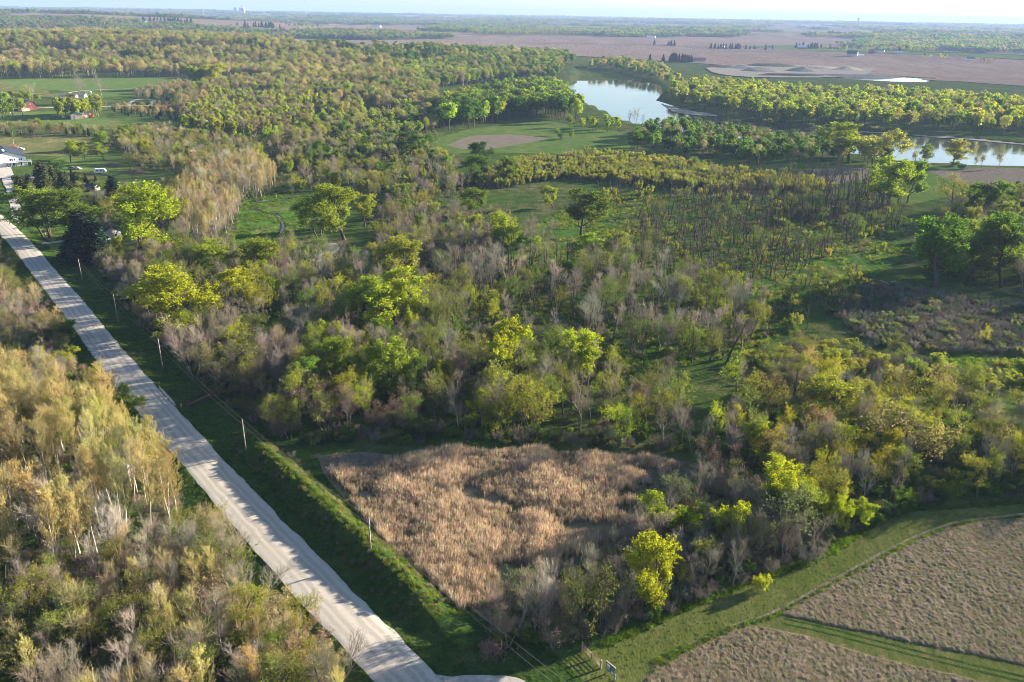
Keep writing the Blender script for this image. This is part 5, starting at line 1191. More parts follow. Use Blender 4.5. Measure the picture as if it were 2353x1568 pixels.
under([(-160, 600), (-20, 580), (120, 730), (330, 990), (-160, 940)], 2.4, 502, .45, [3, 3, 3, 3, 2, 2, 1, 1, 1, 1, 1, 1, 0, 0], left=-7.5)
under([(225, 620), (420, 560), (690, 600), (1000, 690), (1400, 820), (1690, 1000), (1690, 1030), (1600, 1045), (1300, 1030), (1000, 1028), (640, 1020), (420, 850)], 3.4, 503, .40, [1, 1, 2, 2, 1, 1, 3, 3, 3, 3, 2, 2, 1, 1], right=20)
under([(1690, 900), (2000, 930), (2400, 970), (2600, 980), (2600, 1135), (2200, 1145), (1940, 1235), (1800, 1200), (1660, 1040)], 2.6, 504, .45, [1, 1, 2, 2, 1, 1, 4, 4, 3, 3, 3, 3, 2, 2])
under([(1105, 1470), (1130, 1425), (1210, 1355), (1350, 1295), (1560, 1170), (1640, 1110), (1930, 1240), (1750, 1325), (1370, 1475), (1150, 1478)], 1.9, 505, .46, [4, 4, 5, 5, 2, 2, 1, 1, 1, 1, 1, 1, 0, 0])
under([(930, 620), (1200, 590), (1400, 600), (1760, 720), (1900, 780), (1700, 830), (1400, 820), (1000, 690)], 4.2, 506, .36, [2, 2, 2, 2, 1, 1, 3, 3, 2, 2, 1, 1, 0, 0])
under([(1380, 600), (1480, 490), (1850, 440), (2090, 470), (1990, 640), (1680, 660)], 5.5, 507, .34, [3, 3, 2, 2, 5, 5, 2, 2, 0, 0, 0, 0, 0, 0])
under([(1900, 720), (1980, 650), (2100, 665), (2353, 700), (2600, 740), (2600, 860), (2353, 815), (2150, 812), (2000, 795)], 2.6, 510, .45, [4, 4, 5, 5, 1, 1, 1, 1, 0, 0, 0, 0, 2, 2])
under([(400, 560), (430, 430), (640, 380), (1000, 380), (1180, 520), (1000, 640), (850, 600), (860, 480), (730, 430), (540, 480), (520, 570)], 4.6, 508, .40, [2, 2, 2, 2, 1, 1, 3, 3, 2, 2, 1, 1, 0, 0])
under([(250, 330), (480, 320), (700, 300), (1000, 270), (1010, 370), (640, 380), (440, 410), (300, 380)], 5.5, 509, .5, [2, 2, 2, 2, 1, 1, 3, 3, 2, 2, 1, 1, 0, 0])
rb_ = np.random.default_rng(12); nb_ = 420; Ib = rb_.integers(I_B0 + 2, I_B1 + 4, nb_); Sb = rb_.choice([7.6, 8.6, 12.8, 14.0], nb_) + rb_.normal(size=nb_) * .6
n0_ = sum(map(len, xs)); xs.append(ROADC[Ib, 0] + RN[Ib, 0] * Sb); ys.append(ROADC[Ib, 1] + RN[Ib, 1] * Sb); ss.append(.09 + .16 * rb_.random(nb_)); vs.append(rb_.choice([0, 1, 2, 3, 4, 5, 6, 10, 12], nb_))
n = sum(map(len, xs)); s = np.concatenate(ss); x = np.concatenate(xs); y = np.concatenate(ys); zu = ground_z(x, y) - .05; zu[n0_:] = bank_z(Sb, Ib) - .05
scatter("undergrowth", C_UND, np.stack([x, y, zu], -1), np.stack([s, s, s], -1), rng.random(n) * 6.283, np.concatenate(vs), "tangled brush and low leaves between the trunks", "undergrowth"); print("under", n)
# ---------------------------------------------------------------- every tree becomes an object of its own; what is left beyond 300 of a kind joins a mass
NAMES = dict(cottonwood=("leafy_tree", "tree"), budding=("budding_tree", "tree"), bare=("bare_tree", "tree"), rusty=("brush_tree", "tree"), aspen=("aspen_tree", "tree"), willow=("willow", "willow"),
             shrub=("leafy_shrub", "shrub"), brush=("bare_shrub", "shrub"), snag=("dead_tree", "dead tree"), spruce=("spruce_tree", "conifer"), cedar=("cedar_tree", "conifer"),
             mid_leafy=("broadleaf_tree", "tree"), mid_poplar=("poplar_tree", "tree"), mid_bud=("thin_crowned_tree", "tree"))
LOOK = dict(cottonwood="leafy tree", budding="budding tree", bare="bare tree", rusty="twiggy brush tree", aspen="pale-stemmed tree", willow="willow", shrub="leafy shrub", brush="twiggy bare shrub", snag="dead standing tree",
            spruce="spruce", cedar="cedar", mid_leafy="leafy tree", mid_poplar="poplar", mid_bud="thin-crowned tree")
CWORD = dict(bright="bright green", lime="yellow-green", green="deep green", deep="dark green", olive="olive", gold="golden", tan="tan", catkin="straw-yellow", willow="pale yellow-green", grey="grey", brown="brown",
             rust="rusty", cedar="dark", spruce="dark blue-green", greygreen="grey-green", fresh="fresh green", dark="dark", pale="pale grey", blue="dull green")
by = {}
for p in PLANT: by.setdefault(p['kind'], []).append(p)
LIMIT = 298
HT = {k: (np.percentile([q['h'] for q in L], 30), np.percentile([q['h'] for q in L], 70)) for k, L in by.items()}
single, rest = [], []
def in_view(p):
    d = math.hypot(p['x'], p['y']); m = p['h'] / max(d, 50) * FOCAL / SC
    u, v = project(np.float64(p['x']), np.float64(p['y']), np.float64(p['z'] + p['h'] * .7)); return -m * .5 < u < 2353 + m * .5 and v < 1568 + m * .3
for k, L in by.items():
    for p in L: p['size'] = p['h'] * p['wf'] / math.sqrt(p['x'] ** 2 + p['y'] ** 2 + CAM_H ** 2); p['seen'] = in_view(p)
    L.sort(key=lambda p: (not p['hand'], not p['seen'], -p['size']))
    single += [p for p in L[:LIMIT] if p['seen'] or p['hand']]; rest += [p for p in L[:LIMIT] if not (p['seen'] or p['hand'])] + L[LIMIT:]
print("single", len(single), "rest", len(rest), {k: len(v) for k, v in by.items()})

_ONES = ["", "first", "second", "third", "fourth", "fifth", "sixth", "seventh", "eighth", "ninth", "tenth", "eleventh", "twelfth", "thirteenth", "fourteenth", "fifteenth", "sixteenth", "seventeenth", "eighteenth", "nineteenth"]
_TENS = ["", "", "twent", "thirt", "fort", "fift", "sixt", "sevent", "eight", "ninet"]
def words(n):
    """ordinal word"""
    if n < 20: return _ONES[n]
    if n < 100: return _TENS[n // 10] + ("ieth" if n % 10 == 0 else "y-" + _ONES[n % 10])
    return "hundred-and-" + (words(n - 100) if n > 100 else "zeroth")
# what one can find near by: the hand-read trees and fixed landmarks
MARKS = [("the huge roadside cottonwood", GP([(425, 765)])[0]), ("the dark driveway spruce", GP([(197, 600)])[0]), ("the bridge rail", GP([(380, 925)])[0]), ("the leaning lime cottonwood", GP([(905, 760)])[0]), ("the creek grove", GP([(785, 548)])[0]),
         ("the golden round tree", GP([(945, 660)])[0]), ("the dense bright thicket tree", GP([(885, 905)])[0]), ("the lime tree among grey stems", GP([(1152, 880)])[0]), ("the lime marsh-front tree", GP([(1338, 880)])[0]),
         ("the prairie's far corner", GP([(735, 1060)])[0]), ("the prairie's back edge", GP([(1150, 1035)])[0]), ("the prairie's right corner", GP([(1600, 1070)])[0]), ("the gate", GP([(1375, 1530)])[0]), ("the brilliant lime bush", GP([(1746, 1357)])[0]),
         ("the flat-topped lime tree", GP([(1530, 1240)])[0]), ("the lane bend", GP([(2000, 1210)])[0]), ("the orange-tan tree", GP([(2085, 1085)])[0]), ("the large yellow-leaved tree", GP([(1925, 990)])[0]), ("the two-tiered yellow tree", GP([(2255, 800)])[0]),
         ("the big deep green trees", GP([(2190, 650)])[0]), ("the vase-shaped pale tree", GP([(2025, 480)])[0]), ("the flat-topped marsh tree", GP([(1340, 612)])[0]), ("the olive green marsh tree", GP([(1335, 545)])[0]), ("the great river bank cottonwood", GP([(1950, 375)])[0]),
         ("the brown fallow plot", GP([(1150, 325)])[0]), ("the river bend", GP([(1480, 275)])[0]), ("the white metal house", GP([(40, 390)])[0]), ("the teal-roofed sheds", GP([(320, 262)])[0]), ("the long grey houses", GP([(290, 225)])[0]),
         ("the dark backwater", GP([(920, 275)])[0]), ("the lime-crowned grove tree", GP([(255, 1135)])[0]), ("the left frame edge of the grove", GP([(0, 1250)])[0]), ("the bottom edge of the road", GP([(850, 1560)])[0]), ("the mixed wood's middle", GP([(350, 1480)])[0]), ("the lower left picture corner", GP([(30, 1560)])[0]),
         ("the bright roadside lime bush", GP([(120, 860)])[0]), ("the upper road end", GP([(0, 560)])[0]), ("the far bank sandbar", GP([(2100, 300)])[0]), ("the marsh middle", GP([(1650, 560)])[0]), ("the small tan plot", GP([(1900, 405)])[0]), ("the open shrub marsh", GP([(2250, 890)])[0]), ("the poplar belt", GP([(640, 270)])[0]), ("the hillside foot", GP([(500, 200)])[0]), ("the river bend head", GP([(1400, 165)])[0])]
import re as _re
_cut = _re.compile(r"\s+(standing|beside|behind|in|over|among|at|with|leaning|touching|between|of|by|near|against|on|beyond|alone|around|next|left|right|close|to|under|above|overhanging|across)\s.*")
_short = {}
for p in single:
    if p['desc']: _short.setdefault(_cut.sub("", p['desc']), []).append(p)
MARKS += [("the " + n, np.array((L[0]['x'], L[0]['y']))) for n, L in _short.items() if len(L) == 1 and len(n.split()) <= 5]
MP = np.array([m[1] for m in MARKS])
draft = {}
for p in single:
    if p['desc']: p['label'] = p['desc']; continue
    kind = p['kind']; r = p['h']; cw = CWORD.get(p['cname'], '')
    if p['y'] > 560 and p['place']:
        b = " ".join(f"{cw} {LOOK[kind]} {p['place']}".split()); draft.setdefault(b, []).append((p['x'] / p['y'], p, True)); continue
    lo, hi = HT[kind]; size = "short" if r < lo else ("tall" if r > hi else "")
    d = (MP - [p['x'], p['y']]); sc = np.hypot(d[:, 0], d[:, 1]) / (30 + .25 * MP[:, 1]); i = int(np.argmin(sc)); dx, dy = p['x'] - MP[i, 0], p['y'] - MP[i, 1]
    dist = math.hypot(dx, dy)
    rel = ("left of" if dx < 0 else "right of") if abs(dx) > abs(dy) else ("behind" if dy > 0 else "in front of")
    near = "just " if dist < 14 else ("" if dist < 34 else "well ")
    b = " ".join(f"{size} {cw} {LOOK[kind]} {near}{rel} {MARKS[i][0]}".split())
    draft.setdefault(b, []).append((dist, p, False))
for b, L in draft.items():
    L.sort(key=lambda t: t[0])
    for n, (d, p, lr) in enumerate(L):
        p['label'] = b if len(L) == 1 else (f"{b}, {words(n + 1)} from left" if lr else (b + ", nearest one" if n == 0 else b + f", {words(n + 1)} nearest"))
for p in single:
    if len(p['label'].split()) > 16: p['label'] = p['label'].replace('tall ', '', 1).replace('short ', '', 1).replace(', nearest one', '', 1)
    if len(p['label'].split()) > 16: p['label'] = p['label'].replace('twiggy bare shrub', 'bare shrub').replace('just ', '').replace('well ', '')
SPLIT_PX = 14.0   # shown smaller than this a plant needs no parts
made = 0
for p in single:
    kind = p['kind']; nm, cat = NAMES[kind]; L = PROTO[kind]; pr = L[int(RNG.integers(len(L)))]
    s = p['h'] / pr['h']; w = s * p['wf']; grp = {"tree": "trees", "willow": "willows", "shrub": "shrubs", "dead tree": "dead trees", "conifer": "conifers"}[cat] + " " + (p['place'] or "picked out by their size")
    px = p['h'] / math.sqrt(p['x'] ** 2 + p['y'] ** 2 + CAM_H ** 2) * FOCAL
    if px > SPLIT_PX and not kind.startswith('mid'):
        e = empty(nm, (p['x'], p['y'], p['z']), p['rz']); e.scale = (w, w, s)
        a = link("trunk", pr['trunk'], e); c = link("crown", pr['crown'], e); c.color = (*p['col'], 1)
    else:
        e = link(nm, joined(pr)); e.location = (p['x'], p['y'], p['z']); e.rotation_euler = (0, 0, p['rz']); e.scale = (w, w, s); e.color = (*p['col'], 1)
    tag(e, p['label'], cat, grp); p['obj'] = e; made += 1
# the rest of each kind as one mass
rb = {}
for p in rest: rb.setdefault(p['kind'], []).append(p)
REST_LABEL = dict(cottonwood="remaining leafy trees of the valley", budding="remaining budding trees of the woods", bare="remaining bare grey trees of the thickets", rusty="remaining rusty brush of the thickets", aspen="remaining pale-stemmed trees of the grove",
                  willow="remaining willows of the pale belt", shrub="remaining leafy shrubs under the woods", brush="remaining bare brush of the swale and woods", snag="remaining dead poles of the marsh", cedar="remaining dark cedars of the hedges", spruce="remaining spruces of the yard",
                  mid_leafy="remaining leafy trees of the river woods", mid_poplar="remaining poplars of the bright belt", mid_bud="remaining thin-crowned trees of the far thickets")
for kind, L in rb.items():
    cn = sorted({p['cname'] for p in L}); pr = PROTO[kind]
    items = [(joined(q), COLS[c]) for c in cn for q in pr]; C = source_set("rest_" + kind, items)
    r = np.random.default_rng(3); vi = r.integers(0, len(pr), len(L)); var = np.array([cn.index(p['cname']) for p in L]) * len(pr) + vi
    s = np.array([p['h'] / pr[i]['h'] for p, i in zip(L, vi)]); w = s * np.array([p['wf'] for p in L])
    scatter(NAMES[kind][0].replace("_tree", "").replace("willow", "willow") + "_undergrowth" if kind in ('shrub', 'brush') else NAMES[kind][0].replace("_tree", "") + "_forest", C, np.array([(p['x'], p['y'], p['z']) for p in L]), np.stack([w, w, s], -1), np.array([p['rz'] for p in L]), var, REST_LABEL[kind], "woodland")
print("made", made)
# ---------------------------------------------------------------- things people made
M['white_paint'] = plain_mat("white_paint", (.74, .74, .72), .5, var=.06)
M['pole_wood'] = plain_mat("pole_wood", (.30, .265, .23), .85, var=.2, scale=3)
M['steel'] = plain_mat("galvanised", (.50, .51, .52), .45, .6, var=.1)
M['dull_steel'] = plain_mat("dull_steel", (.33, .34, .35), .6, .3, var=.15)
M['wire'] = plain_mat("wire", (.16, .16, .16), .5, .5)
M['porcelain'] = plain_mat("porcelain", (.55, .55, .55), .3)
M['orange'] = plain_mat("orange_sheet", (.75, .30, .03), .5, var=.04)
M['post_wood'] = plain_mat("post_wood", (.33, .27, .21), .85, var=.2, scale=4)
M['rust'] = plain_mat("gate_pipe", (.30, .22, .15), .7, .2, var=.2, scale=4)
M['glass'] = plain_mat("window_glass", (.03, .035, .045), .08, 0, .05, spec=.6)
M['navy'] = plain_mat("navy_roof", (.028, .032, .05), .45, .3, .06)
M['pale_blue_wall'] = plain_mat("white_siding", (.66, .68, .70), .55, var=.04, scale=.6)
M['teal'] = plain_mat("teal_roof", (.045, .15, .15), .4, .3, .08)
M['tan_wall'] = plain_mat("tan_siding", (.40, .31, .23), .7, var=.08)
M['red_wall'] = plain_mat("red_boards", (.23, .045, .035), .7, var=.12)
M['dark_red'] = plain_mat("dark_red_boards", (.12, .035, .03), .75, var=.12)
M['green_roof'] = plain_mat("green_roof", (.05, .11, .06), .5, .2, .1)
M['grey_wall'] = plain_mat("grey_siding", (.40, .40, .39), .65, var=.08)
M['grey_roof'] = plain_mat("grey_shingle", (.17, .165, .165), .8, var=.12)
M['brown_roof'] = plain_mat("brown_shingle", (.13, .10, .09), .8, var=.12)
M['white_roof'] = plain_mat("white_metal_roof", (.62, .64, .66), .35, .3, .05)
M['rose_roof'] = plain_mat("rose_roof", (.33, .14, .15), .55, .1, .08)
M['tyre'] = plain_mat("tyre", (.02, .02, .02), .9)
M['red_paint'] = plain_mat("red_paint", (.45, .05, .025), .5, var=.1)
M['concrete'] = plain_mat("concrete", (.42, .41, .39), .85, var=.12, scale=.2)
M['board_dark'] = plain_mat("board_backing", (.10, .11, .10), .6)
M['sheet_white'] = plain_mat("notice_sheet", (.72, .74, .76), .5, var=.04)
M['sheet_teal'] = plain_mat("map_sheet", (.06, .24, .22), .5, var=.25, scale=8)
M['sheet_blue'] = plain_mat("blue_sheet", (.20, .42, .62), .5, var=.1, scale=6)
M['spoil'] = ground_mat("spoil", (.26, .235, .20), (.21, .19, .165), (.30, .27, .23), .06, .3, 1.5, .3, .5)
M['spoil_tan'] = ground_mat("spoil_sand", (.40, .33, .25), (.34, .28, .215), (.43, .37, .29), .06, .3, 1.5, .3, .5)
M['spoil_dark'] = ground_mat("spoil_topsoil", (.13, .115, .10), (.16, .14, .12), (.10, .11, .07), .06, .3, 1.5, .4, .5)
M['yellow'] = plain_mat("yellow_guard", (.70, .48, .04), .5)

def surf_z(x, y):
    s, i = road_s(np.array([x]), np.array([y])); g = float(ground_z(x, y))
    return max(g, float(bank_z(s, i)[0])) if -12.5 < s[0] < 23 else g

# utility poles and their wires
pole_top = []
def utility_pole(px4, top4, label, transformer=False):
    for _ in range(3):
        pass
    x, y = G(px4[0] * K, px4[1] * K, .3); z = surf_z(float(x), float(y)); x, y = G(px4[0] * K, px4[1] * K, z)
    h = height_from(x, y, z, top4 * K)
    e = empty("utility_pole", (x, y, z - .1)); r = h / 9.0
    MB().tube([(0, 0, -.4), (0, 0, h * .5), (0, 0, h)], .17, 10, .10).build("shaft", M['pole_wood'], e, True)
    MB().lathe([(.03, h), (.07, h + .05), (.05, h + .12), (.075, h + .18), (.03, h + .27), (0, h + .28)], 10).build("insulator", M['porcelain'], e, True)
    b = MB().box(.09, .30, -.03, .03, h * .80, h * .80 + .06); b.lathe([(.0, h * .80 + .06), (.05, h * .80 + .08), (.04, h * .80 + .18), (0, h * .80 + .19)], 8, (.26, 0)); b.build("bracket", M['dull_steel'], e)
    MB().box(-.125, -.105, -.06, .06, 1.5, 1.75).build("number_plate", M['sheet_white'], e)
    if transformer:
        MB().lathe([(0, h * .80), (.27, h * .80), (.28, h * .84), (.28, h * .93), (.24, h * .95), (0, h * .955)], 14, (-.42, 0)).build("transformer", M['porcelain'], e, True)
    tag(e, label, "utility pole", "utility poles along the gravel road"); pole_top.append((float(x), float(y), z + h + .2, z + h * .80 + .2, h)); return e
utility_pole((131, 902), 842, "slim utility pole at the bushes by the upper road")
utility_pole((185, 955), 888, "utility pole with a transformer can beside the driveway", True)
utility_pole((330, 1124), 1037, "utility pole on the roadside lawn next to the spruce")
utility_pole((473, 1288), 1179, "utility pole in front of the huge roadside cottonwood")
utility_pole((652, 1479), 1355, "utility pole on the shaded verge above the bridge rail")
utility_pole((983, 1794), 1678, "utility pole between the bridge rail and the prairie corner")
utility_pole((1483, 2205), 2072, "sunlit utility pole on the berm beside the prairie")
# the next pole stands just outside the picture; its wires cross the lower corner
a0, a1 = np.array(pole_top[-2][:2]), np.array(pole_top[-1][:2])
nx_, ny_ = a1 + (a1 - a0) * 1.1; zz = 0.0
e = empty("utility_pole", (nx_, ny_, 0)); MB().tube([(0, 0, -.4), (0, 0, 4.6), (0, 0, 9)], .17, 10, .10).build("shaft", M['pole_wood'], e, True)
MB().lathe([(.03, 9), (.07, 9.05), (.05, 9.12), (.075, 9.18), (.03, 9.27), (0, 9.28)], 10).build("insulator", M['porcelain'], e, True)
tag(e, "utility pole past the park entrance below the picture's bottom edge", "utility pole", "utility poles along the gravel road"); pole_top.append((float(nx_), float(ny_), 9.2, 7.4, 9.0))
for j, nm, lb in ((2, "power_line", "upper bare power line strung along the gravel road"), (3, "neutral_line", "lower power line strung along the gravel road")):
    mb = MB()
    for p, q in zip(pole_top[1:-1], pole_top[2:]):
        A, B = Vector((p[0], p[1], p[j])), Vector((q[0], q[1], q[j])); n = 14
        mb.tube([A.lerp(B, t / n) - Vector((0, 0, .9 * 4 * (t / n) * (1 - t / n))) for t in range(n + 1)], .02, 4, caps=False)
    o = mb.build(nm, M['wire']); tag(o, lb, "power line")
gx_, gy_ = G(2003 * K, 2602 * K); e = MB().tube([(0, 0, 0), (.05, 0, .8), (.12, 0, 1.9)], .05, 8).build("guy_guard", M['yellow']); e.location = (gx_, gy_, 0); tag(e, "small yellow guy-wire guard in the brush near the gate", "guy guard")

# bridge: rails either side, headwall, orange marker
def on_road(i, s): return ROADC[i] + RN[i] * s
ia, ib = along(692 * K, 1644 * K), along(627 * K, 1574 * K)
def rail(side, i0, i1, label, hgt=.75):
    e0 = on_road(i0, 0); e = empty("bridge_rail", (*on_road(i0, side), ROAD_Z - .15)); n = max(4, i1 - i0 + 1)
    pts = [on_road(i, side) for i in range(i0, i1 + 1)]; base = Vector((*pts[0], 0))
    loc = [Vector((*p, 0)) - base for p in pts]
    for z in (.42, .78): MB().tube([l + Vector((0, 0, z)) for l in loc], .07, 8).build("rail", M['steel'], e, True)
    for l in loc[::2]: MB().box(l.x - .07, l.x + .07, l.y - .07, l.y + .07, -.4, .84).build("post", M['dull_steel'], e)
    d = (loc[-1] - loc[0]).normalized(); nn = Vector((d.y, -d.x, 0))
    k = [loc[0] - nn * .2, loc[-1] - nn * .2, loc[-1] + nn * .25, loc[0] + nn * .25]
    MB().add([(*p.xy, -1.3) for p in k] + [(*p.xy, .12) for p in k], [(0, 3, 2, 1), (4, 5, 6, 7), (0, 1, 5, 4), (1, 2, 6, 5), (2, 3, 7, 6), (3, 0, 4, 7)]).build("kerb", M['concrete'], e)
    tag(e, label, "bridge rail"); return e
rail(HW + .75, min(ia, ib), max(ia, ib), "grey pipe bridge rail on the verge side of the road")
il = along(440 * K, 1548 * K); rail(-HW - .9, min(ia, ib) + 3, max(ia, ib) + 3, "pale bridge rail on the wood side of the road")
p = on_road(min(ia, ib) - 1, HW + 1.6); e = empty("object_marker", (*p, ROAD_Z - .5), math.radians(35))
MB().box(-.03, .03, -.03, .03, -.2, 1.0).build("post", M['dull_steel'], e); MB().box(-.17, .17, -.05, -.035, .55, 1.45).build("panel", M['orange'], e)
for kk in range(3): MB().add([(-.16, -.055, .62 + kk * .27), (.16, -.055, .76 + kk * .27), (.16, -.055, .87 + kk * .27), (-.16, -.055, .73 + kk * .27)], [(0, 1, 2, 3)]).build("stripe", M['board_dark'], e)
tag(e, "orange hazard marker at the near end of the bridge rail", "marker")
p = on_road(max(ia, ib) + 1, HW + 1.5); e = empty("marker_post", (*p, ROAD_Z - .5)); MB().tube([(0, 0, -.2), (0, 0, 1.3)], .04, 8).build("post", M['steel'], e); MB().box(-.1, .1, -.05, -.04, .9, 1.3).build("plate", M['sheet_white'], e); tag(e, "thin grey marker post at the far end of the bridge rail", "marker")

# gate, notice board, blue marker
A, Bm, B = [Vector((*G(u * K, v * K), 0)) for u, v in ((2328, 2604), (2368, 2640), (2403, 2674))]
e = empty("pipe_gate", A); d = B - A; L = d.length; ux = d.normalized()
for nm, t, r, hh in (("hinge_post", 0.0, .13, 1.75), ("centre_post", L * .5, .09, 1.35), ("latch_post", L, .15, 1.65)):
    q = ux * t; MB().tube([(q.x, q.y, -.3), (q.x, q.y, hh)], r, 10, r * .92).build(nm, M['post_wood'], e, False)
for lf, (t0, t1) in enumerate(((.12, L * .5 - .12), (L * .5 + .12, L - .18))):
    for z in (.30, .48, .67, .88, 1.12, 1.32): MB().tube([ux * t0 + Vector((0, 0, z)), ux * t1 + Vector((0, 0, z))], .035, 6).build("rail", M['rust'], e, True)
    for t in (t0, (t0 + t1) / 2, t1): MB().tube([ux * t + Vector((0, 0, .27)), ux * t + Vector((0, 0, 1.35))], .035, 6).build("stile", M['rust'], e, True)
tag(e, "brown pipe gate with wooden posts across the grass entrance", "gate")
A, B = [Vector((*G(u * K, v * K), 0)) for u, v in ((2423, 2697), (2441, 2712))]
e = empty("notice_board", A); d = B - A; L = max(1.7, d.length); ux = d.normalized(); nn = Vector((ux.y, -ux.x, 0))
if nn.y > 0: nn = -nn
Ht = 2.5
for t in (0, L): q = ux * t; MB().box(q.x - .09, q.x + .09, q.y - .09, q.y + .09, -.3, Ht).build("post", M['post_wood'], e)
def slab(t0, t1, z0, z1, o0, o1, nm, m):
    c = [ux * t0 + nn * o0, ux * t1 + nn * o0, ux * t1 + nn * o1, ux * t0 + nn * o1]
    return MB().add([(p.x, p.y, z0) for p in c] + [(p.x, p.y, z1) for p in c], [(0, 3, 2, 1), (4, 5, 6, 7), (0, 1, 5, 4), (1, 2, 6, 5), (2, 3, 7, 6), (3, 0, 4, 7)]).build(nm, m, e)
slab(-.12, L + .12, Ht, Ht + .10, -.10, .10, "cap_beam", M['post_wood'])
slab(.1, L - .1, 1.0, Ht - .1, -.05, .02, "panel", M['board_dark'])
slab(.16, L * .42, 1.75, Ht - .2, .025, .04, "notice_sheet", M['sheet_white']); slab(.16, L * .38, 1.25, 1.62, .025, .04, "notice_sheet", M['sheet_blue'])
slab(L * .56, L - .18, 1.45, Ht - .25, .025, .04, "map_sheet", M['sheet_teal']); slab(L * .56, L - .22, 1.08, 1.38, .025, .04, "notice_sheet", M['sheet_white'])
tag(e, "wooden notice board with teal map and white sheets beside the gate", "notice board")
x, y = G(2460 * K, 2719 * K); e = empty("trail_marker", (x, y, 0), .5); MB().box(-.04, .04, -.04, .04, -.2, 1.0).build("post", M['white_paint'], e); MB().box(-.16, .16, -.06, -.045, .55, .95).build("plate", M['sheet_blue'], e); tag(e, "small blue trail marker in the grass beside the notice board", "marker")

# ------------------------------------------------ buildings
def building(name, at, w, l, wh, rh, rz, wall, roof, label, cat="house", over=.4, windows=(), doors=(), back=(), chim=None, z=None, gambrel=False, silo=None):
    """gable front at local -Y, ridge along Y; windows/doors on the front: (x, z, w, h); on the +X side: back"""
    x, y = at; e = empty(name, (x, y, float(ground_z(x, y)) - .1 if z is None else z), rz)
    h2 = wh + (rh - wh) * .62
    prof = [(-w / 2, -.3), (w / 2, -.3), (w / 2, wh), (w * .36, h2), (0, rh), (-w * .36, h2), (-w / 2, wh)] if gambrel else [(-w / 2, -.3), (w / 2, -.3), (w / 2, wh), (0, rh), (-w / 2, wh)]
    MB().prism(prof, -l / 2, l / 2).build("wall", M[wall], e)
    t = .16; s = (rh - wh) / (w / 2)
    up = prof[2:]
    top = [(up[0][0] + over, up[0][1] - over * ((up[1][1] - up[0][1]) / (up[0][0] - up[1][0])) * 1.0)] + list(up[1:-1]) + [(up[-1][0] - over, up[-1][1] - over * ((up[-2][1] - up[-1][1]) / (up[-2][0] - up[-1][0])))]
    top = [(a, b + .02) for a, b in top]
    r = MB().prism(top + [(a, b + t) for a, b in top[::-1]], -l / 2 - over, l / 2 + over).build("roof", M[roof], e)
    if chim: MB().box(chim[0] - .35, chim[0] + .35, chim[1] - .35, chim[1] + .35, wh, rh + chim[2]).build("chimney", M['white_paint'], r)
    for (cx, cz, ww, hh) in windows:
        f = MB().box(cx - ww / 2 - .08, cx + ww / 2 + .08, -l / 2 - .05, -l / 2 + .05, cz - .08, cz + hh + .08).build("window", M['white_paint'], e); MB().box(cx - ww / 2, cx + ww / 2, -l / 2 - .07, -l / 2 - .052, cz, cz + hh).build("pane", M['glass'], f)
    for (cx, cz, ww, hh, mm) in doors: MB().box(cx - ww / 2, cx + ww / 2, -l / 2 - .09, -l / 2 + .02, cz, cz + hh).build("door", M[mm], e)
    for (cy2, cz, ww, hh) in back:
        f = MB().box(w / 2 - .05, w / 2 + .05, cy2 - ww / 2 - .08, cy2 + ww / 2 + .08, cz - .08, cz + hh + .08).build("window", M['white_paint'], e); MB().box(w / 2 + .052, w / 2 + .07, cy2 - ww / 2, cy2 + ww / 2, cz, cz + hh).build("pane", M['glass'], f)
    tag(e, label, cat); return e

# the large white metal house at the picture's edge
corner = G(109 * K, 662 * K); rz = math.radians(36); W_, L_ = 19.0, 25.0
c_, s_ = math.cos(rz), math.sin(rz); ctr = np.array(corner) - np.array([c_ * W_ / 2 - s_ * (-L_ / 2), s_ * W_ / 2 + c_ * (-L_ / 2)])
e = building("metal_house", ctr, W_, L_, 5.6, 9.2, rz, 'pale_blue_wall', 'navy', "big white metal house with navy roof, deck and garage door", over=.6,
             windows=[(1.4, 3.5, .6, 1.2), (2.3, 3.5, .6, 1.2), (3.6, 3.6, .6, .9), (6.3, 3.5, .6, 1.2), (7.1, 3.5, .6, 1.2), (1.0, .9, .9, 1.1), (2.6, .7, .8, 1.4), (5.6, .5, .7, 1.9), (6.6, .5, .7, 1.9)],
             doors=[(-4.2, 0.0, 5.2, 4.0, 'white_paint'), (-.8, 0.0, 1.0, 2.2, 'glass'), (3.4, 0, 1.0, 2.2, 'glass')])
dk = MB().box(-1.2, W_ / 2 + 2.6, -L_ / 2 - 2.6, -L_ / 2 - .11, 2.75, 2.95).build("deck", M['white_paint'], e)
for k_ in range(7): MB().box(-1.1 + k_ * 2.15 - .07, -1.1 + k_ * 2.15 + .07, -L_ / 2 - 2.55, -L_ / 2 - 2.4, 0, 2.75).build("post", M['white_paint'], dk)
MB().box(-1.2, W_ / 2 + 2.6, -L_ / 2 - 2.58, -L_ / 2 - 2.5, 3.85, 3.95).build("handrail", M['white_paint'], dk)
for k_ in range(24): MB().box(-1.15 + k_ * .575 - .03, -1.15 + k_ * .575 + .03, -L_ / 2 - 2.56, -L_ / 2 - 2.52, 2.95, 3.85).build("baluster", M['white_paint'], dk)
for sx, sy in ((-1.2, 3.0), (-1.2, 8.0)): MB().lathe([(.0, 8.6), (.7, 8.6), (.7, 9.4), (.5, 9.7), (0, 9.8)], 10, (sx, -L_ / 2 + sy)).build("roof_vent", M['white_paint'], e)
building("garden_shed", G(146 * K, 731 * K), 5.6, 4.0, 2.6, 4.0, math.radians(-62), 'white_paint', 'grey_roof', "small white shed with three dark windows among the cedars", "shed", back=[(-1.2, .8, .7, 1.3), (0, .4, .8, 1.8), (1.2, .8, .7, 1.3)], doors=[(0, 0, .9, 2, 'grey_wall')])
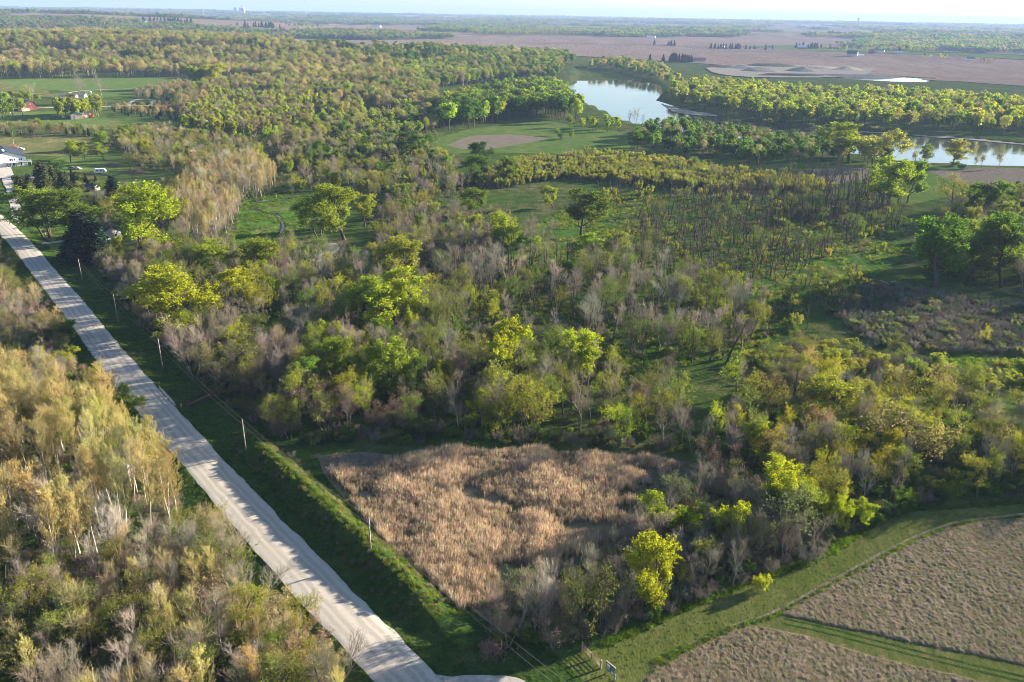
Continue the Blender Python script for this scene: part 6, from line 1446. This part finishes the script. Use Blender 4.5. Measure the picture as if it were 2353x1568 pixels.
building("hidden_house", G(410 * K, 948 * K, .2), 9, 13, 3.0, 5.6, math.radians(60), 'grey_wall', 'navy', "grey house with dark blue roof half hidden by the spruce", windows=[(-2, 1, 1.2, 1.2), (2, 1, 1.2, 1.2)], back=[(-4, 1, 1.2, 1.2), (0, 1, 1.2, 1.2), (4, 1, 1.2, 1.2)], doors=[(0, 0, 1, 2.1, 'grey_wall')])
building("metal_shed", G(306 * K, 474 * K), 9, 13, 4.2, 6.2, math.radians(32), 'tan_wall', 'teal', "nearer tan shed with teal roof on the mown lawn", "shed", doors=[(0, 0, 3.2, 3.2, 'grey_wall')])
building("metal_shed", G(336 * K, 467 * K), 9, 12, 4.2, 6.2, math.radians(40), 'tan_wall', 'teal', "farther tan shed with teal roof next to its twin", "shed", doors=[(0, 0, 3.2, 3.2, 'grey_wall')])
building("red_barn", G(112 * K, 438 * K), 11, 15, 4.0, 8.5, math.radians(50), 'dark_red', 'green_roof', "dark red barn with green roof behind bright trees", "barn", gambrel=True, windows=[(0, 5.2, 1.2, 1.2)], doors=[(0, 0, 3, 3, 'red_wall')], back=[(-4, 1.2, 1.2, 1.2), (3, 1.2, 1.2, 1.2)])
building("garage", G(97 * K, 443 * K), 7, 8, 2.6, 4.4, math.radians(50), 'tan_wall', 'brown_roof', "low tan garage beside the dark red barn", "garage", doors=[(0, 0, 3, 2.2, 'white_paint')])
building("mobile_home", G(274 * K, 392 * K), 6, 18, 2.8, 3.9, math.radians(92), 'grey_wall', 'grey_roof', "long grey mobile home behind the budding tree", back=[], windows=[(0, 1, 1.2, 1)], doors=[(2, 0, .9, 2, 'white_paint')])
building("mobile_home", G(318 * K, 388 * K), 6, 14, 2.8, 3.9, math.radians(92), 'grey_wall', 'grey_roof', "long grey mobile home next to the white pickup", windows=[(0, 1, 1.2, 1)], doors=[(2, 0, .9, 2, 'white_paint')])
building("tool_shed", G(255 * K, 471 * K), 3.6, 4.5, 2.2, 3.1, math.radians(20), 'grey_wall', 'brown_roof', "small grey tool shed behind the poplar row", "shed", doors=[(0, 0, 1, 1.9, 'white_paint')])
building("low_roof_shed", G(372 * K, 760 * K), 4, 6, 2.2, 3.2, math.radians(70), 'grey_wall', 'navy', "low dark-roofed shed behind the very large green tree", "shed", doors=[(0, 0, 1, 1.9, 'white_paint')])

# far farms
def farm(px4, *a, **k): return building(a[0], GP([(px4[0] * K, px4[1] * K)], hilly=True)[0], *a[1:], **k)
farm((3207, 199), "hay_barn", 16, 26, 7, 13, math.radians(72), 'red_wall', 'white_roof', "red barn with bright white roof on the far farm", "barn", doors=[(0, 0, 5, 5, 'white_paint')])
farm((3408, 226), "hay_barn", 17, 24, 7, 14, math.radians(62), 'grey_wall', 'navy', "big grey barn with dark roof beside the far ploughed field", "barn", gambrel=True, doors=[(0, 0, 5, 5, 'white_paint')])
farm((3440, 227), "low_shed", 8, 16, 3, 4.6, math.radians(85), 'white_paint', 'white_roof', "low white shed next to the big grey barn", "shed", doors=[(0, 0, 3, 2.4, 'grey_wall')])
farm((3485, 217), "small_barn", 9, 12, 5, 9, math.radians(20), 'dark_red', 'brown_roof', "small dark barn between the far farm trees", "barn", doors=[(0, 0, 3, 3, 'red_wall')])
farm((3524, 212), "farmhouse", 10, 14, 5, 8.5, math.radians(60), 'white_paint', 'grey_roof', "white farmhouse right of the small dark barn", windows=[(-2, 1, 1.2, 1.4), (2, 1, 1.2, 1.4)], doors=[(0, 0, 1, 2, 'grey_wall')])
farm((3592, 217), "machine_shed", 11, 20, 4, 6.5, math.radians(75), 'grey_wall', 'white_roof', "pale machine shed at the end of the far farm row", "shed", doors=[(0, 0, 4, 3.4, 'white_paint')])
farm((3880, 242), "farmhouse", 10, 16, 4, 7.5, math.radians(72), 'white_paint', 'grey_roof', "white house with a row of young trees beside it", windows=[(-2, 1, 1.2, 1.4), (2, 1, 1.2, 1.4)], doors=[(0, 0, 1, 2, 'grey_wall')])
farm((2604, 152), "machine_shed", 18, 34, 5, 9, math.radians(75), 'white_paint', 'white_roof', "long white shed at the foot of the distant wood", "shed", doors=[(0, 0, 5, 4, 'grey_wall')])
farm((2790, 247), "cattle_shed", 16, 34, 4.5, 8.5, math.radians(80), 'tan_wall', 'rose_roof', "long shed with rose roof behind dark conifers", "shed", doors=[(0, 0, 4, 3.4, 'grey_wall')])
farm((3082, 197), "farmhouse", 11, 15, 5, 9, math.radians(40), 'white_paint', 'grey_roof', "white farmhouse left of the red barn", windows=[(-2, 1, 1.2, 1.4), (2, 1, 1.2, 1.4)], doors=[(0, 0, 1, 2, 'grey_wall')])
farm((1509, 111), "farmhouse", 20, 34, 7, 12, math.radians(80), 'white_paint', 'white_roof', "lone white building in the distant rosy fields", doors=[(0, 0, 4, 4, 'grey_wall')])
farm((1575, 195), "old_barn", 13, 18, 5, 10, math.radians(60), 'dark_red', 'brown_roof', "dark barn behind the valley wood", "barn", doors=[(0, 0, 3, 3, 'red_wall')])
farm((588, 98), "farmhouse", 18, 24, 8, 16, math.radians(30), 'white_paint', 'grey_roof', "white gabled house on the second ridge", doors=[(0, 0, 2, 3, 'grey_wall')])
farm((607, 105), "machine_shed", 16, 38, 5, 9, math.radians(85), 'white_paint', 'white_roof', "long white shed on the second ridge", "shed", doors=[(0, 0, 4, 4, 'grey_wall')])
farm((736, 104), "machine_shed", 16, 30, 5, 10, math.radians(80), 'white_paint', 'rose_roof', "rose-roofed shed beside the distant green field", "shed", doors=[(0, 0, 4, 4, 'grey_wall')])
farm((118, 38), "warehouse", 40, 150, 12, 16, math.radians(88), 'white_paint', 'white_roof', "long white warehouse on the horizon", "warehouse", doors=[(0, 0, 10, 8, 'grey_wall')])
farm((3440, 158), "cottage", 9, 12, 5, 9, math.radians(50), 'white_paint', 'grey_roof', "white cottage on the pale green far slope", doors=[(0, 0, 1, 2, 'grey_wall')])
farm((2890, 190), "cottage", 9, 13, 4.5, 8, math.radians(65), 'grey_wall', 'grey_roof', "grey cottage among dark conifers by the far road", doors=[(0, 0, 1, 2, 'white_paint')])

# silo, elevator, water towers, tower, masts
def round_tower(name, px4, label, cat, parts, hilly=True):
    x, y = GP([(px4[0] * K, px4[1] * K)], hilly=True)[0]; e = empty(name, (x, y, float(ground_z(x, y)) - .5))
    for nm, prof, mm, c in parts: MB().lathe(prof, 16, c).build(nm, M[mm], e, True)
    tag(e, label, cat); return e
round_tower("grain_bin", (1629, 199), "silver grain bin beside the dark barn", "silo", [("wall", [(4.2, 0), (4.2, 9)], 'steel', (0, 0)), ("roof", [(4.5, 9), (.6, 11.6), (.6, 12.1), (0, 12.2)], 'dull_steel', (0, 0))])
S_ = 34
round_tower("grain_elevator", (966, 58), "pale concrete grain elevator with a headhouse on the horizon", "grain elevator",
            [("silo", [(S_ * .42, 0), (S_ * .42, S_ * 1.9), (0, S_ * 2.0)], 'concrete', (dx, 0)) for dx in (-S_ * 1.7, -S_ * .1, S_ * .75)] + [("headhouse", [(S_ * .25, 0), (S_ * .25, S_ * 2.7), (0, S_ * 2.75)], 'concrete', (S_ * .35, S_ * .5))])
for px4, lb in (((200, 33), "white water tower above the horizon woods"), ((564, 39), "small pale water tower on the skyline")):
    round_tower("water_tower", px4, lb, "water tower", [("leg", [(3, 0), (2.2, 30), (2.2, 34)], 'white_paint', (0, 0)), ("tank", [(0, 32), (6, 34), (10, 40), (10, 46), (6, 51), (0, 53)], 'white_paint', (0, 0))])
x, y = GP([(3429 * K, 107 * K)], hilly=True)[0]; z = float(ground_z(x, y)) - 1; h = height_from(x, y, z, 70 * K); e = empty("tall_tower", (x, y, z), .4); r = h * .075
MB().prism([(-r, 0), (r, 0), (r * .8, h * .9), (-r * .8, h * .9)], -r * .8, r * .8).build("shaft", M['concrete'], e); MB().box(-r * 1.15, r * 1.15, -r, r, h * .9, h * .96).build("parapet", M['brown_roof'], e); MB().box(-r * .5, r * .5, -r * .5, r * .5, h * .96, h * 1.0).build("cap", M['concrete'], e)
for k_ in range(5): MB().box(-r * .2, r * .2, -r * .85, -r * .75, h * (.12 + .15 * k_), h * (.17 + .15 * k_)).build("window", M['glass'], e)
tag(e, "tall grey stone tower rising over the far woods", "tower")
def mast(px4, top4, label, r):
    x, y = GP([(px4[0] * K, px4[1] * K)], hilly=True)[0]
    sc_ = 7000 / math.hypot(x, y); x, y = x * sc_, y * sc_; z = float(ground_z(x, y)) - 1; h = min(260.0, height_from(x, y, z, top4 * K)) if top4 > 0 else 255.0
    e = empty("radio_mast", (x, y, z)); q = r
    for a in range(3): MB().tube([(q * math.cos(a * 2.094), q * math.sin(a * 2.094), 0), (q * math.cos(a * 2.094), q * math.sin(a * 2.094), h)], r * .35, 5).build("leg", M['dull_steel'], e)
    br = MB()
    for k_ in range(int(h / 9)):
        z0 = k_ * 9.0
        for a in range(3): br.tube([(q * math.cos(a * 2.094), q * math.sin(a * 2.094), z0), (q * math.cos(a * 2.094 + 2.094), q * math.sin(a * 2.094 + 2.094), z0 + 9)], r * .2, 4, caps=False)
    br.build("bracing", M['dull_steel'], e)
    tag(e, label, "radio mast")
mast((813, 49), -10, "thin radio mast left of the grain elevator", 1.8); mast((1222, 49), -10, "thin radio mast over the distant ploughland", 1.8); mast((3024, 83), 69, "faint short mast on the right skyline", 2.0)

# sand pit
def heap(px4, w, d, h, mat, label, rz=0, flat=.25, seed=0):
    x, y = GP([(px4[0] * K, px4[1] * K)], hilly=True)[0]; n = 30; g = np.linspace(-1, 1, n); a, b = np.meshgrid(g, g); w, d, h = w * 1.15, d * 1.15, h * .85
    r = np.hypot(a, b) + .13 * fbm(a * 2.2 + seed, b * 2.2, seed, 3); z = np.clip((1 - r) / (1 - flat), 0, 1) * h * (1 + .12 * fbm(a * 3, b * 3 + seed, seed + 1, 3)) - .3
    i = np.arange(n * n).reshape(n, n); q = np.stack([i[:-1, :-1], i[:-1, 1:], i[1:, 1:], i[1:, :-1]], -1).reshape(-1, 4)
    me = mesh_arrays("spoil_heap", np.stack([a * w, b * d, z], -1).reshape(-1, 3), q, mats=[M[mat]], smooth_shade=True)
    o = link("spoil_heap", me); o.location = (x, y, float(ground_z(x, y))); o.rotation_euler = (0, 0, rz); tag(o, label, "spoil heap", "heaps of the sand pit")
heap((3040, 287), 40, 26, 11, 'spoil', "broad grey gravel heap at the near side of the sand pit", 0, .1, 1)
heap((3210, 288), 30, 24, 13, 'spoil', "steep conical gravel heap under the conveyor", 0, .02, 2)
heap((3388, 282), 34, 26, 9, 'spoil_tan', "sunlit tan sand heap beside the pond", .2, .1, 3)
heap((3375, 304), 108, 18, 6.5, 'spoil', "long grey bank along the sand pit pond", -.05, .5, 4)
heap((3080, 266), 60, 30, 7, 'spoil_dark', "dark overgrown topsoil mound behind the sand pit", 0, .4, 5)
heap((2890, 272), 46, 24, 6, 'spoil_dark', "dark flat heap at the field end of the sand pit", 0, .3, 6)
heap((2965, 275), 38, 26, 9, 'spoil', "grey-brown heap second from the field end", 0, .1, 7)
heap((3290, 277), 44, 26, 6, 'spoil_tan', "low tan sand bank behind the conveyor", 0, .3, 8)
heap((3160, 305), 60, 14, 5, 'spoil_dark', "dark ridge in front of the conveyor", 0, .5, 9)
patch_pit = far("pit_floor", [(1620, 158), (1700, 150), (1800, 150), (1900, 153), (2010, 160), (1990, 174), (1890, 180), (1780, 180), (1700, 178), (1640, 170)], 'spoil', "grey worked floor of the sand pit", 1.3, 91)
x, y = GP([(3180 * K, 285 * K)], hilly=True)[0]; e = empty("conveyor", (x, y, float(ground_z(x, y)) + 1.2), .15)
MB().add([(0, -.6, 1), (34, -.6, 12), (34, .6, 12), (0, .6, 1), (0, -.6, 1.7), (34, -.6, 12.7), (34, .6, 12.7), (0, .6, 1.7)], [(0, 3, 2, 1), (4, 5, 6, 7), (0, 1, 5, 4), (1, 2, 6, 5), (2, 3, 7, 6), (3, 0, 4, 7)]).build("belt_frame", M['dull_steel'], e)
for t in (12, 24):
    for s2 in (-1, 1): MB().tube([(t, s2 * 1.4, -1), (t, s2 * .5, 1 + t * .32)], .2, 6).build("leg", M['dull_steel'], e)
MB().box(-3, 1, -2, 2, -1, 4.5).build("hopper", M['rust'], e); tag(e, "steel conveyor with hopper feeding the gravel heap", "conveyor")

# vehicles and odds and ends
def vehicle(name, px4, rz, paint, label, cat, length=5.4, bed=False, van=False):
    x, y = G(px4[0] * K, px4[1] * K); e = empty(name, (x, y, .12), rz); w, l = 1.9, length
    lo = [(-l / 2, .35), (l / 2, .35), (l / 2, .95), (l / 2 - 1.25, 1.05)]
    if van: prof = [(-l / 2, .35), (l / 2, .35), (l / 2, 1.0), (l / 2 - .9, 1.25), (l / 2 - 1.6, 2.35), (-l / 2, 2.45)]
    elif bed: prof = [(-l / 2, .4), (l / 2, .4), (l / 2, 1.0), (l / 2 - 1.3, 1.12), (l / 2 - 1.95, 1.75), (-l / 2 + 2.2, 1.8), (-l / 2 + 2.05, 1.1), (-l / 2, 1.1)]
    else: prof = [(-l / 2, .35), (l / 2, .35), (l / 2, .85), (l / 2 - 1.2, .98), (l / 2 - 2.0, 1.45), (-l / 2 + 1.4, 1.45), (-l / 2 + .6, .98), (-l / 2, .9)]
    body = MB().prism(prof, -w / 2, w / 2, 'y').build("body", M[paint], e)
    zt = max(p[1] for p in prof)
    for s2 in (-1, 1):
        MB().box(-.9 if not van else .8, 1.0 if bed or not van else 1.6, s2 * (w / 2 + .012) - .01, s2 * (w / 2 + .012) + .01, zt - .55, zt - .12).build("window", M['glass'], body)
        for xx in (-l / 2 + 1.0, l / 2 - .95):
            t = MB().tube([(xx, s2 * (w / 2 - .2), .36), (xx, s2 * (w / 2 + .03), .36)], .37, 14).build("wheel", M['tyre'], e); MB().tube([(xx, s2 * (w / 2 + .03), .36), (xx, s2 * (w / 2 + .045), .36)], .2, 10).build("rim", M['steel'], t)
        MB().box(l / 2 - .02, l / 2 + .015, s2 * .68 - .18, s2 * .68 + .18, .68, .84).build("headlight", M['sheet_white'], e)
    tag(e, label, cat); return e
vehicle("pickup_truck", (336, 396), math.pi, 'white_paint', "white pickup truck parked by the looped driveway", "truck", 5.8, True)
vehicle("delivery_van", (361, 395), math.radians(80), 'white_paint', "white box van parked beside the pickup", "van", 5.6, van=True)
vehicle("old_car", (290, 676), .2, 'board_dark', "dark old car at the back of the junk yard", "car", 4.6)
vehicle("old_car", (312, 678), -.3, 'dull_steel', "grey old car next to the dark junk yard car", "car", 4.6)
vehicle("old_car", (46, 541), .1, 'board_dark', "black old car in the rough tan field", "car", 4.6)
vehicle("parked_car", (85, 600), 0, 'sheet_white', "small white car on the field track behind the metal house", "car", 4.4)
def camper(px4, rz, label):
    x, y = G(px4[0] * K, px4[1] * K); e = empty("camper_trailer", (x, y, .12), rz)
    MB().prism([(-3, .6), (3, .6), (3.3, 1.4), (2.6, 2.9), (-2.6, 2.9), (-3.1, 2.2)], -1.15, 1.15).build("body", M['white_paint'], e)
    for xx in (-1.2, .6): MB().box(xx - .5, xx + .5, -1.175, -1.155, 1.6, 2.3).build("window", M['glass'], e)
    MB().box(1.6, 2.3, -1.175, -1.155, .7, 2.5).build("door", M['grey_wall'], e); MB().tube([(3, 0, .6), (4.3, 0, .5)], .07, 6).build("drawbar", M['dull_steel'], e)
    for s2 in (-1, 1): MB().tube([(0, s2 * .9, .36), (0, s2 * 1.16, .36)], .36, 12).build("wheel", M['tyre'], e)
    tag(e, label, "camper")
camper((355, 375), .1, "white camper trailer at the front of the long pasture"); camper((402, 695), .3, "small pale camper trailer on the green yard")
x, y = G(367 * K, 471 * K); e = empty("hay_wagon", (x, y, 0), .1)
MB().prism([(-1.2, 1.0), (1.2, 1.0), (2.2, 2.6), (-2.2, 2.6)], -1.3, 1.3).build("hopper", M['red_paint'], e); MB().box(-1.9, 1.9, -.5, .5, .6, .85).build("frame", M['dull_steel'], e)
for xx in (-1.4, 1.4):
    for s2 in (-1, 1): MB().tube([(xx, s2 * .8, .42), (xx, s2 * 1.05, .42)], .42, 12).build("wheel", M['tyre'], e)
tag(e, "red grain wagon at the end of the mown lawn", "wagon")
x, y = G(33 * K, 455 * K); e = empty("gas_tank", (x, y, .6), .15); MB().tube([(-1.9, 0, .55), (-1.6, 0, .55), (1.6, 0, .55), (1.9, 0, .55)], .55, 14).build("tank", M['white_paint'], e, True)
for xx in (-1.1, 1.1): MB().box(xx - .12, xx + .12, -.4, .4, -.65, .2).build("foot", M['concrete'], e)
tag(e, "white gas tank on the lawn below the bright trees", "tank")
def pile(px4, r, h, label, seed):
    x, y = G(px4[0] * K, px4[1] * K); rng = np.random.default_rng(seed); n = 420
    p = rng.normal(size=(n, 3)) * [r * .42, r * .42, 0]; p[:, 2] = h * np.exp(-(p[:, 0] ** 2 + p[:, 1] ** 2) / (r * .55) ** 2) * rng.random(n)
    d = rng.normal(size=(n, 3)) * [1, 1, .35]; pts, _ = polylines(p - unit(d) * r * .2, d, r * (.25 + .35 * rng.random(n)), 2, .1, 0, rng)
    V, q = tubes(pts, np.full((n, 3), .05) * np.array([1, .8, .4]), 3); o = link("brush_pile", mesh_arrays("brush_pile", V, q, mats=[M['twig']])); o.location = (x, y, .02); o.color = (.26, .18, .15, 1)
    tag(o, label, "brush pile", "piles of cut brush")
pile((52, 594), 6, 3.2, "brown brush pile behind the white metal house", 1); pile((136, 549), 5, 1.8, "grey brush pile at the back of the rough tan field", 2); pile((450, 661), 6, 1.6, "low brush pile on the green yard", 3); pile((545, 690), 7, 2.5, "brown brush heap beside the round olive tree", 4)
pile((1960, 2600), 3.2, 1.4, "tangle of dead grey branches beside the entrance apron", 5); pile((1510, 875), 6, 2.2, "tan heap of flood wood beyond the creek grove", 6)

# driftwood and pale dead logs lying about the marsh
def log(px4, ln, rz, label, m='bark_pale'):
    x, y = G(px4[0] * K, px4[1] * K); rng = np.random.default_rng(int(px4[0])); pts = [(0, 0, .25)]
    for k_ in range(4): pts.append((ln * (k_ + 1) / 4, pts[-1][1] + rng.normal() * .25, .25 + .12 * rng.random()))
    mb = MB().tube(pts, .24, 7, .08); mb.tube([pts[2], (pts[2][0] + ln * .2, pts[2][1] + ln * .18, .9)], .1, 5, .04); mb.tube([pts[3], (pts[3][0] + ln * .12, pts[3][1] - ln * .15, .7)], .08, 5, .03)
    o = mb.build("fallen_log", M[m], None, True); o.location = (x, y, 0); o.rotation_euler = (0, 0, rz); tag(o, label, "log", "logs lying in the marsh and woods")
log((3205, 1030), 7, .5, "pale fallen log by the brown sedge in the marsh"); log((3570, 1140), 6, 2.2, "white bleached log beside the deep green trees"); log((3560, 1132), 4, .3, "short bleached log beside the deep green trees"); log((3690, 1376), 6, .2, "pale log at the foot of the dark brush swale")
log((2850, 1480), 9, .4, "long grey log in the grass behind the right wood", 'bark_grey'); log((1105, 790), 8, 1.9, "pale split trunk leaning in the creek meadow"); log((2760, 895), 8, .2, "pale driftwood in the standing dead trees"); log((3130, 1125), 5, -.3, "short pale log in the open marsh"); log((2900, 1546), 10, .1, "dark log across the small clearing", 'bark_grey')
# ---------------------------------------------------------------- the air
m, nt, o = new_mat("haze_air")
v = nd(nt, "ShaderNodeVolumePrincipled", {"Color": (.30, .43, .74, 1), "Density": HAZE, "Anisotropy": .08})
nt.links.new(v.outputs[0], o.inputs["Volume"])
hb = MB().box(-26500, 26500, -950, 42500, -6, 320).build("haze", m); tag(hb, "pale evening haze over the valley", "haze", kind='stuff')
